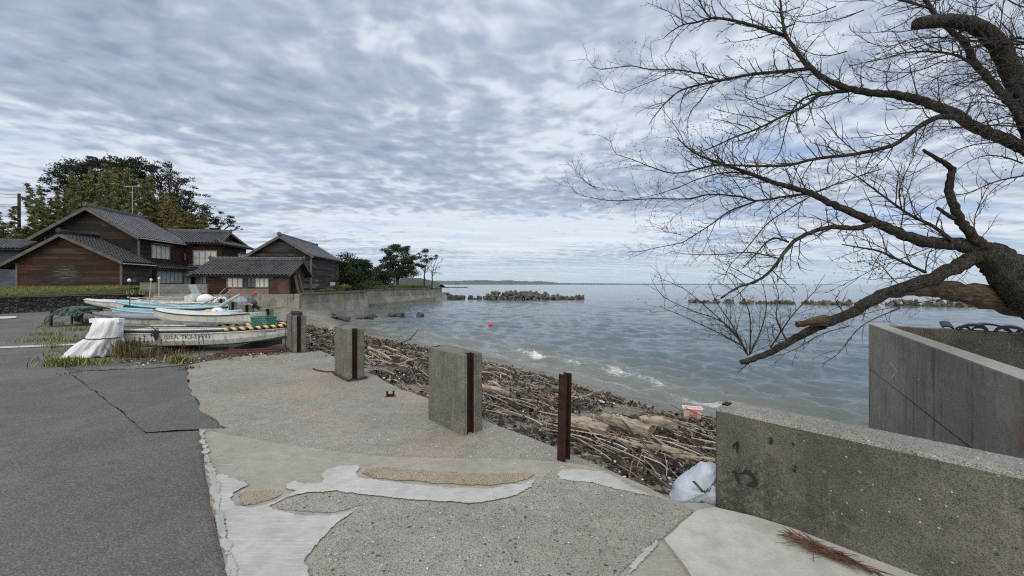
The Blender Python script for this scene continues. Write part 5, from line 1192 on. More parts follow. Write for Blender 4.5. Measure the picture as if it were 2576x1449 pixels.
# trees right of the barn
g_ = 'trees by the sea right of the barn'
tree('bush', P(890, 725, 47), px_clumps([(870, 675, (26, 24)), (895, 665, (30, 22)), (918, 682, (22, 24)), (872, 692, (28, 24)), (898, 690, (34, 28)), (885, 695, (34, 22)), (880, 712, (36, 14)), (905, 708, (34, 16)), (862, 700, (18, 18)), (920, 660, (12, 8))], 47, 1), 'leaf_deep', 900, .20, 'round dark evergreen bush just right of the barn', .12, 'bush', g_, tone=.45, fork=.1, full=1.6)
tree('bush', P(955, 722, 58), px_clumps([(945, 685, (18, 18)), (965, 690, (22, 20)), (955, 705, (28, 18)), (938, 708, (22, 16))], 58, 1), 'leaf_deep', 620, .20, 'smaller dark bush between the round bush and the pine', .1, 'bush', g_, tone=.4, fork=.1, full=1.6)
tree('pine_tree', P(1000, 722, 63), px_clumps([(975, 635, (18, 11)), (1000, 625, (24, 12)), (985, 655, (26, 15)), (1015, 645, (24, 14)), (1035, 655, (18, 14)), (1000, 678, (34, 14)), (1030, 682, (24, 14)), (970, 690, (20, 14)), (1025, 625, (10, 7)), (1005, 695, (34, 14)), (985, 670, (24, 12)), (1020, 668, (26, 13))], 63, 1.2), 'leaf_deep', 640, .22, 'tall dark pine with several trunks by the sea', .22, group=g_, tone=.45, fork=.3, extra_twigs=3, full=1.35)
tree('pine_tree', P(1068, 722, 66), px_clumps([(1055, 640, (12, 8)), (1072, 634, (12, 7)), (1050, 660, (12, 9)), (1075, 655, (14, 9)), (1062, 672, (12, 8)), (1085, 650, (9, 6)), (1098, 645, (6, 4))], 66, 1), 'leaf_dark', 380, .20, 'slender pine with open crown right of the tall pine', .13, group=g_, tone=.45, fork=.5, extra_twigs=5, full=1.7)
def bare(base, tips, label, r0, name='bare_tree', group=g_):
    root = empty(name, base); mb = MB(); b_ = Vector(base); top = b_ + Vector((.15, 0, (Vector(tips[0]) - b_).z * .55))
    mb.tube(branch_pts(b_ - Vector((0, 0, .4)), top, 0, 5, .03), [r0 * (1.1 - .1 * i) for i in range(6)], 6)
    for q in tips:
        s_ = b_.lerp(top, random.uniform(.55, 1)); pts = branch_pts(s_, q, .15, 5, .07); mb.tube(pts, [r0 * .5 * (1 - .16 * i) for i in range(6)], 4)
        for _ in range(6): 
            k = random.randint(2, 5); e = pts[k] + Vector((random.gauss(0, .35), random.gauss(0, .3), random.gauss(.15, .3))); mb.tube([pts[k], pts[k].lerp(e, .5) + Vector((0, 0, .05)), e], [.02, .014, .008], 3)
    local(mb, root).build('trunk', MAT['trunk_far'], root, smooth=True); lf = MB()
    for q in tips: leafcloud(lf, q, (.25, .25, .15), 14, .16, .4)
    local(lf, root).build('crown', MAT['leaf_dark'], root); tag(root, label, 'tree', group)
bare(P(1087, 722, 67), [P(1085, 642, 67), P(1112, 652, 67), (P(1105, 672, 67)), P(1108, 690, 67), P(1072, 668, 67), P(1098, 648, 67)], 'almost bare tree at the tip of the sea wall', .13)
# low plants on the sea wall top
mb = MB()
for i in range(300):
    s_ = random.random(); x_ = -18.9 + (5.2 * s_ if s_ > 0 else 0) + random.uniform(-2.6, -.5); y_ = 50 + 19 * s_
    leafcloud(mb, (x_, y_, .95 + random.uniform(0, .3)), (.55, .55, .28), 60, .14, random.uniform(.2, .85))
tag(mb.build('ground_cover', MAT['leaf_cover']), 'yellow green low plants along the top of the far sea wall', 'ground cover', kind='stuff')
def plant(loc, r_, h_, n, leaf, size, label, name='shrub'):
    root = empty(name, loc); st = MB(); lf = MB()
    for _ in range(9):
        e = Vector((random.gauss(0, r_ * .5), random.gauss(0, r_ * .5), h_ * random.uniform(.5, 1))); st.tube(branch_pts((0, 0, -.05), e, 0, 4, .05), [.02, .017, .013, .01, .006], 4)
        leafcloud(lf, e * .85, (r_ * .5, r_ * .5, h_ * .3), n // 9, size, random.uniform(.25, .8))
    st.build('stems', MAT['trunk_far'], root); lf.build('foliage', MAT[leaf], root); tag(root, label, 'plant'); return root
plant(P(845, 737, 37.5) , .8, .75, 900, 'leaf_cover', .15, 'leafy pale green plant on the wall in front of the barn')
plant(P(875, 733, 39), .7, .6, 700, 'leaf_cover', .15, 'low leafy plant right of the white board on the sea wall')
plant(P(815, 738, 34), .5, .35, 350, 'leaf_cover', .13, 'small leafy plant at the foot of the barn corner')
c_ = P(735, 738, 31.2); c_.z = .82
root = empty('ivy', c_); lf = MB()
for _ in range(60): 
    z_ = random.uniform(0, 1.7); leafcloud(lf, (random.gauss(0, .25) * (1.2 - .4 * z_), random.gauss(0, .15), z_), (.22, .14, .2), 40, .11, random.uniform(.2, .8))
lf.build('foliage', MAT['leaf_green'], root)
st = MB(); st.tube([(0, 0, -.1), (.03, 0, .9), (-.05, 0, 1.7)], [.05, .04, .02], 5); st.build('stems', MAT['trunk_far'], root); tag(root, 'ivy climbing the right gable of the tiled shed', 'plant')
mb = MB(); mb.bar(P(752, 736, 31), P(742, 693, 31), .1, .14); mb.bar(P(764, 737, 31.2), P(752, 690, 31.2), .06, .06); tag(mb.build('leaning_boards', MAT['barge_wood']), 'dark old boards leaning on the right end of the tiled shed', 'boards')

# ------------------------------------------------------------------ breakwaters, rocks, far coast
def tetra():
    mb = MB(); dirs = [Vector((0, 0, 1)), Vector((.943, 0, -.333)), Vector((-.471, .816, -.333)), Vector((-.471, -.816, -.333))]
    for d in dirs: 
        d = d.normalized(); mb.tube([d * -.1, d * .35, d * .82, d * .9], [.44, .40, .29, .22], 8)
    return mb.build('tetrapod', MAT['tetrapod_concrete'])
tp0 = tetra(); first = [True]
def put_tet(loc, s_, label, group):
    if first[0]: o = tp0; first[0] = False
    else: o = tp0.copy(); COL.objects.link(o)
    o.location = loc; o.scale = (s_,) * 3; o.rotation_euler = (random.uniform(0, 6.28), random.uniform(0, 6.28), random.uniform(0, 6.28)); tag(o, label, 'tetrapod', group)
random.seed(50)
def water_at(px, Y): return Vector(((px - CX) / F * Y, Y, WATER))
for layer in range(3):
    for i in range(32 - layer * 4):
        x_ = random.uniform(1218 + layer * 6, 1405 - layer * 14)
        hmx = np.interp(x_, [1215, 1228, 1250, 1345, 1390, 1410], [.35, .85, 1.0, .95, .7, .3])
        if layer * .38 > hmx * 1.2: continue
        Y = 74 + random.uniform(-1.6, 2.2) * (1.3 - .3 * layer); q = water_at(x_, Y); q.z += .15 + layer * .42 * hmx
        put_tet(q, random.uniform(.62, .8), 'pale concrete tetrapod of the left offshore breakwater', 'tetrapods of the left breakwater')
for i in range(34):
    x_ = random.uniform(1388, 1470); q = water_at(x_, 73 + random.uniform(-1, 1.5)); q.z += random.uniform(-.1, .5) * (1.0 if x_ > 1450 or x_ < 1405 else .55); put_tet(q, random.uniform(.5, .72), 'grey concrete tetrapod at the low right end of the left breakwater', 'low tetrapods of the left breakwater')
for i in range(16):
    x_ = random.uniform(1112, 1138); q = water_at(x_, 77 + random.uniform(-1, 2)); q.z += np.interp(x_, [1112, 1138], [1.5, .1]) * random.random(); put_tet(q, random.uniform(.55, .8), 'grey concrete tetrapod heaped at the end of the sea wall', 'tetrapods at the sea wall end')
for i in range(100):
    x_ = random.uniform(1735, 2580); Y = np.interp(x_, [1735, 2580], [60, 47]); k = np.interp(x_, [1735, 1770, 1900, 2000, 2060, 2180, 2290, 2330, 2460, 2560], [.1, .5, .28, .35, .2, .45, .75, .45, .5, .5])
    q = water_at(x_, Y + random.uniform(-.9, .9)); q.z += random.uniform(-.15, .55) * k * 1.4; put_tet(q, random.uniform(.45, .66), 'brownish concrete tetrapod of the right offshore breakwater', 'tetrapods of the right breakwater')
def rock_mesh(seed, nm='rock'):
    random.seed(seed); bm = bmesh.new(); bmesh.ops.create_icosphere(bm, subdivisions=3, radius=1.0)
    ax = [Vector((random.gauss(0, 1), random.gauss(0, 1), random.gauss(0, 1))).normalized() for _ in range(9)]
    for v_ in bm.verts:
        for a in ax:
            d = v_.co.dot(a) - .62
            if d > 0: v_.co -= a * d * .85
        v_.co += Vector((random.uniform(-1, 1), random.uniform(-1, 1), random.uniform(-1, 1))) * .025
    me = bpy.data.meshes.new(nm); bm.to_mesh(me); bm.free(); me.materials.append(MAT['dark_rock']); o = bpy.data.objects.new(nm, me); COL.objects.link(o); return o
rp = [rock_mesh(s_) for s_ in (3, 8, 12)]; rused = set(); random.seed(61)
def put_rock(loc, sx, sy, sz, label, group=None):
    k = random.randrange(3); o = rp[k] if k not in rused else rp[k].copy()
    if k in rused: COL.objects.link(o)
    rused.add(k); o.location = loc; o.scale = (sx, sy, sz); o.rotation_euler = (random.uniform(-.3, .3), random.uniform(-.3, .3), random.uniform(0, 6.28)); tag(o, label, 'rock', group)
q = water_at(988, 34.3); put_rock(q + Vector((0, 0, .05)), .62, .5, .42, 'large dark rock in the shallows, left one standing alone'); q = water_at(1005, 34.0); put_rock(q + Vector((0, 0, .08)), .5, .45, .38, 'dark humped rock touching the large rock in the shallows')
q = water_at(1058, 35.0); put_rock(q + Vector((0, 0, .05)), .42, .4, .36, 'dark rock alone in the water, rightmost near the shore')
for i in range(26):
    x_ = random.uniform(835, 950); Y = np.interp(x_, [835, 950], [29.5, 33.5]) + random.uniform(-1.2, 1.2); X_ = (x_ - CX) / F * Y
    put_rock((X_, Y, max(WATER + .0, h1(X_, Y)) + .03), random.uniform(.16, .55), random.uniform(.15, .4), random.uniform(.1, .24), 'small dark rock at the water edge below the flared sea wall', 'small rocks below the sea wall')
for i in range(26):
    x_ = random.choice((random.uniform(1130, 1160), random.uniform(1155, 1212))); q = water_at(x_, 74 + random.uniform(-1.5, 1.5)); q.z += random.uniform(-.1, .35); put_rock(q, random.uniform(.45, .95), random.uniform(.4, .8), random.uniform(.4, .7), 'dark boulder between the sea wall and the left breakwater', 'boulders off the sea wall')
def hills(name, prof, Y, depth, mat, label=None):
    """ridge line given as pixels; built as a long hill at its real distance"""
    mb = MB(); n = len(prof); rows = []
    for f_, k in ((-.5, 0.0), (-.3, .55), (0, 1.0), (.4, .6), (.8, 0)):
        r_ = []
        for x_, y_ in prof:
            q = P(x_, y_, Y); hh = q.z - (WATER - .3); r_.append(Vector((q.x, Y + depth * f_ + random.uniform(-.04, .04) * depth, WATER - .3 + hh * k)))
        rows.append(r_)
    mb.v = [tuple(v_) for r_ in rows for v_ in r_]
    for j in range(4):
        for i in range(n - 1): mb.f.append((j * n + i, j * n + i + 1, (j + 1) * n + i + 1, (j + 1) * n + i)); mb.m.append(0); mb.c.append(None)
    o = mb.build(name, mat, smooth=True); o['kind'] = 'structure'; return o
random.seed(70)
xs_ = np.arange(1000, 1412, 6.0); ys_ = np.interp(xs_, [1000, 1090, 1115, 1160, 1200, 1225, 1250, 1262, 1280, 1300, 1330, 1365, 1390, 1412], [704, 706, 706.5, 706, 704.5, 704.5, 706.5, 705, 704.8, 706.5, 708, 707.5, 709.5, 712.5])
hills('hills', [(a, b_ + random.uniform(-.5, .5)) for a, b_ in zip(xs_, ys_)], 6500, 900, MAT['hill_green'])
xs_ = np.arange(1100, 2000, 10.0); hills('hills', [(a, np.interp(a, [1100, 1300, 1450, 1600, 2000], [711.5, 711.8, 712.4, 713.4, 714.8]) + random.uniform(-.2, .2)) for a in xs_], 5000, 500, MAT['hill_green'])
xs_ = np.arange(1010, 1112, 4.0); hills('headland', [(a, np.interp(a, [1010, 1060, 1080, 1096, 1104, 1111], [697, 700, 704, 708, 712, 715.6]) + random.uniform(-.5, .5)) for a in xs_], 420, 40, MAT['hill_green'])
mb = MB(); a = P(1096, 718, 330); mb.box((a.x, 330, WATER - .5), (a.x + 26, 334, WATER + .6)); tag(mb.build('jetty', MAT['dark_rock']), 'low dark jetty on the horizon off the headland', 'jetty')
tree('pine_tree', P(1152, 717.5, 332), [(P(1145, 713, 332), (1.6, 1.6, .8)), (P(1155, 712, 332), (2.2, 1.6, 1.0))], 'leaf_dark', 60, .5, 'tiny dark tree on the far jetty at the horizon', .2, group=None)

# air over the bay: one even thin haze round the whole scene
hz_ = MB(); hz_.box((-9000, -400, -7), (9000, 7800, 62)); m_ = bpy.data.materials.new('haze_air'); m_.use_nodes = True; m_.node_tree.nodes.clear(); t = T(m_.node_tree)
vv_ = t.n('ShaderNodeVolumePrincipled', {'Color': (0.72, 0.85, 1.0, 1), 'Density': 0.000035, 'Anisotropy': 0.2}); t.n('ShaderNodeOutputMaterial', {'Volume': vv_.outputs[0]})
o = hz_.build('haze', m_); o['kind'] = 'stuff'; o['label'] = 'thin pale sea haze over the bay'; o['category'] = 'haze'
from mathutils import noise
# ------------------------------------------------------------------ boats
def hull_fn(L_, B_, D_, rise=.12, sheer=.10, tip=.06, full=.55, chine=.8):
    def b(s): 
        return B_ / 2 * (.86 + .14 * math.sin(math.pi / 2 * min(1, s / full))) if s < full else B_ / 2 * ((1 - ((s - full) / (1 - full)) ** 2.3) * (1 - tip) + tip)
    def zs(s): return D_ + sheer * (max(0, s - .3) / .7) ** 2 + sheer * .35 * max(0, .25 - s) / .25
    def zk(s): return rise * 2.2 * (max(0, s - .45) / .55) ** 2.2
    def prof(s):
        bb, z1, z0 = b(s), zs(s), zk(s); h_ = z1 - z0
        return [(bb, z1), (bb * .985, z1 - .10 * h_), (bb * .93, z0 + .45 * h_), (bb * chine, z0 + .18 * h_), (bb * .45, z0 + .05 * h_), (0.0, z0)]
    def side(x, v_):
        """point on the outer side at x metres from the stern, v metres below the gunwale; y>0 side"""
        s = x / L_; p = prof(s); z = p[0][1] - v_
        for (y0, z0), (y1, z1) in zip(p[:-1], p[1:]):
            if z0 >= z >= z1: 
                k = (z0 - z) / max(1e-6, z0 - z1); return y0 + (y1 - y0) * k, z
        return p[-1]
    return b, zs, zk, prof, side
def boat(name, stern, bow, z, B_, D_, label, hull='hull_white', rail='rub_black', railh=.05, deck=0.0, rise=.12, sheer=.10, tip=.06, full=.55, group='boats pulled up on the shore', inner='hull_inner', band=None, keelmat='hull_grey', railinset=0.0):
    """stern and bow are points in plan; local x from stern to bow"""
    st = Vector((stern[0], stern[1], 0)); bw = Vector((bow[0], bow[1], 0)); d = bw - st; L_ = d.length
    root = empty(name, (st.x, st.y, z), math.atan2(d.y, d.x)); tag(root, label, 'boat', group)
    b, zs, zk, prof, side = hull_fn(L_, B_, D_, rise, sheer, tip, full); N = 28; mb = MB(); rows = []; t_ = .045
    for i in range(N + 1):
        s = i / N; p = prof(s); out = [(y_, z_) for y_, z_ in p] + [(-y_, z_) for y_, z_ in p[-2::-1]]
        fl = zk(s) + .22 * (zs(s) - zk(s)) + .02; bi = max(.012, b(s) - t_)
        if s > 1 - deck and deck: inn = [(-bi, zs(s) + .0), (-bi * .7, zs(s) + .025), (0, zs(s) + .04), (bi * .7, zs(s) + .025), (bi, zs(s) + .0)]
        else: inn = [(-bi, zs(s) - .001), (-bi * .9, fl), (0, fl), (bi * .9, fl), (bi, zs(s) - .001)]
        rows.append([Vector((s * L_, y_, z_)) for y_, z_ in out + inn])
    m = len(rows[0]); mb.v = [tuple(v_) for r_ in rows for v_ in r_]
    for i in range(N):
        for k in range(m):
            k2 = (k + 1) % m; mi = 0
            if 11 <= k < 15: mi = 1 if not (deck and (i + 1) / N > 1 - deck) else 0
            elif k in (3, 4, 5, 6): mi = 2
            mb.f.append((i * m + k, (i + 1) * m + k, (i + 1) * m + k2, i * m + k2)); mb.m.append(mi); mb.c.append(None)
    for i in (0, N): mb.f.append(tuple(i * m + k for k in range(m))); mb.m.append(0); mb.c.append(None)
    mb.build('hull', [MAT[hull], MAT[inner], MAT[keelmat]], root, smooth=False)
    # transom board closing the stern
    tb = MB(); p = prof(0); tb.prism([(0.012, y_ * .97, z_ - .004) for y_, z_ in p] + [(0.012, -y_ * .97, z_ - .004) for y_, z_ in p[-2::-1]], (.04, 0, 0)); tb.build('transom', MAT[hull], root)
    for sg in (-1, 1):
        rb = MB()
        pts = [Vector((s * L_, sg * (b(s) + .012 - railinset), zs(s) - railh * .2)) for s in np.linspace(0, 1, 26)]
        rb.tube(pts, railh * .5, 8, flat=1.0)
        rb.build('rub_rail', MAT[rail], root, smooth=True)
    return root, (b, zs, zk, prof, side, L_)
def text_mesh(body, size, bold=.012):
    cu = bpy.data.curves.new('lettering', 'FONT'); cu.body = body; cu.size = size; cu.offset = size * bold; cu.resolution_u = 3
    to = bpy.data.objects.new('lettering', cu); COL.objects.link(to); dg = bpy.context.evaluated_depsgraph_get(); me = bpy.data.meshes.new_from_object(to.evaluated_get(dg)); bpy.data.objects.remove(to); bpy.data.curves.remove(cu); return me
def hull_text(root, fn, body, size, x0, v0, mat, sgn=-1):
    me = text_mesh(body, size); side = fn[4]
    for v_ in me.vertices:
        x, y = v_.co.x, v_.co.y; yy, zz_ = side(x0 + x, v0 - y); v_.co = (x0 + x, sgn * (yy + .003), zz_)
    me.materials.clear(); me.materials.append(MAT[mat]); o = bpy.data.objects.new('lettering', me); COL.objects.link(o); o.parent = root; return o

# boat 1, nearest
b1, f1 = boat('boat', (-8.85, 9.42), (-5.36, 10.0), .08, 1.05, .40, 'nearest white open boat with black and yellow striped edge and hull number', rise=.10, sheer=.07, tip=.30, full=.5, rail='rub_black', railh=.05)
Lb = f1[5]
wr = MB()
for sg in (-1, 1):
    wr.tube([Vector((s * Lb, sg * (f1[0](s) + .016), f1[1](s) + .034)) for s in np.linspace(0, .62, 16)], .016, 6)
    wr.tube([Vector((s * Lb, sg * (f1[0](s) + .010), f1[1](s) - .055)) for s in np.linspace(0, 1, 22)], .014, 6)
wr.build('white_strake', MAT['hull_white'], b1, smooth=True)
for sg, s0 in ((-1, .60), (1, .42)):
    hz = MB(); hz.tube([Vector((s * Lb, sg * (f1[0](s) + .012), f1[1](s) + .012)) for s in np.linspace(s0, 1, 16)], .042, 8); hz.build('hazard_tape', MAT['hazard'], b1, smooth=True)
hz = MB(); hz.tube([Vector((Lb - .01, y_, f1[1](1) + .02)) for y_ in (-.15, 0, .15)], .042, 8); hz.build('hazard_tape', MAT['hazard'], b1)
hull_text(b1, f1, '八比丸', .105, .86, .165, 'letter_ink'); hull_text(b1, f1, 'TK3-19593', .135, 1.22, .178, 'letter_ink')
hull_text(b1, f1, 'YAMAHA', .058, 2.93, .118, 'letter_ink')
rg = MB()
for k in range(16):
    for r_ in (.024, .017):
        a = k / 16 * 6.283; yy, zz_ = f1[4](2.88 + r_ * math.cos(a), .10 - r_ * math.sin(a)); rg.v.append((2.88 + r_ * math.cos(a), -(yy + .003), zz_))
for k in range(16): rg.f.append((2 * k, 2 * k + 1, (2 * k + 3) % 32, (2 * k + 2) % 32)); rg.m.append(0); rg.c.append(None)
rg.build('emblem', MAT['letter_ink'], b1)
mk = MB(); yy, zz_ = f1[4](2.2, .33); mk.box((2.16, -(yy + .006), zz_ - .006), (2.26, -(yy + .001), zz_ + .004)); mk.box((2.205, -(yy + .006), zz_ + .0045), (2.212, -(yy + .001), zz_ + .03)); mk.build('draft_mark', MAT['letter_ink'], b1)
dp = MB(); yy, zz_ = f1[4](3.36, .24); dp.lathe([(.004, 0), (.028, 0), (.022, .012), (.004, .016)], 12, M=Matrix.Translation((3.36, -(yy + .001), zz_)) @ Matrix.Rotation(R(90), 4, 'X')); dp.build('drain_plug', MAT['alu_frame'], b1)
th = MB(); th.box((1.55, -.46, .27), (1.78, .46, .31)); th.build('thwart', MAT['weathered_plank'], b1)
tub = MB(); tub.box((1.86, -.12, .17), (2.5, .36, .37)); tub.build('engine_cover', MAT['green_tub'], b1)
tie = MB(); 
for k in range(26):
    yy, zz_ = f1[4](.74, .02 + .0 * k); tie.tube([Vector((.72 + random.gauss(0, .04), -(yy + .02), zz_ + .05 + random.gauss(0, .03))), Vector((.74 + random.gauss(0, .04), -(yy + .045), zz_ + random.gauss(0, .03))), Vector((.74 + random.gauss(0, .015), -(yy + .03), zz_ - random.uniform(.03, .2)))], .008, 4)
tie.build('rope_knot', MAT['black_rope'], b1)
def loc1(x, y, z): return b1.matrix_world @ Vector((x, y, z))
bpy.context.view_layer.update()
def place(mb, name, mat, label, cat, loc, rz=0, group=None, smooth=False, kind=None):
    o = mb.build(name, mat, None, smooth); o.location = loc; o.rotation_euler = (0, 0, rz); tag(o, label, cat, group, kind); return o
HB = b1.rotation_euler.z
pl = MB(); pl.box((0, -.07, 0), (1.35, .07, .035)); o = place(pl, 'plank', MAT['weathered_plank'], 'weathered grey plank lying across the nearest boat and the boat behind', 'plank', loc1(.75, .5, .47), HB - .02)
pl = MB(); pl.box((0, -.035, 0), (.05, .035, .22)); place(pl, 'wood_post', MAT['weathered_plank'], 'short upright wooden stub inside the nearest boat', 'post', loc1(2.2, -.3, .30), HB)
pl = MB(); pl.bar((0, 0, 0), (2.0, -.42, -.06), .03, .03); place(pl, 'pole', MAT['rub_grey'], 'thin dark pole lying slantwise over the nearest boat', 'pole', loc1(.25, .6, .55), HB)
# green net basket
def basket():
    root = empty('net_basket', loc1(2.78, -.05, .40), HB); tag(root, 'green round net basket standing on the nearest boat', 'basket')
    mb = MB(); H_ = .27; r0, r1 = .235, .27; n = 44
    for k in range(n):
        a, a2 = 2 * math.pi * k / n, 2 * math.pi * (k + 4) / n
        for q in (a2, 2 * a - a2): mb.tube([Vector((r0 * math.cos(a), r0 * math.sin(a), 0)), Vector(((r0 + r1) / 2 * math.cos((a + q) / 2), (r0 + r1) / 2 * math.sin((a + q) / 2), H_ / 2)), Vector((r1 * math.cos(q), r1 * math.sin(q), H_))], .0055, 3, cap=False)
    for z in np.linspace(.02, H_ * .62, 8): rr = r0 + (r1 - r0) * z / H_; mb.tube([Vector((rr * math.cos(a), rr * math.sin(a), z)) for a in np.linspace(0, 6.2832, 33)], .006, 4)
    mb.build('netting', MAT['green_net'], root)
    for z, r_ in ((0, r0), (H_, r1)):
        q = MB(); q.tube([Vector((r_ * math.cos(a), r_ * math.sin(a), z)) for a in np.linspace(0, 6.2832, 41)], .012, 6); q.build('hoop', MAT['green_net'], root, smooth=True)
basket()
# boat 2, white skiff with closed bow pointing inland
boat('boat', (-7.15, 11.35), (-10.05, 11.35), .38, 1.05, .33, 'white decked skiff with thin black line and rounded bow, behind the nearest boat', hull='hull_cream', rail='rub_black', railh=.03, deck=.8, rise=.10, sheer=.14, tip=.25, full=.5, keelmat='hull_cream')
# boats 3, 3b
b3, f3 = boat('boat', (-9.3, 13.75), (-13.15, 13.3), .24, 1.1, .36, 'small white boat with pale blue edge and square bow, third from the front', rail='sky_blue_paint', railh=.06, rise=.12, sheer=.16, tip=.32, full=.5)
lb = MB(); 
for xa, xb in ((.30, .36), (.385, .44), (.46, .82)):
    xs2 = np.linspace(Lb * 0 + f3[5] - .25 - xb, f3[5] - .25 - xa, 6); top = [f3[4](x, .10) for x in xs2]; bt = [f3[4](x, .19) for x in xs2]
    lb.add([Vector((x, (y_ + .004), z_)) for x, (y_, z_) in zip(xs2, top)] + [Vector((x, (y_ + .004), z_)) for x, (y_, z_) in zip(xs2, bt)], [(i, i + 1, 7 + i, 6 + i) for i in range(5)])
lb.build('bow_marking', MAT['rub_black'], b3)
boat('boat', (-9.6, 12.55), (-12.65, 12.2), .22, .9, .34, 'old white boat with thick grey rubbing strip, bow beside the green tarpaulin', hull='hull_grey', rail='rub_grey', railh=.10, rise=.10, sheer=.14, tip=.2, full=.5)
# boat 4, long with bright blue gunwale
b4, f4 = boat('boat', (-11.6, 16.75), (-15.85, 16.1), .20, 1.25, .42, 'long white boat with bright blue gunwale in the middle row', rail='sky_blue_paint', railh=.08, rise=.15, sheer=.24, tip=.12, full=.5)
bl = MB()
for sg in (-1, 1): bl.tube([Vector((s * f4[5], sg * (f4[0](s) + .008), f4[1](s) - .085)) for s in np.linspace(0, .9, 20)], .022, 6)
bl.build('black_stripe', MAT['rub_black'], b4, smooth=True)
bm_ = MB(); xs2 = np.linspace(f4[5] - .95, f4[5] - .35, 8); bm_.add([Vector((x, f4[4](x, .11)[0] + .004, f4[4](x, .11)[1])) for x in xs2] + [Vector((x, f4[4](x, .19)[0] + .004, f4[4](x, .19)[1])) for x in xs2], [(i, i + 1, 9 + i, 8 + i) for i in range(7)]); bm_.build('bow_marking', MAT['rub_black'], b4)
# boat 5, long white boat at the back with console and covered motor
b5, f5 = boat('boat', (-13.75, 19.8), (-20.4, 19.15), .22, 1.6, .46, 'longest white boat with console and rails, farthest back', rail='hull_white', railh=.07, rise=.2, sheer=.16, tip=.10, full=.5, deck=.28)
cs = MB(); x_ = f5[5] - 5.0; cs.prism([(x_, -.3, .3), (x_ + .5, -.3, .3), (x_ + .42, -.3, .75), (x_ + .05, -.3, .9)], (0, .6, 0)); cs.build('console', MAT['hull_white'], b5)
ws = MB(); ws.prism([(x_ + .1, -.28, .92), (x_ + .14, -.28, .92), (x_ + .30, -.28, 1.32), (x_ + .26, -.28, 1.32)], (0, .5, 0)); ws.build('windscreen', MAT['frosted'], b5)
cv = MB(); 
cv.lathe([(.04, .0), (.34, .02), (.38, .15), (.30, .32), (.12, .42), (.03, .44)], 16, org=(x_ - .35, 0, .42)); cv.build('seat_cover', MAT['white_tarp'], b5, smooth=True)
mcv = MB(); mcv.lathe([(.05, .0), (.28, .02), (.30, .2), (.22, .32), (.05, .36)], 14, org=(.55, .2, .40)); mcv.build('motor_cover', MAT['white_tarp'], b5, smooth=True)
rl = MB()
for sg in (-1, 1):
    rl.tube([Vector((x, sg * (f5[0](x / f5[5]) - .06), f5[1](x / f5[5]) + .22)) for x in np.linspace(2.4, 4.2, 8)], .016, 5)
    for x in (2.45, 3.3, 4.15): rl.tube([Vector((x, sg * (f5[0](x / f5[5]) - .06), f5[1](x / f5[5]))), Vector((x, sg * (f5[0](x / f5[5]) - .06), f5[1](x / f5[5]) + .22))], .014, 5)
rl.build('hand_rail', MAT['galvanised'], b5)
gb_ = MB(); gb_.box((0, -.3, 0), (1.75, .3, .26)); place(gb_, 'tarp_bundle', MAT['grey_tarp'], 'long low grey tarpaulin bundle behind the longest boat', 'tarpaulin', P(382, 762, 20.6), R(3))
# timbers the boats rest on
for i, (c_, a_, l_, lb_) in enumerate((((-7.9, 9.75), .9, 1.5, 'dark timber under the stern of the nearest boat'), ((-6.3, 9.9), .9, 1.5, 'dark timber under the bow of the nearest boat'), ((-9.4, 11.35), 1.4, 1.3, 'dark timber under the bow of the decked skiff'), ((-7.8, 11.3), 1.4, 1.3, 'dark timber under the stern of the decked skiff'))):
    t_ = MB(); t_.box((-l_ / 2, -.07, 0), (l_ / 2, .07, .14 if i < 2 else .38)); place(t_, 'timber', MAT['dark_wood'], lb_, 'timber', (c_[0], c_[1], -.02), a_ + math.pi / 2 * 0 + .5)
kr = MB(); kr.box((0, -.06, 0), (1.25, .06, .05)); kr.box((.1, .10, .02), (1.35, .2, .08)); place(kr, 'skid_boards', MAT['red_keel'], 'dark red painted boards on the ground under the nearest boat', 'boards', (G(545, 893).x, G(545, 893).y, .0), R(17))
# floats
def ballf(name, loc, r_, mat, label):
    root = empty(name, loc); mb = MB(); mb.lathe([(.02, -r_)] + [(r_ * math.cos(a), r_ * math.sin(a)) for a in np.linspace(-1.4, 1.4, 12)] + [(.02, r_)], 20); mb.build('ball', MAT[mat], root, smooth=True)
    e = MB(); e.tube([(.03 * math.cos(a) , 0, r_ + .02 + .03 * math.sin(a)) for a in np.linspace(0, 6.28, 12)], .012, 5); q = e.build('eyelet', MAT[mat], root, smooth=True); q.rotation_euler = (0, 0, 0); root.rotation_euler = (R(50), R(30), 0); tag(root, label, 'float', 'fishing floats'); return root
ballf('fishing_float', P(548, 789, 12.4), .19, 'white_float', 'large white ball float between the orange floats'); ballf('fishing_float', P(523, 791, 12.5), .16, 'yellow_float', 'yellow orange ball float left of the large white float'); ballf('fishing_float', P(585, 796, 12.3), .145, 'orange_float', 'bright orange ball float beside the pillar')
ballf('fishing_float', P(646 - 4, 737.5, 21), .10, 'red_float', 'tiny red float hanging above the far boats')
ballf('buoy', Vector(((1234 - CX) / F * 26.2, 26.2, WATER + .08)), .145, 'red_float', 'red ball buoy afloat in the bay')
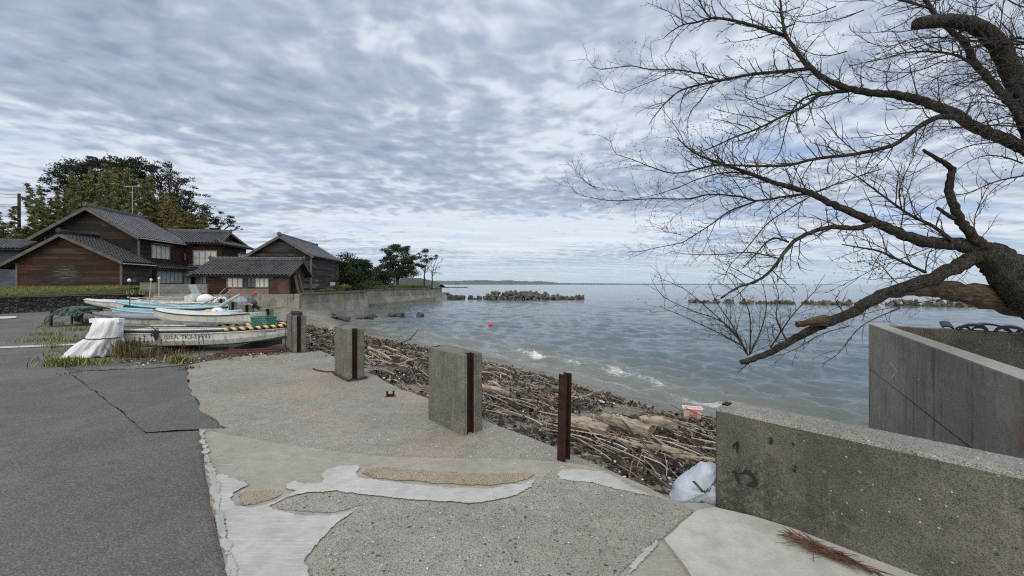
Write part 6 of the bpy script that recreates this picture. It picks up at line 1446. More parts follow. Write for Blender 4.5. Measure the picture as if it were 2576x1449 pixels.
# poles standing in and leaning on boats
def pole(name, a, b_, r0, r1, mat, label, cat='pole', group=None):
    mb = MB(); a = Vector(a); b_ = Vector(b_); mb.tube([Vector(), (b_ - a) * .5, b_ - a], [r0, (r0 + r1) / 2, r1], 8); return place(mb, name, MAT[mat], label, cat, a, 0, group, smooth=False)
pole('pole', P(528, 786, 14.6), P(603, 741, 15.6), .085, .05, 'grey_pole', 'thick pale pole leaning up to the right over the boats')
pole('pole', P(490, 773, 17.2), P(560, 742, 17.8), .04, .03, 'grey_pole', 'thin grey pole lying slantwise behind the blue boat')
p_ = pole('stick', P(520, 777, 17.0), P(604, 712, 17.6), .022, .014, 'bamboo_pole', 'bamboo stick with red cloth rising above the boats'); 
rc = MB(); rc.bar(P(583, 729, 17.45) - p_.location, P(590, 721.5, 17.5) - p_.location, .10, .04); rc.build('red_cloth', MAT['red_float'], p_)
pole('stick', P(515, 776, 17.4), P(567, 725, 17.9), .02, .014, 'bamboo_pole', 'thin bamboo stick left of the stick with red cloth')
pole('pole', P(321, 748, 16.8), P(470, 776, 16.0), .03, .025, 'grey_pole', 'thin pole lying along the bright blue boat')
for x0, y0, x1, y1, Y, lb_ in ((375, 768, 380, 707, 18.3, 'pole with white lamp standing taller by the long white boat'), (400, 752, 400, 703, 20.5, 'white lamp post seen before the house windows'), (327, 784, 325, 709, 14.6, 'thin dark pole with small lamp standing in the pale blue boat')):
    o = pole('lamp_pole', P(x0, y0, Y), P(x1, y1, Y), .03 if Y > 15 else .015, .022 if Y > 15 else .012, 'bamboo_pole' if Y > 15 else 'rub_black', lb_, 'lamp pole', 'lamp poles among the boats'); l_ = MB(); e = P(x1, y1, Y) - o.location
    l_.lathe([(.015, 0), (.045, .015), (.055, .06), (.03, .11), (.012, .12)], 10, org=tuple(e)); l_.build('lamp', MAT['white_sign'], o, smooth=True)
# outboard motor tilted up on its stand, with net heap
def motor():
    root = empty('outboard_motor', P(632, 763, 17.6), 0); tag(root, 'dark blue outboard motor tilted up behind the pillars', 'motor')
    M_ = Matrix.Rotation(R(28), 4, 'Y'); hd = MB(); hd.lathe([(.05, -.16), (.17, -.14), (.2, 0), (.18, .13), (.11, .2), (.03, .22)], 14, M=M_ @ Matrix.Scale(1.25, 4, (1, 0, 0))); hd.build('cowling', MAT['motor_blue'], root, smooth=True)
    bd = MB(); bd.box((-.2, -.205, -.02), (.2, -.19, .05), M=M_); bd.build('white_band', MAT['hull_grey'], root)
    lg = MB(); lg.bar((.12, 0, -.08), (.62, 0, -.36), .09, .16); lg.build('leg', MAT['motor_blue'], root); pp = MB(); 
    for k in range(3): 
        a = k * 2.09; pp.bar((.66, 0, -.42), (.66 + .02, .16 * math.cos(a), -.42 + .16 * math.sin(a)), .08, .02)
    pp.lathe([(.02, -.05), (.05, -.04), (.045, .06), (.01, .1)], 10, org=(.66, 0, -.42)); pp.build('propeller', MAT['rub_black'], root)
    tl = MB(); tl.bar((-.15, 0, -.14), (-.2, .05, -1.0), .16, .10); tl.bar((.1, 0, -.15), (.06, 0, -1.1), .05, .05); tl.build('stand', MAT['motor_grey'], root)
motor()
def cloth_blob(name, loc, rx, ry, h_, mat, label, cat, seed, folds=9, amp=.18, prof=None, seg=60, kind=None):
    random.seed(seed); mb = MB(); prof = prof or [(1, 0), (.93, .35), (.75, .75), (.4, .95), (.02, 1)]; ph = [random.uniform(0, 6.28) for _ in range(6)]; vs = []
    for j in range(len(prof)):
        r_, z = prof[j]
        for k in range(seg):
            a = 2 * math.pi * k / seg; f_ = 1 + amp * (1 - .5 * z) * (math.sin(folds * a + ph[0] + .6 * z) * .5 + .35 * math.sin((folds * 2 + 1) * a + ph[1]) + .4 * math.sin(3 * a + ph[2]))
            vs.append(Vector((rx * r_ * f_ * math.cos(a), ry * r_ * f_ * math.sin(a), h_ * z * (1 + .05 * math.sin(5 * a + ph[3])) + random.uniform(-.008, .008))))
    n = len(prof); mb.add(vs, [(j * seg + k, j * seg + (k + 1) % seg, (j + 1) * seg + (k + 1) % seg, (j + 1) * seg + k) for j in range(n - 1) for k in range(seg)] + [tuple((n - 1) * seg + k for k in range(seg))])
    return place(mb, name, MAT[mat], label, cat, loc)
cloth_blob('net_heap', P(600, 790, 17.3) , .45, .35, .75, 'grey_tarp', 'grey heap of netting beside the outboard motor', 'net heap', 5)
tb_ = MB(); tb_.box((-.7, -.3, .5), (.7, .3, .56)); 
for sx in (-.62, .62):
    for sy in (-.24, .24): tb_.box((sx - .03, sy - .03, -.15), (sx + .03, sy + .03, .499))
place(tb_, 'work_table', MAT['grey_pole'], 'grey table of planks behind the thick leaning pole', 'table', (P(580, 752, 18.3).x, 18.3, .12), .1)
# white tarpaulin tied over the outboard of the nearest boat
def white_tarp():
    Y0 = 8.75; root = empty('motor_tarpaulin', G(238, 905) + Vector((0, 0, 0))); root.location = (P(240, 900, Y0).x, Y0, 0); tag(root, 'white tarpaulin tied round a motor, spreading on the ground by the weeds', 'tarpaulin')
    random.seed(4); prof = [(905, 164, 286), (896, 172, 288), (885, 181, 291), (872, 194, 294), (860, 209, 297), (849, 224, 299), (842, 230, 299), (832, 234, 301), (822, 238, 302), (813, 242, 303), (806, 246, 302), (801, 256, 296)]
    seg = 84; vs = []; ph = [random.uniform(0, 6.28) for _ in range(8)]; N = []
    for j, (py, x0, x1) in enumerate(prof):
        cx_ = ((x0 + x1) / 2 - CX) / F * Y0; r_ = (x1 - x0) / 2 / F * Y0; z = max(.0, CAMZ - (py - YH) / F * Y0) if j else .004
        low = 1 - j / (len(prof) - 1)
        for k in range(seg):
            a = 2 * math.pi * k / seg; fo = (.07 + .13 * low) if j < 5 else (.02 if j == 5 else .08)
            q_ = Vector((math.cos(a) * 2.1, math.sin(a) * 2.1, z * 1.7)); f_ = 1 + fo * (1.5 * noise.noise(q_) + .9 * noise.noise(q_ * 2.3 + Vector((5, 0, 0))) + .3 * noise.noise(q_ * 4.0)) + (.05 * noise.noise(q_ * 6 + Vector((0, 0, z * 9))) if j != 5 else 0)
            ry = r_ * (.72 if j < 5 else .75)
            vs.append(Vector((cx_ + r_ * f_ * math.cos(a) - root.location.x, ry * f_ * math.sin(a), z + random.uniform(-.006, .006))))
    n = len(prof); mb = MB(); mb.add(vs, [(j * seg + k, j * seg + (k + 1) % seg, (j + 1) * seg + (k + 1) % seg, (j + 1) * seg + k) for j in range(n - 1) for k in range(seg)] + [tuple((n - 1) * seg + k for k in range(seg))])
    so_ = mb.build('sheet', MAT['white_tarp'], root, smooth=True); sb_ = so_.modifiers.new('folds', 'SUBSURF'); sb_.levels = sb_.render_levels = 1; sb_.subdivision_type = 'SIMPLE'; dt_ = bpy.data.textures.new('crumple', 'CLOUDS'); dt_.noise_scale = .09; dt_.noise_depth = 3; dm_ = so_.modifiers.new('crumple', 'DISPLACE'); dm_.texture = dt_; dm_.strength = .022
    rp_ = MB(); j = 5; rp_.tube([vs[j * seg + k % seg] * 1.0 + Vector((0, -.012, 0)) for k in range(seg + 1)], .010, 5); rp_.build('tie_rope', MAT['black_rope'], root)
    bb = MB(); bb.bar(P(232, 806, Y0) - root.location, P(306, 806, Y0) - root.location, .13, .085); bb.build('wrapped_bar', MAT['white_tarp'], root)
white_tarp()
# green tarpaulin draped over a trestle
def green_tarp():
    Y0 = 15.3; root = empty('green_tarpaulin', (P(195, 815, Y0).x, Y0, 0)); tag(root, 'crumpled dark green tarpaulin draped over a low frame by the road', 'tarpaulin'); random.seed(14); mb = MB()
    xs2 = np.linspace(150, 238, 34); top = np.interp(xs2, [150, 160, 175, 195, 212, 225, 238], [786, 776, 773, 768.5, 772, 771, 786]); bot = np.interp(xs2, [150, 163, 168, 172, 200, 215, 232, 238], [812, 815, 814, 787, 792, 789, 795, 792])
    rows = []
    for f_, kz in ((-.5, 1.0), (-.46, .66), (-.40, .33), (-.22, .06), (0, 0), (.22, .08), (.42, .5), (.5, 1)):
        r_ = []
        for x_, t_, b_ in zip(xs2, top, bot):
            y_ = t_ + (b_ - t_) * kz; q = P(x_, y_, Y0); r_.append(Vector((q.x - root.location.x + random.uniform(-.03, .03), f_ * 1.1 + random.uniform(-.05, .05), q.z + random.uniform(-.03, .03))))
        rows.append(r_)
    m = len(xs2); mb.add([v_ for r_ in rows for v_ in r_], [(j * m + i, j * m + i + 1, (j + 1) * m + i + 1, (j + 1) * m + i) for j in range(len(rows) - 1) for i in range(m - 1)])
    o = mb.build('sheet', MAT['green_tarp'], root); sf = o.modifiers.new('thick', 'SOLIDIFY'); sf.thickness = .012
    fr = MB(); fr.bar((-.65, -.35, .62), (.6, -.35, .62), .05, .05); fr.bar((-.6, -.35, 0), (-.6, -.35, .6), .05, .05); fr.bar((.55, -.35, 0), (.55, -.35, .6), .05, .05); fr.bar((-.6, .35, 0), (-.6, .35, .6), .05, .05); fr.bar((.55, .35, 0), (.55, .35, .6), .05, .05); fr.bar((-.65, .35, .62), (.6, .35, .62), .05, .05); fr.bar((-.6, -.35, .6), (-.6, .35, .6), .04, .04); fr.bar((.55, -.35, .6), (.55, .35, .6), .04, .04); fr.build('frame', MAT['dark_wood'], root)
green_tarp()

# ------------------------------------------------------------------ sack, crate, frond
def sack():
    Y0 = 2.93; root = empty('fertiliser_sack', (P(1742, 1265, Y0).x, Y0, -.02)); tag(root, 'white printed sack slumped against the end of the low wall', 'sack')
    out = [(1686, 1258), (1692, 1246), (1700, 1221), (1716, 1207), (1738, 1190), (1762, 1171), (1774, 1165), (1800, 1166), (1826, 1180), (1832, 1215), (1825, 1262), (1806, 1278), (1780, 1275), (1745, 1267), (1710, 1262)]
    pl_ = [P(x_, y_, Y0) - root.location for x_, y_ in out]; c_ = sum(pl_, Vector()) / len(pl_); mb = MB(); n = len(pl_); rings = []; random.seed(9)
    sub = []
    for i in range(n):
        for k in range(4): sub.append(pl_[i].lerp(pl_[(i + 1) % n], k / 4))
    n = len(sub); prof = [(.02, -.088), (.4, -.092), (.7, -.085), (.86, -.07), (.96, -.04), (1.0, 0.0), (.95, .05), (.75, .09), (.4, .12), (.02, .125)]
    for f_, dy_ in prof:
        for p in sub:
            q = c_ + (p - c_) * f_; w_ = .022 * noise.noise(q * 9) + .012 * noise.noise(Vector((q.x * 30 + q.z * 12, 0, q.z * 14 - q.x * 10))) + .005 * noise.noise(q * 60); mb.v.append((q.x, dy_ + (w_ if f_ < 1 else 0), q.z))
    m = len(prof)
    mb.f += [(j * n + k, j * n + (k + 1) % n, (j + 1) * n + (k + 1) % n, (j + 1) * n + k) for j in range(m - 1) for k in range(n)] + [tuple(range(n - 1, -1, -1)), tuple((m - 1) * n + k for k in range(n))]; mb.m += [0] * len(mb.f); mb.c += [None] * len(mb.f)
    mb.build('sack_body', MAT['sack_white'], root, smooth=True)
    # print wraps the face that bulges to the front
    from mathutils.bvhtree import BVHTree
    bv = BVHTree.FromPolygons([Vector(v_) for v_ in mb.v], mb.f)
    z2 = lambda x, y: P(1663.7 + x * .10648, 1140.4 + y * .10648, Y0) - root.location     # from the enlarged view
    def drop(p):
        h_ = bv.ray_cast(Vector((p.x, -1, p.z)), Vector((0, 1, 0)))
        return Vector((p.x, (h_[0].y if h_[0] is not None else -.1) - .0035, p.z))
    def poly_print(name, pts, mat, k=8):
        a, b_, c2, d = [z2(*q) for q in pts]; q = MB(); q.grid(k, k, lambda u, v_: drop(a.lerp(b_, u).lerp(d.lerp(c2, u), v_))); q.build(name, MAT[mat], root)
    def words(name, body, x0, y0, x1, y1, size_px, mat):
        a = z2(x0, y0); b_ = z2(x1, y1); me = text_mesh(body, 1.0, .03); xs3 = [v_.co.x for v_ in me.vertices]; w_ = max(xs3) - min(xs3); r_ = (b_ - a) / w_; up = Vector((-r_.z, 0, r_.x)).normalized() * size_px * .10648 / F * Y0
        for v_ in me.vertices: v_.co = drop(a + r_ * (v_.co.x - min(xs3)) + up * v_.co.y)
        me.materials.clear(); me.materials.append(MAT[mat]); o = bpy.data.objects.new(name, me); COL.objects.link(o); o.parent = root
    poly_print('black_bar', [(640, 565), (690, 540), (838, 715), (815, 765)], 'sack_ink')
    poly_print('green_block', [(562, 1108), (690, 1020), (862, 1190), (740, 1215)], 'green_print')
    poly_print('faded_block', [(470, 1000), (540, 935), (585, 1005), (515, 1060)], 'faded_green_print')
    words('lettering', 'ふん 15kg', 1215, 485, 838, 748, 105, 'sack_ink')
    words('green_lettering', 'GANG', 830, 775, 590, 915, 88, 'faded_green_print')
    words('small_lettering', '正味 15kg', 760, 950, 935, 1155, 52, 'sack_ink')
    words('small_lettering', '○●', 655, 1135, 740, 1190, 50, 'sack_white')
    poly_print('dark_corner', [(1085, 1125), (1150, 1100), (1180, 1165), (1110, 1180)], 'sack_ink', 4)
sack()
def crate():
    a = GB(1720, 1055, .0); root = empty('plastic_box', (0, 0, 0)); Y0 = a.y; bl_, br_, tl_, tr_ = P(1721, 1048, Y0), P(1764, 1057, Y0 - .08), P(1716.5, 1029, Y0), P(1768, 1039, Y0 - .08)
    root.location = (bl_ + br_) / 2; root.rotation_euler = (0, 0, math.atan2((br_ - bl_).y, (br_ - bl_).x)); W_ = (br_ - bl_).length; H_ = .145; tag(root, 'pink plastic box with red print standing on the driftwood', 'box'); w0, w1 = W_ / 2 * .97, W_ / 2 * 1.06; dd = .12
    mb = MB(); t_ = .008
    def ring(w_, d0, d1, z): return [Vector((-w_, d0, z)), Vector((w_, d0, z)), Vector((w_, d1, z)), Vector((-w_, d1, z))]
    rows = [ring(w0, 0, dd, 0), ring(w1, -.012, dd + .012, H_), ring(w1 + .018, -.03, dd + .03, H_ + .002), ring(w1 + .018, -.03, dd + .03, H_ + .022), ring(w1 - t_, -.004, dd + .004, H_ + .022), ring(w0 - t_, t_, dd - t_, .01)]
    vs = [v_ for r_ in rows for v_ in r_]; mb.add(vs, [(j * 4 + k, j * 4 + (k + 1) % 4, (j + 1) * 4 + (k + 1) % 4, (j + 1) * 4 + k) for j in range(5) for k in range(4)] + [(3, 2, 1, 0), (20, 21, 22, 23)]); mb.build('box_body', MAT['pink_plastic'], root, bevel=.006)
    def face(u0, u1, v0, v1, mat, nm, e=.002):
        q = MB(); f_ = lambda u, v_: Vector((-w0 + 2 * w0 * u, -.012 * v_ - e, H_ * v_)); q.add([f_(u0, v0), f_(u1, v0), f_(u1, v1), f_(u0, v1)], [(0, 1, 2, 3)]); q.build(nm, MAT[mat], root)
    face(.10, .88, .16, .86, 'pink_plastic' if False else 'rose_print', 'print_panel', .0015); face(.12, .86, .20, .82, 'pink_plastic', 'print_panel', .0030); face(.30, .80, .16, .88, 'rose_print', 'label_panel', .0045); face(.36, .76, .28, .78, 'red_print', 'label_print', .006)
    face(.40, .58, .45, .70, 'rose_print', 'label_print', .0075); face(.30, .78, .145, .175, 'red_print', 'label_print', .006)
crate()
def frond():
    a, b_ = G(1968, 1350, .042), G(2195, 1449, .042); root = empty('dead_frond', a); tag(root, 'dry reddish brown conifer frond lying beside the low wall', 'frond'); mb = MB(); random.seed(3); d = b_ - a; sd_ = Vector((-d.y, d.x, 0)).normalized()
    mb.tube([Vector((0, 0, .012)), d * .5 + Vector((0, 0, .03)), d + Vector((0, 0, .012))], [.004, .005, .004], 5)
    for _ in range(260):
        t_ = random.uniform(.18, .98); p = d * t_ + Vector((0, 0, .02)); L_ = random.uniform(.04, .13); w_ = .05 * math.sin(math.pi * min(1, t_ * 1.1)); e = p + d.normalized() * L_ * random.choice((-1, -1, 1)) + sd_ * random.gauss(0, w_) + Vector((0, 0, random.uniform(-.012, .035))); e.z = max(.003, e.z)
        mb.tube([p + sd_ * random.gauss(0, w_ * .35), p.lerp(e, .5) + Vector((0, 0, .008)), e], [.0022, .002, .001], 3, cap=False)
    mb.tube([d * .42 + Vector((0, 0, .01)), d * .42 - sd_ * .06 + Vector((0, 0, .02)), d * .46 - sd_ * .12 + Vector((0, 0, .006))], .0018, 3)
    mb.build('needles', MAT['tan_branch'], root)
    a2 = G(1975, 1353, .042)
frond()

# ------------------------------------------------------------------ driftwood logs
def log(pts_px, radii, label, name='driftwood_log', dz=0.025, mat='log_wood', lift=.95, knot=True, sides=12, seed=1):
    random.seed(seed); pts = [GB(x_, y_) for x_, y_ in pts_px]; rr = radii; base = pts[0].copy(); mb = MB(); P2 = []; R2 = []
    for i in range(len(pts) - 1):
        k = 5
        for j in range(k): P2.append(pts[i].lerp(pts[i + 1], j / k)); R2.append(rr[i] + (rr[i + 1] - rr[i]) * j / k)
    P2.append(pts[-1]); R2.append(rr[-1])
    for p, r_ in zip(P2, R2): p.z = max(p.z, h1(p.x, p.y)) + r_ * lift + dz
    ax = (P2[-1] - P2[0]).normalized(); rz = math.atan2(ax.y, ax.x); M_ = Matrix.Rotation(-rz, 3, 'Z')
    mb.tube([M_ @ (p - base) for p in P2], [r_ * random.uniform(.9, 1.1) for r_ in R2], sides, jit=.10)
    if knot:
        for _ in range(2):
            i = random.randint(1, len(P2) - 2); p = M_ @ (P2[i] - base); e = p + Vector((random.uniform(-.3, .3), random.uniform(-1, .2), random.uniform(.3, 1))).normalized() * R2[i] * 1.25; mb.tube([p, e], [R2[i] * .45, R2[i] * .22], 7)
    o = mb.build(name, MAT[mat]); o.location = base; o.rotation_euler = (0, 0, rz); tag(o, label, 'log', 'driftwood logs on the beach'); return o
log([(1424, 1083), (1470, 1090), (1529, 1106)], [.075, .085, .07], 'thick pale driftwood log just right of the steel beam', seed=2)
log([(1519, 1072), (1570, 1090), (1637, 1110)], [.075, .095, .075], 'thickest driftwood log with a dark knot, centre of the beach pile', seed=3)
log([(1608, 1077), (1650, 1083), (1700, 1090)], [.07, .09, .06], 'grey split driftwood log behind the knotted one', seed=4)
log([(1574, 1062), (1585, 1072), (1618, 1096)], [.03, .028, .02], 'thin curved driftwood branch between the two thick logs', seed=5, knot=False)
log([(1530, 1108), (1590, 1130), (1630, 1142), (1655, 1142)], [.022, .026, .035, .04], 'long brown driftwood pole with a flared end', seed=6, knot=False)
log([(1665, 1145), (1705, 1155), (1750, 1163)], [.045, .04, .03], 'grey driftwood branch above the white sack', seed=7)
log([(1690, 1160), (1740, 1166), (1796, 1172)], [.025, .028, .03], 'yellowish bamboo stem lying behind the white sack', seed=8, knot=False)
log([(1210, 985), (1245, 990), (1283, 1003)], [.055, .05, .045], 'smooth pale driftwood trunk right of the largest pillar', seed=9, knot=False)
log([(925, 884), (960, 897), (985, 912)], [.055, .045, .03], 'bleached driftwood trunk right of the second pillar', seed=10)
log([(930, 892), (945, 900), (968, 914)], [.035, .03, .02], 'bleached forked branch below the bleached trunk', seed=11)
log([(965, 878), (985, 885), (1003, 888)], [.05, .04, .03], 'tangled pale driftwood root near the dead branch', seed=12)
log([(1228, 968), (1245, 972), (1262, 982)], [.03, .035, .02], 'short bleached driftwood piece behind the smooth trunk', seed=13)
log([(1222, 1030), (1330, 1063), (1412, 1082)], [.012, .014, .012], 'long thin pale cane running from the largest pillar to the beam', seed=14, knot=False)
log([(1340, 1000), (1375, 1030), (1400, 1043)], [.012, .015, .01], 'thin curved bleached stick left of the beam', seed=15, knot=False)
log([(1445, 1010), (1480, 1003), (1515, 990)], [.02, .03, .04], 'dark forked driftwood near the waterline right of the beam', seed=16)
log([(1430, 1000), (1490, 1014), (1550, 1020)], [.012, .015, .012], 'straight brown stick right of the beam near the waterline', seed=17, knot=False)
# dead branch sticking up near the water
b_ = GB(990, 872); root = empty('dead_branch', b_); mb = MB(); random.seed(8)
pk_ = lambda x, y: P(x, y, b_.y) - b_
mb.tube([pk_(985, 873), pk_(1003, 866), pk_(1020, 858), pk_(1032, 853), pk_(1043, 840), pk_(1053, 828)], [.03, .028, .022, .018, .014, .006], 6); mb.tube([pk_(1010, 864), pk_(1030, 867), pk_(1045, 873)], [.015, .012, .006], 5); mb.tube([pk_(1032, 853), pk_(1040, 856), pk_(1046, 853)], [.01, .008, .004], 4)
mb.tube([pk_(975, 873), pk_(990, 870), pk_(1005, 874)], [.03, .04, .03], 6, jit=.3); mb.build('branch', MAT['twig'], root); tag(root, 'dark dead branch sticking up at the water edge', 'branch')

# ------------------------------------------------------------------ wrack: sticks, seaweed, shells
random.seed(77)
st = MB(); sw = MB(); sh = MB(); cnt = 0
def inband(x, y):
    de, ds = float(sdist(np.array([x]), np.array([y]), E)[0]), float(sdist(np.array([x]), np.array([y]), S)[0]); return de, ds
N_ = 60000; cx0 = np.random.default_rng(3); tt = cx0.random(N_) ** 1.7; xs4 = np.empty(N_); ys4 = np.empty(N_)
# positions along the shore (t) and across it (f)
lx = 0.1 + tt * 22; f4_ = cx0.beta(1.25, 1.7, N_)
pxy = np.array([(1.75, 2.75), (1.17, 2.95), (0.56, 3.6), (-0.28, 4.5), (-1.62, 5.85), (-2.35, 6.75), (-4.65, 9.25), (-7.0, 11.9), (-9.15, 14.3), (-11.4, 16.8), (-13.6, 19.2)])
cum = np.concatenate([[0], np.cumsum(np.hypot(*np.diff(pxy, axis=0).T))]); ex = np.interp(lx, cum, pxy[:, 0]); ey = np.interp(lx, cum, pxy[:, 1]); wid = np.interp(lx, [0, 3, 8, 14, 22], [5.2, 5.4, 5.0, 4.2, 2.6])
X4 = ex + 0.754 * wid * f4_ * 1.02 + cx0.normal(0, .12, N_); Y4 = ey + 0.657 * wid * f4_ * 1.02 + cx0.normal(0, .12, N_)
DE = sdist(X4, Y4, E); DS = sdist(X4, Y4, S); Z4 = hgt(X4, Y4); clump = rough2(X4, Y4, 2.6) + .6 * rough2(X4, Y4, 6.0)
lim = -1.9 - .35 * rough2(X4, Y4, 1.1)
ok = (DE > .03) & (DS < lim) & (clump > -.42 + .55 * cx0.random(N_))
for x, y, z, cl, f_ in zip(X4[ok], Y4[ok], Z4[ok], clump[ok], f4_[ok]):
    r_ = random.random(); d = math.hypot(x, y); big = 1 + .05 * max(0, d - 4)
    if r_ < .010:
        L_ = random.uniform(.25, .85); a = random.gauss(2.35, .55); q = random.uniform(.005, .014); p = Vector((x, y, z + q + .02)); e = Vector((math.cos(a) * L_, math.sin(a) * L_, 0))
        if min(inband(x + e.x, y + e.y)[0], inband(x, y)[0]) < .12: continue
        e.z = h1(x + e.x, y + e.y) - z + random.uniform(.0, .06); mid_ = p + e * .5 + Vector((random.gauss(0, .07) * L_, random.gauss(0, .07) * L_, random.uniform(0, .06) * L_)); st.tube([p, p + (mid_ - p) * .5 + Vector((0, 0, .01)), mid_, p + e], [q, q * .95, q * .9, q * .6], 6, c=random.uniform(.6, 1))
    elif r_ < .33:
        L_ = random.choice((.05, .08, .1, .14, .18, .3)) * random.uniform(.7, 1.5) * big; a = random.gauss(2.35, .7); q = random.uniform(.0018, .005) * big * (1.5 if L_ > .25 else 1); e = Vector((math.cos(a) * L_, math.sin(a) * L_, random.gauss(0, .18) * L_)); p = Vector((x, y, z + q + random.uniform(0, .035)))
        mid_ = p + e * .5 + Vector((random.gauss(0, .08) * L_, random.gauss(0, .08) * L_, random.uniform(0, .1) * L_)); e.z = max(e.z, -.02)
        st.tube([p, mid_, p + e], [q, q * .9, q * .6], 4, cap=False, c=min(1, max(0, random.gauss(.43, .30))))
    elif r_ < .955:
        k = random.uniform(.02, .075) * big; p = Vector((x, y, z + random.uniform(.0, .034))); tn = min(1, max(0, random.gauss(.38, .28))); a = random.uniform(0, 6.28)
        u = Vector((math.cos(a), math.sin(a), random.gauss(0, .45))) * k; v_ = Vector((-math.sin(a), math.cos(a), random.gauss(0, .45))) * k * random.uniform(.2, .6)
        sw.add([p, p + u * .5 + v_ + Vector((0, 0, k * .3)), p + u, p + u * .5 - v_ + Vector((0, 0, random.uniform(-.2, .5) * k))], [(0, 1, 3), (1, 2, 3)], 0, tn)
    else:
        k = random.uniform(.006, .018) * big * (1.9 if random.random() < .06 else 1); p = Vector((x, y, z + .03)); M_ = Matrix.Rotation(random.uniform(0, 6.28), 3, 'Z'); vs = [M_ @ Vector(q) * k for q in ((1, 0, 0), (0, .8, 0), (-1, 0, 0), (0, -.8, 0), (0, 0, .6), (0, 0, -.6))]
        sh.add([p + q for q in vs], [(0, 1, 4), (1, 2, 4), (2, 3, 4), (3, 0, 4), (1, 0, 5), (2, 1, 5), (3, 2, 5), (0, 3, 5)], 0, random.random())
# a few chips and shells blown onto the apron and the yard
for _ in range(260):
    p = G(random.uniform(480, 760), random.uniform(885, 915)) if random.random() < .35 else G(random.uniform(900, 1500), random.uniform(1000, 1440), .02)
    k = random.uniform(.003, .008) * (1 + .1 * p.y); 
    de = inband(p.x, p.y)[0]
    if de > -.05: continue
    sh.add([p + Vector(q) * k for q in ((1, 0, 0.3), (0, .8, .3), (-1, 0, .3), (0, -.8, .3), (0, 0, .8))], [(0, 1, 4), (1, 2, 4), (2, 3, 4), (3, 0, 4)], 0, random.random() * .88)
for _ in range(420):
    x_ = random.uniform(300, 740); y_ = np.interp(x_, [300, 473, 600, 740], [908, 908, 893, 884]) + random.gauss(0, 4); p = G(x_, y_); k = random.uniform(.008, .03)
    if random.random() < .3: sh.add([p + Vector(q) * k for q in ((1, 0, 0.0), (0, .8, .0), (-1, 0, .0), (0, -.8, .0), (0, 0, .7))], [(0, 1, 4), (1, 2, 4), (2, 3, 4), (3, 0, 4)], 0, random.random() * .88)
    else:
        a = random.uniform(0, 6.28); L_ = random.uniform(.04, .3); st.tube([p + Vector((0, 0, .01)), p + Vector((math.cos(a) * L_, math.sin(a) * L_ * .6, random.uniform(.0, .06)))], [.008, .005], 4, cap=False, c=random.uniform(0, .7))
tag(st.build('driftwood_sticks', MAT['driftwood']), 'tangle of small driftwood sticks washed up on the beach', 'driftwood', kind='stuff')
tag(sw.build('seaweed', MAT['seaweed']), 'dark seaweed and leaf litter heaped along the beach', 'seaweed', kind='stuff')
tag(sh.build('shell_bits', MAT['shell']), 'white shells and plastic bits scattered over beach and apron', 'litter', kind='stuff')
# larger litter one can pick out
def bit(px, py, mat, s_, label, nm='litter', shape=0):
    p = GB(px, py); mb = MB(); random.seed(int(px)); 
    if shape == 0: mb.tube([(-s_, 0, 0), (-s_ * .6, 0, 0), (s_ * .5, 0, 0), (s_ * .75, 0, 0), (s_, 0, 0)], [s_ * .3, s_ * .42, s_ * .42, s_ * .16, s_ * .16], 9)
    else: 
        for _ in range(7): q = Vector((random.gauss(0, s_ * .5), random.gauss(0, s_ * .4), random.uniform(0, s_ * .4))); a = Vector((random.gauss(0, 1), random.gauss(0, 1), random.gauss(0, .5))).normalized() * s_ * .7; b2 = a.orthogonal().normalized() * s_ * .45; mb.add([q - a, q + b2, q + a, q - b2], [(0, 1, 2, 3)])
    return place(mb, nm, MAT[mat], label, 'litter', p + Vector((0, 0, s_ * .4 + .02)), random.uniform(0, 3))
bit(1513, 1017, 'sack_white', .055, 'crumpled white plastic sheet right of the steel beam', 'plastic_scrap', 1); bit(1388, 1010, 'orange_float', .028, 'orange plastic scrap left of the steel beam', 'plastic_scrap', 1)
bit(1400, 997, 'white_bit', .035, 'white bottle end beside the steel beam', 'bottle'); bit(1448, 1040, 'white_bit', .022, 'small white plastic piece just right of the steel beam', 'plastic_scrap', 1); bit(978, 961, 'white_bit', .035, 'white bottle lying on the apron edge', 'bottle')
bit(783, 874, 'green_net', .09, 'tangled green netting beside the third pillar', 'net_scrap', 1); bit(905, 950, 'white_bit', .04, 'white plastic scrap behind the second pillar', 'plastic_scrap', 1); bit(1790, 1060, 'white_bit', .03, 'white bottle near the low wall end', 'bottle')
# ------------------------------------------------------------------ weeds
def tuft(px, py, n, h_, spread, mat, label, z=-.012, name='weed_tuft', Y=None, up=.5, wid=.0055):
    c_ = G(px, py, z) if Y is None else Vector(((px - CX) / F * Y, Y, z)); mb = MB(); random.seed(int(px * 7 + py))
    for _ in range(n):
        p = Vector((random.gauss(0, spread * .45), random.gauss(0, spread * .3), 0)); L_ = h_ * random.uniform(.45, 1.1); a = random.uniform(0, 6.28); ln = random.uniform(.1, 1.0) * (1 - up) * L_ * 1.6; e = p + Vector((math.cos(a) * ln, math.sin(a) * ln, L_ * random.uniform(.6, 1))); m_2 = p.lerp(e, .55) + Vector((0, 0, L_ * .15)); w_ = Vector((-math.sin(a), math.cos(a), 0)) * wid * random.uniform(.6, 1.4)
        mb.add([p - w_, p + w_, m_2 + w_ * .8, m_2 - w_ * .8, e], [(0, 1, 2, 3), (3, 2, 4)], 0, random.random())
    return place(mb, name, MAT[mat], label, 'weed', c_, 0, 'weeds in the boat yard', kind='stuff' if spread >= .4 else None)
tuft(172, 918, 620, .19, .34, 'grass_bright', 'bright green grass tuft at the road edge in front of the white tarpaulin', up=.35); tuft(235, 914, 300, .11, .45, 'grass', 'low green grass right of the bright tuft', up=.3)
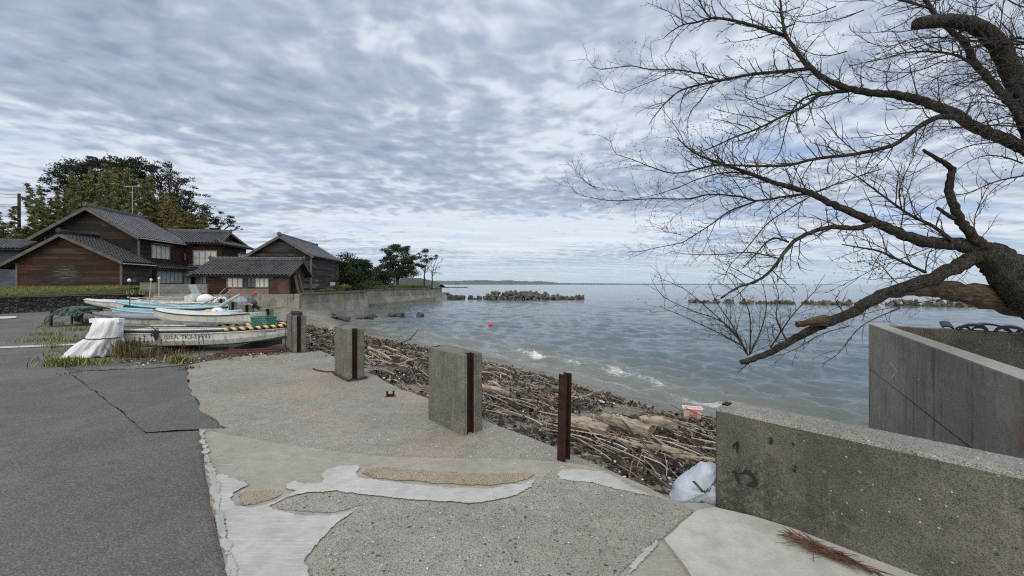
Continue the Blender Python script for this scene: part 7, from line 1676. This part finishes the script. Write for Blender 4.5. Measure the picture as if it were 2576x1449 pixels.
tuft(135, 872, 110, .12, .3, 'grass_bright', 'small green weeds left of the white tarpaulin by the road', up=.3); tuft(120, 842, 170, .14, .6, 'grass_bright', 'green weeds at the road bend below the green tarpaulin', up=.3); tuft(190, 858, 240, .13, .9, 'grass', 'pale green weeds between the tarpaulins', up=.3); tuft(130, 818, 140, .22, .5, 'grass_bright', 'green grass at the left foot of the green tarpaulin', up=.4)
tuft(165, 900, 320, .11, .6, 'grass', 'wide patch of green grass along the road edge', up=.3); tuft(110, 858, 240, .10, .6, 'grass', 'thin pale grass strip by the white line', up=.25); tuft(205, 830, 260, .16, .9, 'grass', 'pale weeds right of the green tarpaulin', up=.35); tuft(150, 850, 260, .10, 1.0, 'grass', 'thin mat of pale weeds across the cracked yard', up=.2); tuft(215, 880, 260, .14, .8, 'grass', 'pale weeds behind the skirt of the white tarpaulin', up=.3); tuft(420, 900, 220, .16, .5, 'grass_brown', 'low brown weeds under the middle of the nearest boat', Y=8.9, up=.4); tuft(285, 838, 160, .3, .5, 'grass_brown', 'brown weeds between the white tarpaulin and the skiff', Y=11.5, up=.6); tuft(225, 815, 200, .35, .5, 'grass_brown', 'brown dry weeds at the right foot of the green tarpaulin'); tuft(318, 900, 420, .50, .30, 'grass_brown', 'tall brown green weeds right of the white tarpaulin', Y=8.7, up=.7); tuft(350, 905, 380, .30, .45, 'grass_brown', 'rusty brown weeds under the nearest boat stern', Y=8.5, up=.5)
tuft(455, 912, 150, .20, .22, 'grass', 'pale green leafy weed at the apron corner', up=.35, wid=.012); tuft(470, 930, 60, .09, .25, 'grass_brown', 'withered weeds in the joint at the apron corner', up=.3); tuft(185, 939, 45, .05, .25, 'grass_brown', 'sparse grass in the asphalt joint', up=.2); tuft(40, 785, 300, .22, 1.6, 'grass', 'yellow green weeds at the foot of the stone wall', up=.4, z=0); tuft(345, 735, 260, .45, 1.0, 'grass_bright', 'green weeds at the gate wall by the house', z=.85, Y=28.0, up=.5, wid=.02)
# dark seed stalks in front of the hull
random.seed(5); o_ = (P(360, 900, 8.75).x, 8.75, 0); sroot = empty('seed_stalks', o_); tag(sroot, 'dark dry seed stalks standing before the nearest hull', 'weed')
for x_, y_ in ((352, 850), (362, 842), (372, 858), (381, 838), (388, 866), (395, 862), (405, 848), (458, 866), (462, 858), (500, 850), (510, 846)):
    sk = MB(); a = P(x_ + random.uniform(-4, 8), 900, 8.75); a.z = -.01; e = P(x_, y_, 8.8); a -= Vector(o_); e -= Vector(o_); sk.tube([a, a.lerp(e, .5) + Vector((.01, 0, 0)), e], [.005, .004, .003], 4)
    for k in range(16): q = a.lerp(e, random.uniform(.6, 1)); sk.tube([q, q + Vector((random.gauss(0, .018), random.gauss(0, .01), .02))], [.008, .004], 4)
    sk.build('stalk', MAT['twig'], sroot)

# ------------------------------------------------------------------ leafless cherry tree on the right
random.seed(101)
def zz2(x, y, Y): return P(CX + x * .5, y * .5, Y)
def smooth_pts(p, k=5):
    p = [Vector(q) for q in p]; o = []
    for i in range(len(p) - 1):
        p0, p1, p2, p3 = p[max(0, i - 1)], p[i], p[i + 1], p[min(len(p) - 1, i + 2)]
        for j in range(k):
            t_ = j / k; o.append(.5 * ((2 * p1) + (p2 - p0) * t_ + (2 * p0 - 5 * p1 + 4 * p2 - p3) * t_ ** 2 + (3 * p1 - p0 - 3 * p2 + p3) * t_ ** 3))
    o.append(p[-1]); return o
trunk = MB(); limbs = []; thin = MB(); leaves = MB()
def limb(px, Y0, Y1, r0, r1, mb=None, twigs=True, rough=.07, power=1.0, dens=1.0):
    pts3 = [zz2(x, y, Y0 + (Y1 - Y0) * i / max(1, len(px) - 1)) for i, (x, y) in enumerate(px)]; p = smooth_pts(pts3, 5); n = len(p)
    rr = [(r0 + (r1 - r0) * (i / (n - 1)) ** power) * .76 for i in range(n)]
    if r0 > .03: p = [q + Vector((random.gauss(0, .10), random.gauss(0, .10), random.gauss(0, .10))) * r_ for q, r_ in zip(p, rr)]
    sides = 14 if r0 > .06 else (9 if r0 > .02 else 6)
    (mb or trunk).tube(p, rr, sides, jit=rough if r0 > .025 else .05); limbs.append((p, rr, twigs, dens)); return p
# trunk from the ground inside the enclosure, dividing at the fork
tb0 = [Vector((7.5, 4.45, .1)), Vector((7.15, 4.5, .55)), zz2(2680, 1520, 4.6), zz2(2540, 1410, 4.65), zz2(2450, 1320, 4.7), zz2(2370, 1262, 4.75)]
p = smooth_pts(tb0, 6); trunk.tube(p, [.31 - .17 * (i / (len(p) - 1)) for i in range(len(p))], 18, jit=.10)
tb1 = [Vector((7.4, 4.5, .3)), Vector((7.15, 4.6, 1.4)), zz2(2760, 960, 4.75), zz2(2680, 760, 4.7), zz2(2600, 600, 4.7), zz2(2560, 470, 4.65), zz2(2500, 330, 4.6), zz2(2440, 220, 4.55), zz2(2350, 140, 4.5), zz2(2240, 108, 4.45), zz2(2130, 108, 4.4), zz2(2035, 120, 4.38)]
p = smooth_pts(tb1, 6); trunk.tube(p, [.132 - .072 * (i / (len(p) - 1)) ** .8 for i in range(len(p))], 14, jit=.09); limbs.append((p[20:-8], [.09] * len(p[20:-8]), True, .8))
limb([(2400, 1262), (2250, 1232), (2130, 1222), (2000, 1195), (1900, 1150), (1800, 1105), (1700, 1065), (1600, 1020), (1510, 975), (1400, 940), (1290, 910), (1160, 860), (1060, 825), (960, 790), (880, 740), (830, 690)], 4.75, 5.1, .120, .007, power=.62)
limb([(1830, 1120), (1770, 1140), (1700, 1148), (1600, 1143), (1500, 1170), (1420, 1215), (1370, 1270), (1330, 1330), (1270, 1390), (1200, 1425), (1130, 1449), (1050, 1500)], 4.8, 4.6, .045, .010, dens=.8)
lower = [(2304, 716), (2233, 736), (2182, 762), (2141, 787), (2095, 806), (2060, 820), (2024, 838), (1973, 867), (1937, 887), (1897, 903), (1864, 912)]
limb([(2390, 1275), (2310, 1300), (2230, 1345)] + [((x - CX) * 2, y * 2) for x, y in lower], 4.75, 4.5, .120, .036, power=.75, dens=.35)
p = [P(2075, 806, 4.52), P(2045, 810, 4.47), P(2005, 816, 4.44)]; sp = MB(); sp.tube(smooth_pts(p, 4), [.07 - .005 * i for i in range(9)], 8, jit=.25)
sp.tube(smooth_pts([P(2690, 790, 4.95), P(2560, 763, 4.9), P(2470, 745, 4.85), P(2380, 731, 4.8), P(2310, 727, 4.75), P(2240, 738, 4.7)], 5), [.19 - .0055 * i for i in range(26)], 10, jit=.22)
limb([(2370, 1240), (2330, 1200), (2270, 1130), (2225, 1040), (2200, 940), (2215, 850)], 4.7, 4.6, .075, .042, twigs=False); limb([(2222, 855), (2170, 815), (2125, 790), (2070, 755)], 4.6, 4.5, .040, .020, twigs=False); limb([(2225, 1100), (2190, 1080), (2140, 1045)], 4.65, 4.6, .034, .02, twigs=False)
limb([(2720, 800), (2640, 770), (2560, 738), (2450, 690), (2330, 640), (2240, 580), (2100, 520), (2000, 490), (1900, 475), (1800, 465), (1700, 445), (1620, 420), (1540, 370), (1480, 320), (1420, 240), (1380, 180), (1360, 100), (1352, 20), (1345, -60), (1350, -160)], 4.6, 5.3, .100, .009, power=.85)
limb([(1382, 182), (1250, 140), (1100, 100), (1000, 92), (930, 112), (860, 125), (800, 160), (760, 195)], 5.2, 5.5, .030, .005); limb([(1000, 92), (960, 40), (940, -20), (930, -80)], 5.35, 5.5, .016, .006); limb([(860, 125), (850, 60), (840, 0), (850, -60)], 5.4, 5.6, .010, .004)
limb([(1500, 345), (1350, 360), (1200, 375), (1050, 405), (950, 425), (850, 455), (780, 510), (720, 580), (690, 625)], 5.0, 5.4, .030, .005); limb([(1050, 405), (950, 372), (830, 352), (700, 350), (600, 332), (480, 345), (420, 342), (375, 290)], 5.25, 5.6, .015, .003); limb([(1010, 415), (960, 490), (900, 560), (880, 640), (890, 700)], 5.3, 5.4, .010, .003)
limb([(830, 352), (700, 410), (600, 450), (555, 470)], 5.4, 5.6, .007, .003); limb([(560, 470), (470, 440), (437, 375)], 5.5, 5.65, .004, .002)
limb([(2250, 590), (2150, 588), (2060, 630), (1980, 690), (1900, 735), (1760, 770), (1620, 787), (1500, 805), (1400, 830), (1250, 836), (1130, 832), (1020, 830), (900, 860), (800, 870), (700, 840), (600, 800), (520, 770), (490, 690)], 4.55, 5.2, .046, .003, power=.7)
limb([(1700, 455), (1600, 468), (1530, 487), (1480, 530), (1350, 590), (1230, 650), (1120, 690), (1000, 745), (900, 780)], 5.0, 4.9, .032, .006); limb([(1640, 460), (1500, 480), (1420, 540), (1380, 640), (1350, 760), (1300, 830)], 5.0, 5.2, .018, .005)
limb([(2590, 640), (2530, 540), (2440, 440), (2330, 320), (2280, 220), (2180, 130), (2100, 30), (2060, -40), (2000, -120)], 4.55, 4.8, .060, .020); limb([(2330, 330), (2240, 280), (2120, 260), (1980, 265), (1850, 300), (1700, 330)], 4.6, 4.9, .022, .004); limb([(2100, 40), (1950, 0), (1800, -30)], 4.7, 4.9, .02, .008)
limb([(1515, 975), (1400, 985), (1230, 1010), (1150, 990), (1000, 978), (880, 1000), (700, 1000), (530, 1010), (430, 1000), (330, 972), (275, 912)], 4.95, 5.5, .021, .003, power=.8); limb([(1280, 905), (1150, 870), (1050, 872), (940, 900), (830, 945), (700, 985), (560, 1005)], 5.0, 5.4, .014, .003); limb([(430, 955), (380, 920), (330, 870), (300, 808)], 5.45, 5.6, .005, .0025); limb([(560, 965), (400, 935), (350, 890)], 5.35, 5.5, .005, .003)
limb([(1235, 1010), (1100, 1060), (1000, 1130), (900, 1195), (850, 1222), (760, 1240), (640, 1265), (585, 1265)], 5.0, 5.3, .014, .003); limb([(850, 1180), (780, 1165), (700, 1130)], 5.2, 5.3, .005, .002); limb([(1505, 985), (1380, 1060), (1280, 1130), (1180, 1250), (1100, 1330), (1060, 1420)], 4.9, 4.8, .012, .004)
limb([(1515, 972), (1620, 930), (1740, 888), (1860, 850)], 4.95, 4.8, .013, .007); limb([(2220, 1215), (2120, 1140), (2000, 1080), (1900, 1010), (1780, 920), (1680, 850)], 4.7, 5.0, .030, .005); limb([(1960, 1050), (1950, 960), (1985, 860), (2050, 740)], 4.85, 4.9, .012, .003)
limb([(2080, 1370), (1950, 1310), (1850, 1265), (1750, 1245), (1660, 1230)], 4.6, 4.4, .022, .008, dens=.6); limb([(1392, 1218), (1320, 1198), (1270, 1230), (1230, 1275), (1160, 1350)], 4.75, 4.7, .016, .007); limb([(1340, 1300), (1200, 1270), (1050, 1280), (900, 1280), (800, 1265)], 4.75, 4.9, .010, .003)
limb([(2300, 1345), (2150, 1370), (1960, 1400), (1840, 1400)], 4.5, 4.3, .012, .003)
# sprays of shoots from the tip of the lower limb and along it
for q in ([(1188, 1788), (1150, 1720), (1060, 1620), (960, 1530), (860, 1450), (720, 1390)], [(1180, 1780), (1130, 1690), (1040, 1610), (900, 1560), (760, 1490), (700, 1400)], [(1195, 1785), (1200, 1680), (1190, 1560), (1130, 1450), (1080, 1380)], [(1200, 1780), (1260, 1640), (1280, 1520), (1250, 1400)], [(1160, 1740), (1050, 1680), (880, 1600), (740, 1540)], [(1300, 1750), (1400, 1600), (1490, 1500), (1560, 1430)], [(1380, 1710), (1330, 1600), (1340, 1480), (1300, 1380)], [(1180, 1770), (1110, 1640), (1030, 1520), (990, 1420)]): limb(q, 4.5, 4.35 + random.uniform(-.2, .4), .011, .0025, dens=.75)
for q in ([(1700, 1640), (1560, 1680), (1420, 1760), (1300, 1800)], [(1950, 1550), (1760, 1640), (1640, 1780), (1560, 1830)], [(2200, 1500), (2000, 1530), (1850, 1560), (1700, 1600)], [(2350, 1470), (2200, 1500), (2050, 1540)]): limb(q, 4.45, 4.3, .008, .003, dens=.7)
# fans of shoots sweeping over from the trunk beyond the picture edge
for i in range(24):
    y0 = random.uniform(-60, 900); x0 = random.uniform(2560, 2700); L_ = random.uniform(350, 900); sl_ = random.uniform(-.15, .45); k = [(x0 - L_ * t_, y0 + sl_ * L_ * t_ - 90 * math.sin(math.pi * t_) * random.uniform(.2, 1)) for t_ in (0, .25, .5, .75, 1)]; Ya = random.uniform(4.1, 5.2); limb(k, Ya, Ya + random.uniform(-.3, .4), .012, .003, dens=.75)
for i in range(20):
    x0 = random.uniform(1400, 2500); y0 = random.uniform(-60, 460); L_ = random.uniform(200, 520); sl_ = random.uniform(-.35, .35); k = [(x0 - L_ * t_, y0 + sl_ * L_ * t_ + 50 * math.sin(math.pi * t_)) for t_ in (0, .33, .66, 1)]; Ya = random.uniform(4.4, 5.6); limb(k, Ya, Ya + .3, .009, .003, dens=.8)
def grow(p, d, L_, r_, depth):
    k = 4; pts = [p.copy()]; cur = d.normalized(); bend = Vector((random.gauss(0, .14), random.gauss(0, .14), random.gauss(.05, .12)))
    for i in range(k): cur = (cur + bend + Vector((random.gauss(0, .10), random.gauss(0, .10), random.gauss(0, .10)))).normalized(); pts.append(pts[-1] + cur * L_ / k)
    thin.tube(pts, [r_ * (1 - .16 * i) for i in range(k + 1)], 4 if r_ > .004 else 3, cap=False)
    if depth > 0:
        nn = max(2, int(L_ / .075)); sgn = random.choice((-1, 1))
        for i in range(nn):
            t_ = (i + .6 + random.uniform(-.3, .3)) / nn; j = min(k - 1, int(t_ * k)); q = pts[j].lerp(pts[j + 1], t_ * k - j); dd = (pts[j + 1] - pts[j]).normalized(); s2 = dd.cross(Vector((random.gauss(0, .35), 1, random.gauss(0, .35)))).normalized() * sgn; sgn = -sgn
            nd = dd * .75 + s2 * .62 + Vector((0, random.gauss(0, .3), .12)); grow(q, nd, L_ * random.uniform(.22, .5) * (1 - .45 * t_), r_ * .62, depth - 1)
    elif random.random() < .42:
        e = pts[-1]
        for _ in range(random.choice((1, 1, 2))): 
            a = Vector((random.gauss(0, 1), random.gauss(0, 1), random.gauss(-.4, .7))).normalized() * random.uniform(.008, .022); b2 = a.orthogonal().normalized() * .006; leaves.add([e, e + a * .5 + b2, e + a, e + a * .5 - b2], [(0, 1, 2, 3)])
for p, rr, tw, dens in limbs:
    if not tw: continue
    acc = random.uniform(0, .1); sgn = 1
    for i in range(len(p) - 1):
        s_ = (p[i + 1] - p[i]); L_ = s_.length; acc += L_ * dens
        stepd = .058 if rr[i] < .03 else .15
        while acc > stepd:
            acc -= stepd; sgn = -sgn; q = p[i] + s_ * random.random(); d = s_.normalized(); s2 = d.cross(Vector((random.gauss(0, .3), 1, random.gauss(0, .3)))).normalized() * sgn
            nd = d * .8 + s2 * .65 + Vector((0, random.gauss(0, .35), .15)); ll = (random.uniform(.14, .48) if rr[i] < .05 else random.uniform(.2, .7)) * (1.8 if random.random() < .12 else 1); grow(q, nd, ll * (1.0 if rr[i] > .006 else .6), max(.0030, min(.0066, rr[i] * .5)), 1 if random.random() < .7 else 2)
# clumps of withered leaves that still hang on
for x, y, n in ((1190, 240, 60), (1490, 100, 30), (1600, 70, 20), (1030, 540, 46), (650, 370, 26), (980, 640, 30), (800, 740, 46), (900, 640, 26), (1210, 475, 26), (1080, 800, 40), (980, 930, 30), (920, 1140, 20), (720, 910, 14), (860, 1110, 20), (740, 1100, 8), (870, 290, 22), (610, 250, 16), (530, 215, 6), (1840, 1360, 60), (1780, 1310, 40), (1700, 1330, 30), (850, 470, 26), (1310, 380, 30), (1400, 560, 24), (1520, 880, 26), (1300, 910, 20), (2550, 320, 60), (2500, 800, 20), (1240, 660, 22), (640, 730, 14), (560, 780, 10), (1700, 200, 30), (1110, 950, 18)):
    for _ in range(int(n * 1.4)):
        e = zz2(x + random.gauss(0, 36), y + random.gauss(0, 30), 5.1 + random.uniform(-.4, .4)); a = Vector((random.gauss(0, 1), random.gauss(0, 1), random.gauss(-.4, .8))).normalized() * random.uniform(.014, .034); b2 = a.orthogonal().normalized() * random.uniform(.006, .011); leaves.add([e, e + a * .5 + b2, e + a, e + a * .5 - b2], [(0, 1, 2, 3)])
root = empty('cherry_tree', (7.4, 4.5, .2)); tag(root, 'large leafless cherry tree reaching over the sea from the right', 'tree')
local(trunk, root).build('trunk', MAT['bark'], root, smooth=True); local(sp, root).build('split_limb', MAT['split_wood'], root); local(thin, root).build('twigs', MAT['twig'], root); local(leaves, root).build('withered_leaves', MAT['dry_leaf'], root)
